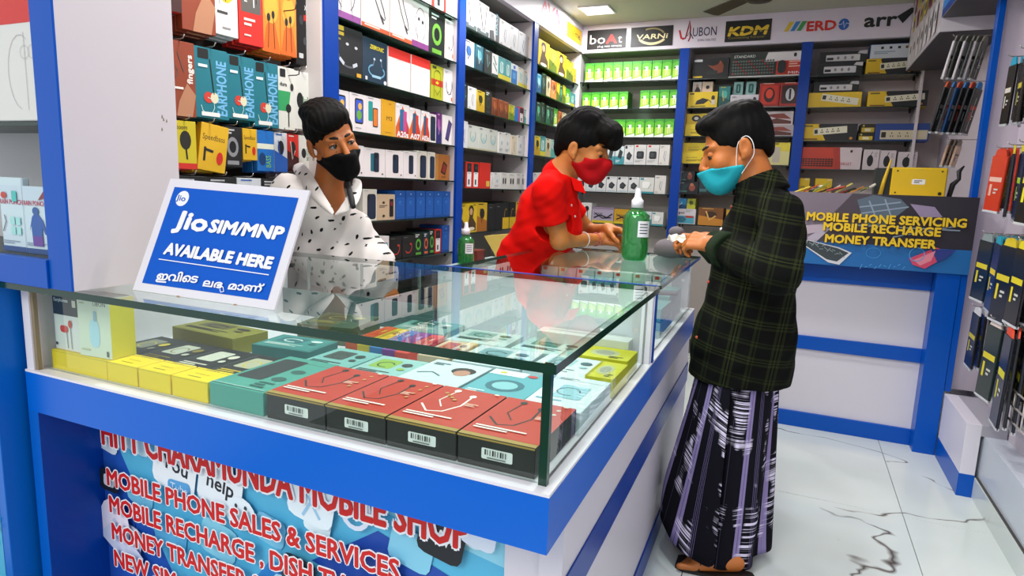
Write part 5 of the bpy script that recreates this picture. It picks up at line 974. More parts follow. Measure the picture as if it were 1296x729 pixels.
# things behind the counter: shelf of goods below bay two, second sanitiser bottle, orange boxes
# ---------------- the SIM sign on the glass
SP=thing('sim_sign','white framed blue SIM sign propped on the front glass','sign')
BL,BR_=Vector((-1.478,1.039,ZT+.001)),Vector((-1.02,1.038,ZT+.001))
TLp=at(216,226,Y=1.115)
vdir=(TLp-BL); vdir.x=BL.x*0+(TLp.x-BL.x)
u=(BR_-BL).normalized(); v=vdir-u*vdir.dot(u); TR=at(392,241,Y=1.115)
PW_,PH_=(BR_-BL).length,v.length
# sheared print corners follow the photographed card (a slightly splayed board)
class Quad(Face):
    def __init__(s,mb,bl,br,tr,tl,step=.0003):
        s.mb=mb; s.c=(Vector(bl),Vector(br),Vector(tr),Vector(tl)); s.k=0; s.step=step; s.u=(s.c[1]-s.c[0]).normalized(); s.v=(s.c[3]-s.c[0]).normalized(); s.n=s.u.cross(s.v).normalized(); s.W=(s.c[1]-s.c[0]).length; s.H=(s.c[3]-s.c[0]).length
    def P(s,x,y):
        a,b,c,d=s.c; return a.lerp(b,x).lerp(d.lerp(c,x),y)+s.n*(s.step*s.k)
    def t(s,text,x,y,h,c,wd,bold=0,shear=0,pts=None):
        pass
nrm=(BR_-BL).cross(TLp-BL).normalized()
mb=MB(); P4=[BL,BR_,TR,TLp]; th=-nrm*.005
mb.add([tuple(p) for p in P4]+[tuple(p+th) for p in P4],[(0,1,2,3),(7,6,5,4),(0,4,5,1),(1,5,6,2),(2,6,7,3),(3,7,4,0)],M('#e4e0e6',.4)); mb.build('board',SP)
# leg behind
mb=MB(); m0=(BL+BR_)/2; m1=(TR+TLp)/2; mb.tube([m0.lerp(m1,.7)+th*1.5,Vector((m0.x+.02,m0.y+.19,ZT+.004))],.004,M('#d8d4d8',.5)); mb.build('prop_leg',SP)
mb=MB(); F=Quad(mb,*P4); F.k=1
F.p([(.055,.07),(.945,.07),(.945,.93),(.055,.93)],M('#0058c4',.5,specular=.15))
F.e(.145,.835,.048,.068,'#f0f0f4',20); 
def q(px,pyy):   # sign coordinates of a photographed point
    n_=F.n; d=ROT@Vector((px-PPX,-(pyy-PPY),-F_PX)); o=Vector((0,0,CAM_H)); t_=(F.c[0]-o).dot(n_)/d.dot(n_); p=o+d*t_
    x,y=.5,.5
    for _ in range(30):
        e0=p-F.P(x,y)+F.n*(F.step*F.k); gx_=(F.P(x+.01,y)-F.P(x,y))/.01; gy_=(F.P(x,y+.01)-F.P(x,y))/.01
        A=np.array([[gx_.dot(gx_),gx_.dot(gy_)],[gx_.dot(gy_),gy_.dot(gy_)]]); B=np.array([e0.dot(gx_),e0.dot(gy_)]); s_=np.linalg.solve(A,B); x+=s_[0]; y+=s_[1]
    return x,y
def qt(text,p0,p1,hpx,c,bold=0,shear=0):
    a=q(*p0); b_=q(*p1); top=q(p0[0],p0[1]-hpx); h=top[1]-a[1]
    vs,fs,tw=txt2d(text); sl=(b_[1]-a[1]); g=bold*h
    for dx,dy in ([(0,0)]+[(g*math.cos(k*PI/4)*.8,g*math.sin(k*PI/4)) for k in range(8)]):
        F.k+=.15; F.mb.add([F.P(a[0]+dx+u_/tw*(b_[0]-a[0])+w_*h*shear,a[1]+dy+u_/tw*sl+w_*h) for u_,w_ in vs],fs,c)
qt('Jio',(223,253),(234,255),7,'#1457b8',.03)
qt('Jio',(220,287),(259,293),21,'#f2f2f6',.07,.05); qt('SIM/MNP',(264,293),(355,303),15.5,'#f2f2f6',.075,.06)
qt('AVAILABLE HERE',(208,321),(342,340),14,'#f2f2f6',.075,.04)
a=q(202,328);b_=q(341,348); F.l([a,b_],.0022,'#f2f2f6')
qt('\u0d07\u0d35\u0d3f\u0d46\u0d1f',(199,354),(250,358),10,'#f2f2f6',.05); qt('\u0d32\u0d2d',(258,362),(281,365),9,'#f2f2f6',.05); qt('\u0d2e\u0d3e\u0d23\u0d4d',(290,366),(333,370),9,'#f2f2f6',.05)
cc=[q(281,361),q(284,364),q(285,369),q(281,370),q(280,366)]; F.l(cc,.0022,'#f2f2f6')
mb.build('print',SP)
for p in (.35,.75):
    mb=MB(); c=BL.lerp(BR_,p); mb.box(c.x-.004,c.x+.004,c.y-.002,c.y+.003,ZT+.0002,ZT+.002,'#b07a3a'); mb.build('tape_piece',SP)
# ---------------- sanitiser bottles
GREEN=glassmat('green_liquid',(.02,.42,.09),boost=1.1,haze=.30)
CLG=glassmat('green_bottle',(.35,.9,.5),boost=1.4,haze=.06)
def bottle(loc,s,label,nm='sanitizer_bottle'):
    t=thing(nm,label,'bottle',loc)
    mb=MB(); mb.lathe([(.001,.0),(.046,.001),(.053,.02),(.056,.045),(.056,.165),(.052,.185),(.035,.205),(.020,.218),(.017,.225)],CLG,n=24,sx=1*s,sy=.75*s); o=mb.build('body',t)
    o.scale=(1,1,s)
    mb=MB(); mb.lathe([(.001,.003),(.043,.004),(.050,.02),(.053,.045),(.053,.160),(.049,.182),(.032,.202)],GREEN,n=24,sx=1*s,sy=.75*s); o=mb.build('liquid',t); o.scale=(1,1,s)
    mb=MB(); mb.lathe([(.0245,.218),(.0245,.248),(.020,.252),(.014,.262),(.011,.288),(.007,.296),(.006,.297)],M('#e9e7ee',.35),n=20,sx=s,sy=s); o=mb.build('cap',t); o.scale=(1,1,s)
    mb=MB()
    n=8; vs=[];
    for k in range(n+1):
        a=R(-72+62*k/n); x=.0568*s*math.cos(a); y=.0568*.75*s*math.sin(a); vs+=[(x,y,.10*s),(x,y,.165*s)]
    mb.add(vs,[(2*k,2*k+2,2*k+3,2*k+1) for k in range(n)],M('#e4e4e8',.5)); 
    for k in range(4):
        a0=R(-92+50*0); zz=(.15-.012*k)*s; q_=[]
        for j in range(4): a=R(-64+40*j/3); q_.append((.0572*s*math.cos(a),.0572*.75*s*math.sin(a),zz)); q_.append((.0572*s*math.cos(a),.0572*.75*s*math.sin(a),zz+.004*s))
        mb.add(q_,[(2*j,2*j+2,2*j+3,2*j+1) for j in range(3)],M('#3a4048'))
    mb.build('label_sticker',t)
    return t
bottle((-.600,2.62,ZT),1.0,'green hand sanitiser bottle with white nozzle cap on the inner counter glass')
bottle((-1.62,3.05,.899),.85,'smaller green bottle with white cap behind the counter')
t=thing('side_table','low table behind the counter carrying the second bottle','table')
mb=MB(); mb.bev(-1.78,-1.35,2.95,3.7,.88,.898,M('#b8c4c4',.3),.002); mb.build('top',t)
for x in(-1.76,-1.38):
    for y in(2.97,3.68): mb=MB(); mb.box(x-.015,x+.015,y-.015,y+.015,0,.88,'#8a8a8e'); mb.build('leg',t)
mb=MB(); mb.prism([(-.09,.16),(.06,.18),(.06,0),(.02,0)],0,.09,M('#d8c060',.5),Matrix.Rotation(R(90),4,'X')); mb.box(.058,.0605,-.088,-.002,.0,.178,'#d8b01c'); o=mb.build('wedge_carton'); o.location=(-1.56,3.42,.899); tag(o,'wedge shaped yellow carton standing behind the green bottle','box')
for k,(x,y,c,lab) in enumerate(((-1.42,3.28,'#d8401c','orange red carton on the table behind the counter'),(-1.42,3.50,'#1a1c1c','black camera box on the table behind the counter'),(-1.70,3.3,'#6a1f1a','dark red carton left of the orange one'))):
    mb=MB(); mb.bev(-.05,.05,-.05,.05,0,.08+.03*(k==1),c,.002); F=Face(mb,(-.05,-.0503,0),(1,0,0),(0,0,1),.1,.08); F.e(.5,.5,.2,.25,'#8a6a3a'); F.bars(.1,.85,.5,1,.05,'#c8c8c0'); o=mb.build('carton'); o.location=(x,y,.899); tag(o,lab,'box')
# grey cloth bag and paper slips in the customer's hands
mb=MB()
for k,(p,r) in enumerate((((0,0,.035),(.075,.06,.045)),((.03,.02,.075),(.055,.05,.035)),((-.03,.01,.02),(.05,.05,.025)),((.02,.0,.11),(.035,.03,.025)))): mb.ell(p,r,M('#6a6468',.9,grain=.15),14,9)
o=mb.build('cloth_bundle'); o.location=(-.50,2.90,ZT+.002); tag(o,'crumpled grey cloth bundle behind the customer hands on the glass','cloth')
# ---------------- people: each body is one continuous surface polygonised from a distance field
class Sdf:
    def __init__(s,lo,hi,h): 
        s.lo=np.array(lo,float); s.h=h; s.n=np.ceil((np.array(hi)-s.lo)/h).astype(int)+1; s.F=np.full(s.n,.05,np.float32)
    def sl(s,a,b):
        i0=np.maximum(np.floor((np.array(a)-s.lo)/s.h).astype(int),0); i1=np.minimum(np.ceil((np.array(b)-s.lo)/s.h).astype(int)+1,s.n)
        if (i1<=i0).any(): return None,None
        ax=[(s.lo[k]+s.h*np.arange(i0[k],i1[k])).astype(np.float32) for k in range(3)]
        return tuple(slice(i0[k],i1[k]) for k in range(3)),(ax[0][:,None,None],ax[1][None,:,None],ax[2][None,None,:])
    def put(s,fn,a,b,k,mode='u'):
        m=max(k,.012)+s.h; sl,P=s.sl(np.array(a)-m,np.array(b)+m)
        if sl is None: return
        d=fn(*P).astype(np.float32); F=s.F[sl]
        if mode=='s': F,d=-F,d
        if k>0:
            h=np.clip(.5+.5*(F-d)/k,0,1); r=F*(1-h)+d*h-k*h*(1-h)
        else: r=np.minimum(F,d)
        s.F[sl]=-r if mode=='s' else r
    def cap(s,a,b,ra,rb,k=.01,mode='u'):
        a=np.array(a,float);b=np.array(b,float);ab=b-a;L=max(ab@ab,1e-9)
        def fn(X,Y,Z):
            t=np.clip(((X-a[0])*ab[0]+(Y-a[1])*ab[1]+(Z-a[2])*ab[2])/L,0,1)
            return np.sqrt((X-a[0]-t*ab[0])**2+(Y-a[1]-t*ab[1])**2+(Z-a[2]-t*ab[2])**2)-(ra+(rb-ra)*t)
        r=max(ra,rb); s.put(fn,np.minimum(a,b)-r,np.maximum(a,b)+r,k,mode)
    def ell(s,c,r,k=.01,mode='u',Rm=None):
        c=np.array(c,float); r=np.array(r,float); Rm=np.eye(3) if Rm is None else Rm; ext=np.abs(Rm)@r
        def fn(X,Y,Z):
            x,y,z=X-c[0],Y-c[1],Z-c[2]
            q=[(Rm[0,i]*x+Rm[1,i]*y+Rm[2,i]*z) for i in range(3)]
            k0=np.sqrt(sum((q[i]/r[i])**2 for i in range(3))); k1=np.sqrt(sum((q[i]/r[i]**2)**2 for i in range(3)))+1e-6
            return k0*(k0-1)/k1
        s.put(fn,c-ext,c+ext,k,mode)
    def half(s,p,n):   # keep the side opposite to n
        p=np.array(p,float);n=np.array(n,float);n/=np.linalg.norm(n); sl,P=s.sl(s.lo,s.lo+s.h*(s.n-1))
        s.F=np.maximum(s.F,((P[0]-p[0])*n[0]+(P[1]-p[1])*n[1]+(P[2]-p[2])*n[2]).astype(np.float32))
    def folds(s,amp,fr,seed=0,stretch=(1,1,1)):
        sl,P=s.sl(s.lo,s.lo+s.h*(s.n-1)); X,Y,Z=[P[i]*fr*stretch[i] for i in range(3)]
        s.F+= (amp*(np.sin(X*1.0+1.7*np.sin(Z*.7+seed)+seed)*np.sin(Z*.9+1.3*np.sin(Y*.8+X*.4)+2*seed)+.5*np.sin(1.9*X+1.1*Y-1.6*Z+seed)*np.sin(1.3*Z-Y*1.7))).astype(np.float32)
    def mesh(s,name,mat):
        F=s.F; ins=F<0; n=F.shape
        c=np.zeros([m-1 for m in n],np.int8)
        for i in(0,1):
            for j in(0,1):
                for k in(0,1): c+=ins[i:n[0]-1+i,j:n[1]-1+j,k:n[2]-1+k]
        act=(c>0)&(c<8); idx=np.full(act.shape,-1,np.int64); ids=np.argwhere(act); idx[act]=np.arange(len(ids))
        acc=np.zeros((len(ids),3)); cnt=np.zeros(len(ids))
        cor=[(i,j,k) for i in(0,1) for j in(0,1) for k in(0,1)]
        V={q:F[ids[:,0]+q[0],ids[:,1]+q[1],ids[:,2]+q[2]] for q in cor}
        for a in cor:
            for ax in range(3):
                if a[ax]==0:
                    b=list(a);b[ax]=1;b=tuple(b); va,vb=V[a],V[b]; m=(va<0)!=(vb<0); t=np.where(m,va/np.where(m,va-vb,1),0)
                    p=np.array(a,float)[None]+0*acc; p[:,ax]+=t; acc[m]+=p[m]; cnt[m]+=1
        co=s.lo+(ids+acc/cnt[:,None])*s.h
        quads=[]
        for ax in range(3):
            o=[q for q in range(3) if q!=ax]
            A=[slice(1,m-1) for m in n]; A[ax]=slice(0,n[ax]-1); B=list(A); B[ax]=slice(1,n[ax])
            ia=ins[tuple(A)]; ib=ins[tuple(B)]; e=np.argwhere(ia!=ib); st=np.array([A[q].start for q in range(3)]); g=e+st; fl=ia[tuple(e.T)]
            def cell(du,dv):
                q=g.copy(); q[:,o[0]]+=du; q[:,o[1]]+=dv; return idx[tuple(q.T)]
            Q=np.stack([cell(-1,-1),cell(0,-1),cell(0,0),cell(-1,0)],1)
            fl2=fl if ax!=1 else ~fl
            Q[~fl2]=Q[~fl2][:,::-1]; quads.append(Q)
        Q=np.concatenate(quads); Q=Q[(Q>=0).all(1)]
        # two relaxation passes
        for lamb in(.5,.5):
            sm=np.zeros_like(co); ct=np.zeros(len(co))
            for i in range(4):
                a,b=Q[:,i],Q[:,(i+1)%4]; np.add.at(sm,a,co[b]); np.add.at(ct,a,1)
            co=co+(sm/np.maximum(ct,1)[:,None]-co)*lamb
        me=bpy.data.meshes.new(name); me.vertices.add(len(co)); me.vertices.foreach_set('co',co.astype(np.float32).ravel())
        me.loops.add(Q.size); me.loops.foreach_set('vertex_index',Q.astype(np.int32).ravel()); me.polygons.add(len(Q))
        me.polygons.foreach_set('loop_start',np.arange(0,Q.size,4,dtype=np.int32)); me.polygons.foreach_set('loop_total',np.full(len(Q),4,np.int32))
        me.update(calc_edges=True); me.validate(); me.materials.append(mat); me.polygons.foreach_set('use_smooth',[True]*len(me.polygons)); return me
    def build(s,name,mat,parent):
        o=bpy.data.objects.new(name,s.mesh(name,mat)); C.objects.link(o); o.parent=parent; return o
class Frame:
    def __init__(s,o,f,up,sc=1.0):
        f=np.array(f,float);f/=np.linalg.norm(f);up=np.array(up,float);r=np.cross(f,up);r/=np.linalg.norm(r);u=np.cross(r,f); s.R=np.stack([r,f,u],1); s.o=np.array(o,float); s.s=sc
    def __call__(s,x,y,z): return s.o+s.R@(np.array([x,y,z],float)*s.s)
def skinmat(h):
    m,n,l,b=newmat('skin'); c=rgb(h)+(1,); t=n.new('ShaderNodeTexNoise'); t.inputs['Scale'].default_value=14; t.inputs['Detail'].default_value=4
    tc=n.new('ShaderNodeTexCoord'); l.new(tc.outputs['Object'],t.inputs['Vector']); r=n.new('ShaderNodeMixRGB'); r.inputs[1].default_value=tuple(x*.82 for x in c[:3])+(1,); r.inputs[2].default_value=tuple(x*1.15 for x in c[:3])+(1,)
    l.new(t.outputs['Fac'],r.inputs[0]); l.new(r.outputs[0],b.inputs['Base Color']); b.inputs['Roughness'].default_value=.48
    b.inputs['Subsurface Weight'].default_value=.08; b.inputs['Subsurface Radius'].default_value=(.01,.004,.002); return m
def clothmat(name,h,extra=None):
    m,n,l,b=newmat(name); b.inputs['Base Color'].default_value=rgb(h)+(1,); b.inputs['Roughness'].default_value=.9; b.inputs['Specular IOR Level'].default_value=.12
    t=n.new('ShaderNodeTexNoise'); t.inputs['Scale'].default_value=220; bp=n.new('ShaderNodeBump'); bp.inputs['Strength'].default_value=.12; bp.inputs['Distance'].default_value=.002
    l.new(t.outputs['Fac'],bp.inputs['Height']); l.new(bp.outputs[0],b.inputs['Normal'])
    if extra: extra(n,l,b)
    return m
HAIR=M('#050403',.7); HAIR.node_tree.nodes['Principled BSDF'].inputs['Specular IOR Level'].default_value=.15
def head(G,H,k=.012):
    S=H.s; E=lambda c,r,k=.012,mode='u':G.ell(H(*c),np.array(r)*S,k*S,mode,H.R); K=lambda a,b,ra,rb,k=.01,mode='u':G.cap(H(*a),H(*b),ra*S,rb*S,k*S,mode)
    E((0,-.012,.04),(.076,.097,.086)); E((0,.03,-.02),(.060,.066,.080),.02); E((0,.048,-.085),(.034,.036,.028),.025)
    for q in(1,-1):
        K((.052*q,.0,-.045),(.020*q,.066,-.095),.018,.016,.02); E((.038*q,.062,-.030),(.026,.024,.026),.02)
        K((.014*q,.088,.020),(.044*q,.074,.022),.010,.009,.012)
        E((.031*q,.100,.0),(.017,.014,.010),.010,'s')
    K((0,.090,.012),(0,.112,-.030),.008,.011,.010); E((0,.114,-.036),(.012,.010,.009),.006)
    for q in(1,-1): E((.013*q,.104,-.040),(.009,.010,.008),.005)
    K((.016,.086,-.066),(-.016,.086,-.066),.009,.009,.008)
    for q in(1,-1):
        G.ell(H(.079*q,-.014,-.004),np.array((.009,.020,.032))*S,.004,'u',H.R); G.ell(H(.088*q,-.009,.002),np.array((.007,.011,.018))*S,.004,'s',H.R)
        E((.078*q,-.004,-.03),(.007,.009,.010),.004)
def facebits(H,parent,look=(0,1,0),lid=0,mask_m=None):
    S=H.s
    for q in(1,-1):
        mb=MB(); c=H(.031*q,.0785,.0); Rm=Matrix(H.R.tolist())
        mb.ell(c,(.0128*S,)*3,M('#a89c90',.2),16,12)
        g=np.array(look,float); g/=np.linalg.norm(g); d=H.R@g; p=Vector(c)+Vector(d)*.0104*S; mb.ell(p,(.0066*S,.0066*S,.0066*S),M('#0d0705',.12),12,8); o=mb.build('eye',parent)
        # upper eyelid with lashes, lower lid
        mb=MB(); z0=.0065-.010*lid
        pts=[H((.031+dx)*q,.0875-abs(dx)*.35+.003*(lid>0),z0-abs(dx)**2*28) for dx in(-.016,-.009,0,.009,.016)]; mb.tube(pts,[.0018*S,.0028*S,.003*S,.0028*S,.0018*S],M('#140c08',.5),6); mb.build('eyelashes',parent)
        mb=MB(); pts=[H((.012+.011*i)*q,.097-.0045*i-.001*i*i,.024+.0035*math.sin(i*1.0)) for i in range(4)]; mb.tube(pts,[.0035*S,.0052*S,.0045*S,.002*S],M('#0d0907',.8),8); mb.build('eyebrow',parent)
        if 1:
            G=Sdf(np.array(c)-.03*S,np.array(c)+.03*S,.002); G.ell(c,(.0142*S,)*3,0); G.half(H(.031*q,.0785,z0-.004),H.R@np.array((0,.30,-1.))); G.build('eyelid',parent.get('_skin_mat') and None or SKIN_NOW[0],parent)
SKIN_NOW=[None]
def hair(H,parent,tufts,side=.0,h=.004,low=-.055,fz=-.030,extra=()):
    S=H.s; G=Sdf(H.o-.2*S,H.o+.2*S,h); E=lambda c,r,k=.012,mode='u':G.ell(H(*c),np.array(r)*S,k*S,mode,H.R)
    E((0,-.016,.046),(.082,.103,.088)); 
    E((0,.128,fz),(.098,.080,.105),.008,'s')
    for c,r_ in extra: E(c,r_,.008,'s')
    for q in(1,-1): E((.088*q,.028,-.050),(.040,.062,.060),.012,'s')
    for c,r in tufts: E(c,r,.02)
    G.half(H(0,0,low),H.R@np.array((0,.25,-1.)))
    # strands
    sl,P=G.sl(G.lo,G.lo+G.h*(G.n-1)); x=(P[0]-H.o[0]);y=(P[1]-H.o[1]);z=(P[2]-H.o[2]); a=(H.R[0,0]*x+H.R[1,0]*y+H.R[2,0]*z)
    b=(H.R[0,1]*x+H.R[1,1]*y+H.R[2,1]*z)
    G.F+=(.0012*np.sin(a*300+6*np.sin(b*22))+.0008*np.sin(b*260+a*90)).astype(np.float32)
    o=G.build('hair',HAIR,parent); o['label']='short black hair'; return o
def mask(H,parent,mat,label,drop=0.0,ears=True,earcol='#f0f0f0',full=False):
    S=H.s; G=Sdf(H.o-.17*S,H.o+.17*S,.0035); head(G,H)
    for c,r in (((0,.088,-.052),(.030,.034,.036)),((0,.070,-.088),(.036,.034,.032))): G.ell(H(*c),np.array(r)*S,.03*S,'u',H.R)
    G.F-= .005
    top=-.012+drop
    G.half(H(0,.1,top),H.R@np.array((0,.12,1.))); G.half(H(0,.0 if not full else -.01,-.05),H.R@np.array((0,-1.,.25 if not full else .0)))
    G.half(H(0,.03,-.127),H.R@np.array((0,-.55,-1.)))
    for q in(1,-1):
        if full: G.ell(H(.075*q,.008,-.028),np.array((.03,.028,.022))*S,.004,'s',H.R)
        G.half(H(.05*q,.06,top-.004),H.R@np.array((q*.25,-.05,1.)))
    o=G.build('face_mask',mat,parent); o['label']=label
    if ears:
        for q in(1,-1):
            mb=MB(); mb.tube(smooth([H(.064*q,.022,top-.018),H(.076*q,.006,.010),H(.080*q,-.02,.030),H(.083*q,-.036,.010),H(.080*q,-.034,-.028),H(.070*q,-.012,-.055),H(.064*q,.010,-.078)]),.0013*S,M(earcol,.6),6); mb.build('ear_loop',parent)
    return o
def hand(G,wr,d,nrm,s=1.0,curl=(25,35,25),thumb=1,spread=1.0,tcurl=25):
    """d: along the fingers, nrm: back of the hand; thumb=+1 on the right of d x ... side"""
    y=np.array(d,float);y/=np.linalg.norm(y);z=np.array(nrm,float);z-=y*(z@y);z/=np.linalg.norm(z);x=np.cross(y,z)*thumb; R3=np.stack([x,y,z],1); o=np.array(wr,float)
    P=lambda a,b,c:o+R3@(np.array((a,b,c),float)*s)
    G.cap(P(0,-.01,0),P(0,.02,0),.026*s,.026*s,.015)
    kx=(.030,.010,-.011,-.030); L=(.072,.080,.074,.058)
    for i in range(4):
        G.cap(P(kx[i]*.5,.012,0),P(kx[i],.082-.006*(i==3),.002),.015*s,.0115*s,.010)
        p=P(kx[i],.084-.006*(i==3),.001); an=0
        for j,(fr_,cu) in enumerate(zip((.45,.30,.25),curl)):
            an+=cu+4*i*(j==0); r0=(.0098,.0088,.0078)[j]*s*(1 if i<3 else .9); e_=p+R3@np.array((kx[i]*.12*spread,math.cos(R(an)),-math.sin(R(an))))*L[i]*fr_*s
            G.cap(p,e_,r0,r0*.92,.0035); p=e_
    a=P(.024,.018,-.008); b=P(.046,.048,-.022); c=P(.046,.076,-.034-.012*tcurl/25); e_=P(.034,.096,-.044-.014*tcurl/25)
    G.cap(a,b,.015*s,.0125*s,.012); G.cap(b,c,.0115*s,.0100*s,.004); G.cap(c,e_,.0100*s,.0085*s,.003)
from mathutils.bvhtree import BVHTree
def hitter(o,ox):
    bv=BVHTree.FromPolygons([v.co[:] for v in o.data.vertices],[p.vertices[:] for p in o.data.polygons])
    def f(px,pyy):
        for d in range(0,40,2):
            for s in(0,) if d==0 else(1,-1):
                h=bv.ray_cast(Vector((0,0,CAM_H)),(at(px+s*d,pyy,Y=1)-Vector((0,0,CAM_H))).normalized())
                if h[0] is not None: return np.array(h[0])
        return np.array(at(px,pyy,Y=2.2))
    return f
def V3(*a,**k): return np.array(at(*a,**k))
# ======== red polo seller (right of centre, profile facing right)
def person_red():
    t=thing('person','person in red polo shirt and red mask leaning on the inner counter','person',(-1.25,2.9,0))
    ox=np.array((-1.25,2.9,0.)); SK=skinmat('#bd7436'); SKIN_NOW[0]=SK
    hc=V3(737,187,Y=2.84); H=Frame(hc,(.97,.06,-.24),(.22,-.14,.95),1.17)
    nb=V3(709,222,Y=2.86); shR=V3(693,243,Y=2.68); shL=V3(705,243,Y=3.06); chest=V3(700,285,Y=2.87); belly=np.array((-1.215,2.92,1.02)); hip=np.array((-1.26,2.93,.90))
    elR=V3(709,304,Z=1.115); wrR=V3(760,303,Z=1.105); elL=np.array((-.98,3.20,1.13)); wrL=V3(770,290,Y=3.10); wrL[2]=max(wrL[2],1.10)
    lo=(-1.62,2.5,0.0);hi=(-.60,3.40,1.82)
    G=Sdf(lo,hi,.0045); head(G,H)
    G.cap(H(0,-.03,-.05),nb+(0,0,-.01),.054*1.17,.062,.02)
    G.cap(nb,chest,.07,.09,.04); G.cap(chest,hip,.09,.085,.05)
    for sh,el,wr in((shR,elR,wrR),(shL,elL,wrL)):
        G.cap(nb+(0,0,-.03),sh,.055,.052,.03); G.cap(sh,el,.050,.041,.02); G.cap(el,wr,.041,.027,.015); G.ell(el,(.042,)*3,.02)
    hand(G,wrR,(1,.10,-.05),(-.1,-.5,1),1.08,(30,40,30),-1); hand(G,wrL,(1,-.35,-.05),(0,.3,1),1.05,(30,40,25),1)
    for q in(-.1,.1):
        G.cap(hip+(0,q,0),(-1.27,2.93+q,.50),.085,.058,.03); G.cap((-1.27,2.93+q,.5),(-1.29,2.93+q,.08),.056,.038,.02); G.cap((-1.31,2.93+q,.045),(-1.14,2.93+q,.035),.04,.032,.02)
    G.half((0,0,.004),(0,0,-1)); o=G.build('body',SK,t); o.location=-ox
    # shirt
    G=Sdf(lo,hi,.006)
    G.cap(nb+(-.01,0,-.035),chest,.085,.145,.05); [G.cap(chest+(-.035,q,-.01),belly+(0,q,0),.118,.098,.05) for q in(-.065,.065)]; [G.cap(belly+(0,q,0),hip+(0,q,-.08),.098,.11,.05) for q in(-.065,.065)]; G.ell(chest+(-.045,0,.08),(.115,.19,.13),.04)
    for sh,el,f in((shR,elR,.62),(shL,elL,.62)):
        e_=sh+(el-sh)*f; G.cap(nb+(-.01,0,-.045),sh,.075,.066,.04); G.cap(sh,e_,.068,.064,.03)
    G.folds(.0035,34,1.2,(1,.8,1.2))
    for sh,el in((shR,elR),(shL,elL)):
        e_=sh+(el-sh)*.62; n_=(el-sh)/np.linalg.norm(el-sh)
        sl,P=G.sl(e_-.11,e_+.11); d=((P[0]-e_[0])*n_[0]+(P[1]-e_[1])*n_[1]+(P[2]-e_[2])*n_[2])
        a=np.sqrt((P[0]-e_[0]+d*0)**2+(P[1]-e_[1])**2+(P[2]-e_[2])**2)-.095
        G.F[sl]=np.maximum(G.F[sl],np.minimum(-(-d),999)*1.0*(a<0)+(-1)*(a>=0)).astype(np.float32)
    for c_,r_ in(((H(0,-.02,-.06)),.0),): pass
    RED=clothmat('red_jersey','#d80c06'); 
    G.half((0,0,.84),(0,0,-1)); o=G.build('polo_shirt',RED,t); o.location=-ox; o['label']='red short sleeved polo shirt'
    # collar
    G=Sdf(nb-.16,nb+.16,.0045); nd=np.array(H(0,-.03,-.05))-nb; nd/=np.linalg.norm(nd)
    G.cap(nb+nd*-.005,nb+nd*.045,.086,.074,0); G.cap(nb-nd*.05,nb+nd*.12,.075,.064,0,'s'); G.half(nb+nd*.04,nd); G.half(nb-nd*.03,-nd)
    G.cap(nb+np.array((.09,-.005,-.02)),nb+np.array((.06,-.005,.08)),.03,.025,0,'s')
    o=G.build('collar',RED,t); o.location=-ox
    mb=MB(); c0=nb+np.array((.070,-.055,-.005)); mb.prism([(0,0),(.05,-.02),(.075,-.075),(.02,-.06)],0,.006,RED,Matrix.Translation(c0)@Matrix.Rotation(R(90),4,'X')@Matrix.Rotation(R(18),4,'Y')); o=mb.build('collar_point',t); o.location=-ox
    for z_ in(0,.05): mb=MB(); p=chest+np.array((.128-.02*(z_>0),-.06,.05+z_)); mb.ell(p,(.004,.006,.006),'#e8c8c0'); o=mb.build('button',t); o.location=-ox
    tr=H; facebits_o=[]
    n0=len(t.children); facebits(H,t,(0,.8,-.6),.75); hair(H,t,[((0,.085,.085),(.070,.056,.045)),((0,.118,.050),(.052,.030,.032)),((0,.0,.115),(.07,.07,.045)),((0,-.085,.0),(.058,.026,.06))],low=-.070)
    mask(H,t,clothmat('red_mask','#b5141a'),'red fabric mask looped round the ear',-.002,False,full=True)
    G=Sdf((-1.62,2.68,0.0),(-1.14,3.16,1.0),.009)
    G.cap(hip+(0,-.05,.04),hip+(0,.05,.04),.13,.13,.03)
    for q in(-.1,.1): G.cap(hip+(0,q,-.02),(-1.27,2.93+q,.50),.115,.085,.04); G.cap((-1.27,2.93+q,.5),(-1.29,2.93+q,.09),.083,.07,.03)
    G.half((0,0,.92),(0,0,1)); o=G.build('trousers',clothmat('dark_denim','#1c2230'),t); o.location=-ox
    for ch in t.children:
        if ch.name.split('.')[0] in('eye','eyelashes','eyebrow','eyelid','hair','face_mask','ear_loop'): ch.location=-ox
    # bracelets
    for (f,r,c,n_) in((.55,.036,'#dcd8d2','bracelet'),(.86,.031,'#c8566a','thread_bracelet')):
        p=elR.__add__((wrR-elR)*f); d=(wrR-elR)/np.linalg.norm(wrR-elR); u=np.cross(d,(0,0,1.)); u/=np.linalg.norm(u); v=np.cross(d,u)
        mb=MB(); mb.tube([p+(u*math.cos(a)+v*math.sin(a))*r for a in np.linspace(0,2*PI,25)],.0028,M(c,.4),6); o=mb.build(n_,t); o.location=-ox
        if n_=='thread_bracelet':
            o['label']='pink thread bracelet'
        else: o['label']='white bangle'
    return t
person_red()
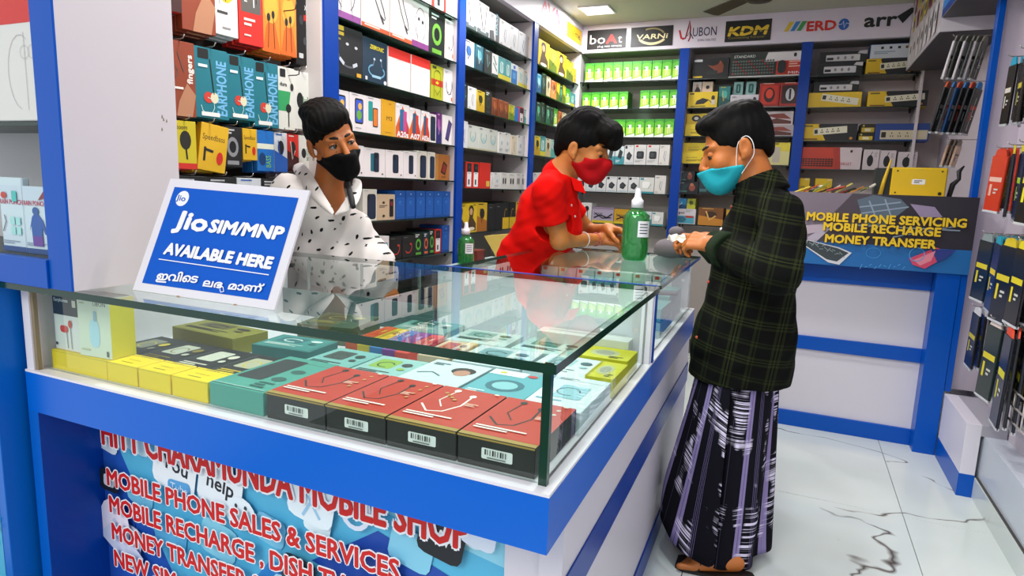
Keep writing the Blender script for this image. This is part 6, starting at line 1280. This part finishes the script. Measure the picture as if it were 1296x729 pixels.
# ======== seller in the white printed shirt (left)
def leafprint(n,l,b):
    tc=n.new('ShaderNodeTexCoord'); mp=n.new('ShaderNodeMapping'); mp.inputs['Scale'].default_value=(1,1,1); l.new(tc.outputs['Object'],mp.inputs[0])
    v=n.new('ShaderNodeTexVoronoi'); v.inputs['Scale'].default_value=17; v.inputs['Randomness'].default_value=.75; l.new(mp.outputs[0],v.inputs['Vector'])
    # distance to cell point, squeezed along a direction that turns from cell to cell
    sb=n.new('ShaderNodeVectorMath'); sb.operation='SUBTRACT'; l.new(mp.outputs[0],sb.inputs[0]); l.new(v.outputs['Position'],sb.inputs[1])
    sc_=n.new('ShaderNodeVectorMath'); sc_.operation='DIVIDE'; 
    rt=n.new('ShaderNodeVectorRotate'); rt.rotation_type='Y_AXIS'; l.new(sb.outputs[0],rt.inputs['Vector'])
    sp=n.new('ShaderNodeSeparateColor'); l.new(v.outputs['Color'],sp.inputs[0]); ml=n.new('ShaderNodeMath'); ml.operation='MULTIPLY_ADD'; ml.inputs[1].default_value=1.6; ml.inputs[2].default_value=.0; l.new(sp.outputs[0],ml.inputs[0]); l.new(ml.outputs[0],rt.inputs['Angle'])
    l.new(rt.outputs[0],sc_.inputs[0]); sc_.inputs[1].default_value=(.0115,.06,.0058)
    ln=n.new('ShaderNodeVectorMath'); ln.operation='LENGTH'; l.new(sc_.outputs[0],ln.inputs[0])
    nz=n.new('ShaderNodeTexNoise'); nz.inputs['Scale'].default_value=240; l.new(tc.outputs['Object'],nz.inputs['Vector'])
    ad=n.new('ShaderNodeMath'); ad.operation='MULTIPLY_ADD'; ad.inputs[1].default_value=.9; l.new(nz.outputs['Fac'],ad.inputs[0]); l.new(ln.outputs['Value'],ad.inputs[2])
    lt=n.new('ShaderNodeMath'); lt.operation='LESS_THAN'; lt.inputs[1].default_value=1.35; l.new(ad.outputs[0],lt.inputs[0])
    mx=n.new('ShaderNodeMixRGB'); mx.inputs[1].default_value=b.inputs['Base Color'].default_value[:]; mx.inputs[2].default_value=rgb('#1a1c1c')+(1,); l.new(lt.outputs[0],mx.inputs[0]); l.new(mx.outputs[0],b.inputs['Base Color'])
def person_white():
    ox=np.array((-1.72,2.14,0.)); t=thing('person','person in white shirt with dark leaf print and black mask behind the sign','person',tuple(ox)); SK=skinmat('#b0642a'); SKIN_NOW[0]=SK
    H=Frame((-1.7126,2.075,1.4994),(.86,-.48,-.13),(.03,-.36,.93),1.13)
    nb=V3(413,246,Y=2.14); shR=V3(364,240,Y=2.03); shL=V3(449,288,Y=2.14); chest=V3(405,312,Y=2.15)
    hip=np.array((-1.66,2.2,.86)); elR=V3(338,330,Y=2.0); wrR=elR+(.08,-.02,-.22); elL=V3(452,352,Y=2.12)+(0,.06,0); wrL=elL+(-.02,.02,-.24)
    lo=(-2.16,1.90,0.0);hi=(-1.34,2.42,1.80)
    G=Sdf(lo,hi,.0045); head(G,H)
    G.cap(H(0,-.03,-.05),nb+(0,0,-.02),.052*1.13,.058,.02); G.cap(nb+(0,-.015,-.03),chest+(0,.03,0),.088,.095,.03); G.cap(chest+(0,.04,0),hip,.095,.10,.04)
    for sh,el,wr in((shR,elR,wrR),(shL,elL,wrL)):
        G.cap(nb+(0,0,-.05),sh,.05,.045,.03); G.cap(sh,el,.044,.036,.02); G.cap(el,wr,.036,.026,.015)
    hand(G,wrR,(.2,-.05,-1),(-1,-.2,0),1.05,(12,18,14),1); hand(G,wrL,(-.1,0,-1),(1,0,0),1.05,(12,18,14),1)
    for q in(-.09,.09):
        G.cap(hip+(q,0,0),(-1.66+q,2.2,.48),.08,.055,.03); G.cap((-1.66+q,2.2,.48),(-1.66+q,2.22,.08),.053,.036,.02); G.cap((-1.66+q,2.24,.045),(-1.66+q,2.06,.035),.038,.03,.02)
    G.half((0,0,.004),(0,0,-1)); o=G.build('body',SK,t)
    # shirt, open at the neck
    G=Sdf(lo,hi,.006)
    G.cap(nb+(0,.0,-.055),chest+(0,.02,0),.080,.135,.05); G.cap(chest+(0,.03,-.02),hip+(0,-.02,.12),.145,.145,.05); G.cap(hip+(0,-.02,.12),hip+(0,0,-.06),.145,.15,.04)
    G.cap(shR+(.04,.02,-.04),shL+(-.04,.02,-.02),.08,.085,.06)
    for sh,el in((shR,elR),(shL,elL)):
        G.cap(nb+(0,0,-.06),sh,.068,.056,.04); G.cap(sh,el,.056,.058,.03)
    for el,wr in((elR,wrR),(elL,wrL)): G.cap(el,el+(wr-el)*.8,.056,.048,.02)
    G.cap(V3(414,206,Y=2.11),V3(423,250,Y=2.10),.092,.052,0,'s'); G.cap(V3(423,250,Y=2.10),V3(425,266,Y=2.08),.050,.030,0,'s')
    G.folds(.0045,30,2.3,(1.1,.8,.8)); G.half((0,0,.80),(0,0,-1))
    WS=clothmat('leaf_print_cotton','#d6cfca',leafprint); o=G.build('printed_shirt',WS,t); shirt_o=o; o['label']='white shirt with small dark leaf prints'
    # collar leaves and black trim
    mb=MB(); 
    def leafq(pts,m,th=.004):
        P=[Vector(p) for p in pts]; n_=(P[1]-P[0]).cross(P[-1]-P[0]).normalized()*th; N=len(P)
        mb.add([tuple(p) for p in P]+[tuple(p+n_) for p in P],[tuple(range(N))[::-1],tuple(range(N,2*N))]+[(i,(i+1)%N,N+(i+1)%N,N+i) for i in range(N)],m)
    A=lambda px,pyy,Y:tuple(at(px,pyy,Y=Y))
    for inner,outer in (([(380,206,2.17),(385,206,2.12),(391,213,2.06),(399,226,2.02),(410,246,1.995),(420,262,1.985),(424,270,1.98)],[(370,212,2.16),(373,220,2.10),(381,233,2.03),(390,246,1.99),(402,258,1.975),(414,268,1.97),(423,273,1.975)]),
                        ([(447,224,2.16),(446,229,2.11),(443,237,2.07),(438,249,2.03),(431,260,2.0),(427,266,1.985),(424,270,1.98)],[(457,226,2.15),(459,233,2.11),(458,244,2.06),(454,257,2.02),(444,266,1.985),(434,271,1.975),(425,274,1.975)])):
        vs=[]
        for k in range(7):
            a_=at(*inner[k][:2],Y=inner[k][2]); b_=at(*outer[k][:2],Y=outer[k][2]); m_=(a_+b_)/2; m_.y-=.012; vs+=[tuple(a_),tuple(m_),tuple(b_)]
        me=bpy.data.meshes.new('collar'); me.from_pydata(vs,[],[(3*k+c,3*k+3+c,3*k+4+c,3*k+1+c) for k in range(6) for c in(0,1)]); me.materials.append(WS); me.polygons.foreach_set('use_smooth',[True]*12)
        o=bpy.data.objects.new('collar',me); C.objects.link(o); o.parent=t; m1_=o.modifiers.new('t','SOLIDIFY'); m1_.thickness=.005; m2_=o.modifiers.new('s','SUBSURF'); m2_.levels=1; m2_.render_levels=2
    hp=hitter(shirt_o,ox); mb=MB(); P_=[at(*q) for q in()] or [np.array(at(px,pyy,Y=Y_)) for px,pyy,Y_ in((440,230,2.07),(442,240,2.04),(445,252,2.0),(447,262,1.972))]; mb.tube(P_,[.010,.011,.012,.010],M('#0e0e10',.7),8); o=mb.build('collar_trim',t); o['label']='black inner collar band'
    for k,(px,pyy) in enumerate(((437,262),(431,283),(427,306),(423,330))):
        mb=MB(); p=hp(px,pyy); mb.ell(p,(.005,.004,.005),'#a8a49e'); mb.build('button',t)
    facebits(H,t,(-.30,.9,-.12),.15); hair(H,t,[((0.012,.048,.092),(.072,.058,.044)),((.01,-.01,.112),(.074,.085,.042)),((.030,.080,.072),(.040,.022,.022))],low=-.045,fz=-.024,extra=[((-.045,.105,.035),(.05,.05,.055))])
    mask(H,t,M('#060607',.85,specular=.15),'black fabric face mask',-.014,False,full=True)
    mb=MB(); mb.ell(H(.082,-.004,-.042),(.004,.004,.006),M('#d8cfa8',.2,.6)); mb.build('earring',t)
    mb=MB(); mb.ell(H(.028,.092,-.018),(.0022,.0022,.0022),'#20100a'); mb.build('beauty_mark',t)
    G=Sdf((-1.95,1.95,0.0),(-1.38,2.42,1.0),.009); G.cap(hip+(-.05,0,.02),hip+(.05,0,.02),.12,.12,.03)
    for q in(-.09,.09): G.cap(hip+(q,0,-.03),(-1.66+q,2.2,.48),.105,.078,.04); G.cap((-1.66+q,2.2,.48),(-1.66+q,2.22,.09),.076,.065,.03)
    G.half((0,0,.88),(0,0,1)); G.build('trousers',clothmat('black_trousers','#17181c'),t)
    for ch in t.children: ch.location=-ox
person_white()
# ======== customer in the dark plaid shirt and lungi
def plaid(n,l,b):
    tc=n.new('ShaderNodeTexCoord'); sp=n.new('ShaderNodeSeparateXYZ'); l.new(tc.outputs['Object'],sp.inputs[0])
    def band(expr,per,stops):
        a=n.new('ShaderNodeMath'); a.operation='MULTIPLY_ADD'; a.inputs[1].default_value=1/per; a.inputs[2].default_value=5; l.new(expr,a.inputs[0]); f=n.new('ShaderNodeMath'); f.operation='FRACT'; l.new(a.outputs[0],f.inputs[0])
        r=n.new('ShaderNodeValToRGB'); r.color_ramp.interpolation='CONSTANT'; e=r.color_ramp.elements; e[0].position=0; e[0].color=(0,0,0,1)
        for k,(p,v) in enumerate(stops):
            q=e[1] if k==0 else e.new(p); q.position=p; q.color=(v,v,v,1)
        l.new(f.outputs[0],r.inputs[0]); return r.outputs[0]
    xx=n.new('ShaderNodeMath'); xx.operation='MULTIPLY_ADD'; xx.inputs[1].default_value=-.12; l.new(sp.outputs['Z'],xx.inputs[0]); l.new(sp.outputs['X'],xx.inputs[2])
    yy=n.new('ShaderNodeMath'); yy.operation='MULTIPLY_ADD'; yy.inputs[1].default_value=.15; l.new(sp.outputs['X'],yy.inputs[0]); l.new(sp.outputs['Z'],yy.inputs[2])
    st=[(.10,.5),(.16,0),(.20,.9),(.23,0),(.27,.5),(.33,0),(.62,.35),(.68,0),(.72,.35),(.76,0)]
    A=band(xx.outputs[0],.145,st); B=band(yy.outputs[0],.125,st)
    s=n.new('ShaderNodeMixRGB'); s.blend_type='ADD'; s.inputs[0].default_value=1; l.new(A,s.inputs[1]); l.new(B,s.inputs[2])
    r=n.new('ShaderNodeMapRange'); r.inputs['From Max'].default_value=1.5; l.new(s.outputs[0],r.inputs[0])
    mx=n.new('ShaderNodeMixRGB'); mx.inputs[1].default_value=rgb('#080a08')+(1,); mx.inputs[2].default_value=rgb('#30381a')+(1,); l.new(r.outputs[0],mx.inputs[0]); l.new(mx.outputs[0],b.inputs['Base Color'])
def lungimat():
    m,n,l,b=newmat('striped_lungi_cotton'); b.inputs['Roughness'].default_value=.9; b.inputs['Specular IOR Level'].default_value=.12
    uv=n.new('ShaderNodeUVMap'); sp=n.new('ShaderNodeSeparateXYZ'); l.new(uv.outputs[0],sp.inputs[0])
    def ramp(src,per,off,stops,interp='CONSTANT'):
        a=n.new('ShaderNodeMath'); a.operation='MULTIPLY_ADD'; a.inputs[1].default_value=1/per; a.inputs[2].default_value=off; l.new(src,a.inputs[0]); f=n.new('ShaderNodeMath'); f.operation='FRACT'; l.new(a.outputs[0],f.inputs[0])
        r=n.new('ShaderNodeValToRGB'); r.color_ramp.interpolation=interp; e=r.color_ramp.elements; e[0].position=0; e[0].color=(0,0,0,1)
        for k,(p,v) in enumerate(stops):
            q=e[1] if k==0 else e.new(p); q.position=p; q.color=(v,v,v,1)
        l.new(f.outputs[0],r.inputs[0]); return r.outputs[0]
    U,Vv=sp.outputs['X'],sp.outputs['Y']
    bands=ramp(U,.34,.02,[(.06,.75),(.10,.4),(.105,.75),(.16,0),(.30,.15),(.305,0),(.50,.8),(.545,.35),(.555,.8),(.60,0),(.72,.6),(.725,0),(.74,.6),(.745,0),(.76,.6),(.765,0),(.78,.6),(.785,0)])
    fine=ramp(Vv,.0085,0,[(.45,1)])
    mp=n.new('ShaderNodeMapping'); mp.inputs['Scale'].default_value=(10,7,1); l.new(uv.outputs[0],mp.inputs[0])
    nz=n.new('ShaderNodeTexNoise'); nz.inputs['Scale'].default_value=1.0; nz.inputs['Detail'].default_value=2; l.new(mp.outputs[0],nz.inputs['Vector'])
    mp2=n.new('ShaderNodeMapping'); mp2.inputs['Scale'].default_value=(1.2,190,1); l.new(uv.outputs[0],mp2.inputs[0])
    nz2=n.new('ShaderNodeTexNoise'); nz2.inputs['Scale'].default_value=1; nz2.inputs['Detail'].default_value=1; l.new(mp2.outputs[0],nz2.inputs['Vector'])
    g=n.new('ShaderNodeMapRange'); g.inputs['From Min'].default_value=.54; g.inputs['From Max'].default_value=.62; l.new(nz.outputs['Fac'],g.inputs[0])
    g2=n.new('ShaderNodeMapRange'); g2.inputs['From Min'].default_value=.48; g2.inputs['From Max'].default_value=.56; l.new(nz2.outputs['Fac'],g2.inputs[0])
    mu=n.new('ShaderNodeMath'); mu.operation='MULTIPLY'; l.new(g.outputs[0],mu.inputs[0]); l.new(g2.outputs[0],mu.inputs[1])
    mu2=n.new('ShaderNodeMath'); mu2.operation='MULTIPLY'; l.new(mu.outputs[0],mu2.inputs[0]); l.new(fine,mu2.inputs[1]); 
    c1=n.new('ShaderNodeMixRGB'); c1.inputs[1].default_value=rgb('#101018')+(1,); c1.inputs[2].default_value=rgb('#9a8cc0')+(1,); l.new(bands,c1.inputs[0])
    c2=n.new('ShaderNodeMixRGB'); c2.inputs[2].default_value=rgb('#dcd4ec')+(1,); l.new(mu.outputs[0],c2.inputs[0]); l.new(c1.outputs[0],c2.inputs[1]); l.new(c2.outputs[0],b.inputs['Base Color']); return m
def person_plaid():
    ox=np.array((-.13,2.42,0.)); t=thing('person','person in dark green plaid shirt, striped lungi and turquoise mask at the counter side','person',tuple(ox)); SK=skinmat('#b86a2c'); SKIN_NOW[0]=SK
    H=Frame(V3(932,189,Y=2.42),(-.93,-.22,-.28),(-.28,-.06,.95),1.12)
    nb=V3(962,240,Y=2.42); shL=V3(990,270,Y=2.24); shR=V3(950,262,Y=2.62); chest=V3(955,320,Y=2.43); hip=np.array((-.125,2.44,.80))
    elL=V3(984,345,Y=2.12); wrL=V3(904,310,Y=2.44); elR=V3(935,335,Y=2.70); wrR=V3(893,303,Y=2.80)
    lo=(-.62,1.98,0.0);hi=(.22,3.0,1.75)
    G=Sdf(lo,hi,.0045); head(G,H); G.cap(H(0,-.03,-.05),nb+(0,0,-.01),.055*1.12,.064,.02); G.cap(nb+(0,0,-.04),chest,.07,.11,.04); G.cap(chest,hip,.11,.12,.05)
    for sh,el,wr in((shL,elL,wrL),(shR,elR,wrR)):
        G.cap(nb+(0,0,-.05),sh,.055,.048,.03); G.cap(sh,el,.046,.040,.02); G.cap(el,wr,.040,.030,.015)
    hand(G,wrL,(-.95,.30,.10),(.1,-.65,.75),1.12,(38,50,40),1,tcurl=10); hand(G,wrR,(-.95,.2,-.05),(.1,.4,.9),1.05,(40,45,30),-1,tcurl=10)
    for q,dx in((-.075,.0),(.075,-.04)):
        G.cap(hip+(0,q,0),(-.13+dx,2.44+q,.46),.078,.055,.03); G.cap((-.13+dx,2.44+q,.46),(-.10+dx,2.40+q,.09),.055,.036,.02)
    for q,dx in((-.085,.0),(.085,-.04)):
        G.cap((-.08+dx,2.36+q,.045),(-.20+dx,2.31+q,.032),.036,.030,.02)
        for j in range(5): G.cap((-.21+dx,2.285+q+.017*j,.026),(-.262+dx+.006*j,2.275+q+.017*j,.020),.010 if j else .014,.009 if j else .012,.004)
    G.half((0,0,.012),(0,0,-1)); o=G.build('body',SK,t)
    G=Sdf(lo,hi,.006)
    G.cap(nb+(.01,0,-.05),chest+(.005,.02,0),.085,.130,.05); G.cap(chest+(.005,.02,0),hip+(-.008,0,.02),.142,.168,.05); G.cap(hip+(-.010,0,.02),hip+(-.015,0,-.20),.178,.186,.04); G.ell(chest+(.03,.03,.06),(.13,.17,.16),.04)
    for sh,el,wr,f in((shL,elL,wrL,.80),(shR,elR,wrR,.72)):
        G.cap(nb+(0,0,-.06),sh,.075,.062,.04); G.cap(sh,el,.066,.066,.03); G.cap(el,el+(wr-el)*f,.066,.054,.03)
    G.ell(nb+(-.085,-.01,-.015),(.05,.028,.06),.01,'s')
    G.folds(.005,30,.7,(1,.8,.9)); G.half((0,0,.683),(0,0,-1))
    PL=clothmat('dark_green_plaid','#101410',plaid); o=G.build('plaid_shirt',PL,t); shirt_o=o; o['label']='dark green and olive plaid shirt hanging loose'
    for el,wr,f in((elL,wrL,.80),(elR,wrR,.72)):
        d=(wr-el)/np.linalg.norm(wr-el); c=el+(wr-el)*f; G=Sdf(c-.12,c+.12,.005); G.cap(c-d*.03,c+d*.03,.070,.062,0); G.half(c+d*.035,d); G.half(c-d*.04,-d); G.cap(c-d*.1,c+d*.1,.050,.044,0,'s'); G.folds(.003,40,1,(1,1,1)); o=G.build('rolled_cuff',clothmat('olive_cuff','#1d2a1a'),t); o['label']='rolled plain olive cuff'
    G=Sdf(nb-.17,nb+.17,.0045); nd=np.array(H(0,-.03,-.05))-nb; nd/=np.linalg.norm(nd)
    G.cap(nb+nd*-.02,nb+nd*.045,.094,.078,0); G.cap(nb-nd*.06,nb+nd*.12,.076,.066,0,'s'); G.half(nb+nd*.045,nd); G.half(nb-nd*.03,-nd); G.cap(nb+np.array((-.11,0,-.04)),nb+np.array((-.07,0,.08)),.035,.03,0,'s'); G.build('collar',PL,t)
    for px,pyy,Y,c in((914,262,2.27,'#b8502a'),(902,295,2.28,'#b8502a'),(909,290,2.275,'#e8e8ec'),(889,357,2.27,'#c8401f'),(882,427,2.27,'#b8502a')):
        hp=hitter(shirt_o,ox); p=hp(px,pyy); mb=MB(); mb.ell(p,(.006,.005,.006),c); mb.build('button',t)
    facebits(H,t,(0,.75,-.65),.8); hair(H,t,[((0,.052,.094),(.064,.056,.034)),((0,-.02,.112),(.070,.08,.034)),((0,-.09,-.0),(.058,.022,.05))],low=-.058,fz=-.012)
    mask(H,t,clothmat('turquoise_mask','#2aa6b4'),'turquoise surgical mask with white ear loops',-.028,True)
    # lungi
    mb=None; N=72; rows=[]; zs=[.78,.71,.64,.56,.48,.40,.32,.24,.17,.12,.085]
    vs=[];uvs=[]
    for i,z in enumerate(zs):
        f=i/(len(zs)-1); cx=-.140-.025*f; cy=2.44-.02*f; per=0
        for k in range(N+1):
            a=2*PI*k/N; amp=.004+.020*f; fold=amp*(math.sin(9*a+2.2*f)*.6+math.sin(5*a+1)*.5)
            if math.cos(a)<0: fold+= .05*f*(-math.cos(a))**3   # front drape towards the counter
            rx=.132+.046*f+fold; ry=.145+.05*f+fold
            x=cx+rx*math.cos(a); y=cy+ry*math.sin(a)
            xm=side(y)+.02
            x=max(x,xm); zz=z
            zz=max(.02,z+f**3*(.085*max(0,-math.cos(a))-.05*max(0,-math.sin(a))-.03*max(0,math.cos(a))))
            vs.append((x,y,zz)); uvs.append((k/N*1.45,z))
    fs=[(i*(N+1)+k,i*(N+1)+k+1,(i+1)*(N+1)+k+1,(i+1)*(N+1)+k) for i in range(len(zs)-1) for k in range(N)]
    me=bpy.data.meshes.new('lungi'); me.from_pydata(vs,[],fs); ul=me.uv_layers.new(name='UVMap')
    for lp in me.loops: ul.data[lp.index].uv=uvs[lp.vertex_index]
    me.materials.append(lungimat()); me.polygons.foreach_set('use_smooth',[True]*len(me.polygons)); o=bpy.data.objects.new('lungi',me); C.objects.link(o); o.parent=t; o['label']='ankle length black and lavender striped lungi'
    sd=o.modifiers.new('s','SUBSURF'); sd.levels=1; sd.render_levels=1; sl_=o.modifiers.new('t','SOLIDIFY'); sl_.thickness=.003
    # overlapping outer fold, from the waist down to the hem
    vs=[];uvs=[]
    P0=[(880,470),(868,540),(850,610),(838,668)]; 
    for i in range(9):
        f=i/8; z=.70-.59*f
        for k in range(9):
            g=k/8; a=R(205+ (62+10*f)*g); rx=.148+.087*f; ry=.158+.075*f; b_=.010*math.sin(g*9+f*3)*f
            x=max(-.14-.028*f+(rx+b_)*math.cos(a),side(2.3)+.012); y=2.43-.02*f+(ry+b_)*math.sin(a); vs.append((x,y,max(.02,z-.02*f+f**3*(.085*max(0,-math.cos(a))-.045*max(0,-math.sin(a)))))); uvs.append((g*.32+.03*f,z*1.0+.1*g))
    fs=[(i*9+k,i*9+k+1,(i+1)*9+k+1,(i+1)*9+k) for i in range(8) for k in range(8)]
    me=bpy.data.meshes.new('lungi_fold'); me.from_pydata(vs,[],fs); ul=me.uv_layers.new(name='UVMap')
    for lp in me.loops: ul.data[lp.index].uv=uvs[lp.vertex_index]
    me.materials.append(lungimat()); me.polygons.foreach_set('use_smooth',[True]*len(me.polygons)); o=bpy.data.objects.new('lungi_fold',me); C.objects.link(o); o.parent=t
    sd=o.modifiers.new('s','SUBSURF'); sd.levels=1; sd.render_levels=1; sl_=o.modifiers.new('t','SOLIDIFY'); sl_.thickness=.004
    for q,dx in((-.085,.0),(.085,-.04)):
        mb=MB(); pl=[(-.30,-.04),(-.27,-.055),(-.15,-.045),(-.04,-.04),(-.02,0),(-.04,.04),(-.15,.045),(-.27,.05),(-.30,.03)]
        mb.prism(pl,0,.012,M('#1b1512',.6),Matrix.Translation((dx+.02,2.33+q,0))); mb.tube([(-.20+dx,2.285+q,.012),(-.19+dx,2.29+q,.05),(-.17+dx,2.33+q,.07),(-.19+dx,2.37+q,.05),(-.20+dx,2.375+q,.012)],.007,M('#241b16',.6),6); mb.build('sandal',t)
    for ch in t.children: ch.location=-ox
    # notes held in the hands
    c=V3(856,303,Y=2.62); mb=MB()
    for k in range(3):
        T=Matrix.Translation(c+np.array((.0,.01*k,.004*k)))@Matrix.Rotation(R(30*k-20),4,'Z')@Matrix.Rotation(R(25+12*k),4,'X')
        vs=[T@Vector((x,y,.006*math.sin(x*160+k))) for y in(-.014,.014) for x in np.linspace(-.034,.034,7)]
        mb.add(vs,[(i,i+1,8+i,7+i) for i in range(6)],['#d8d4cc','#b8b49a','#e4e2de'][k])
    o=mb.build('paper_slips'); sl_=o.modifiers.new('t','SOLIDIFY'); sl_.thickness=.0006; tag(o,'small folded paper slips held in the customer hands','paper')
person_plaid()
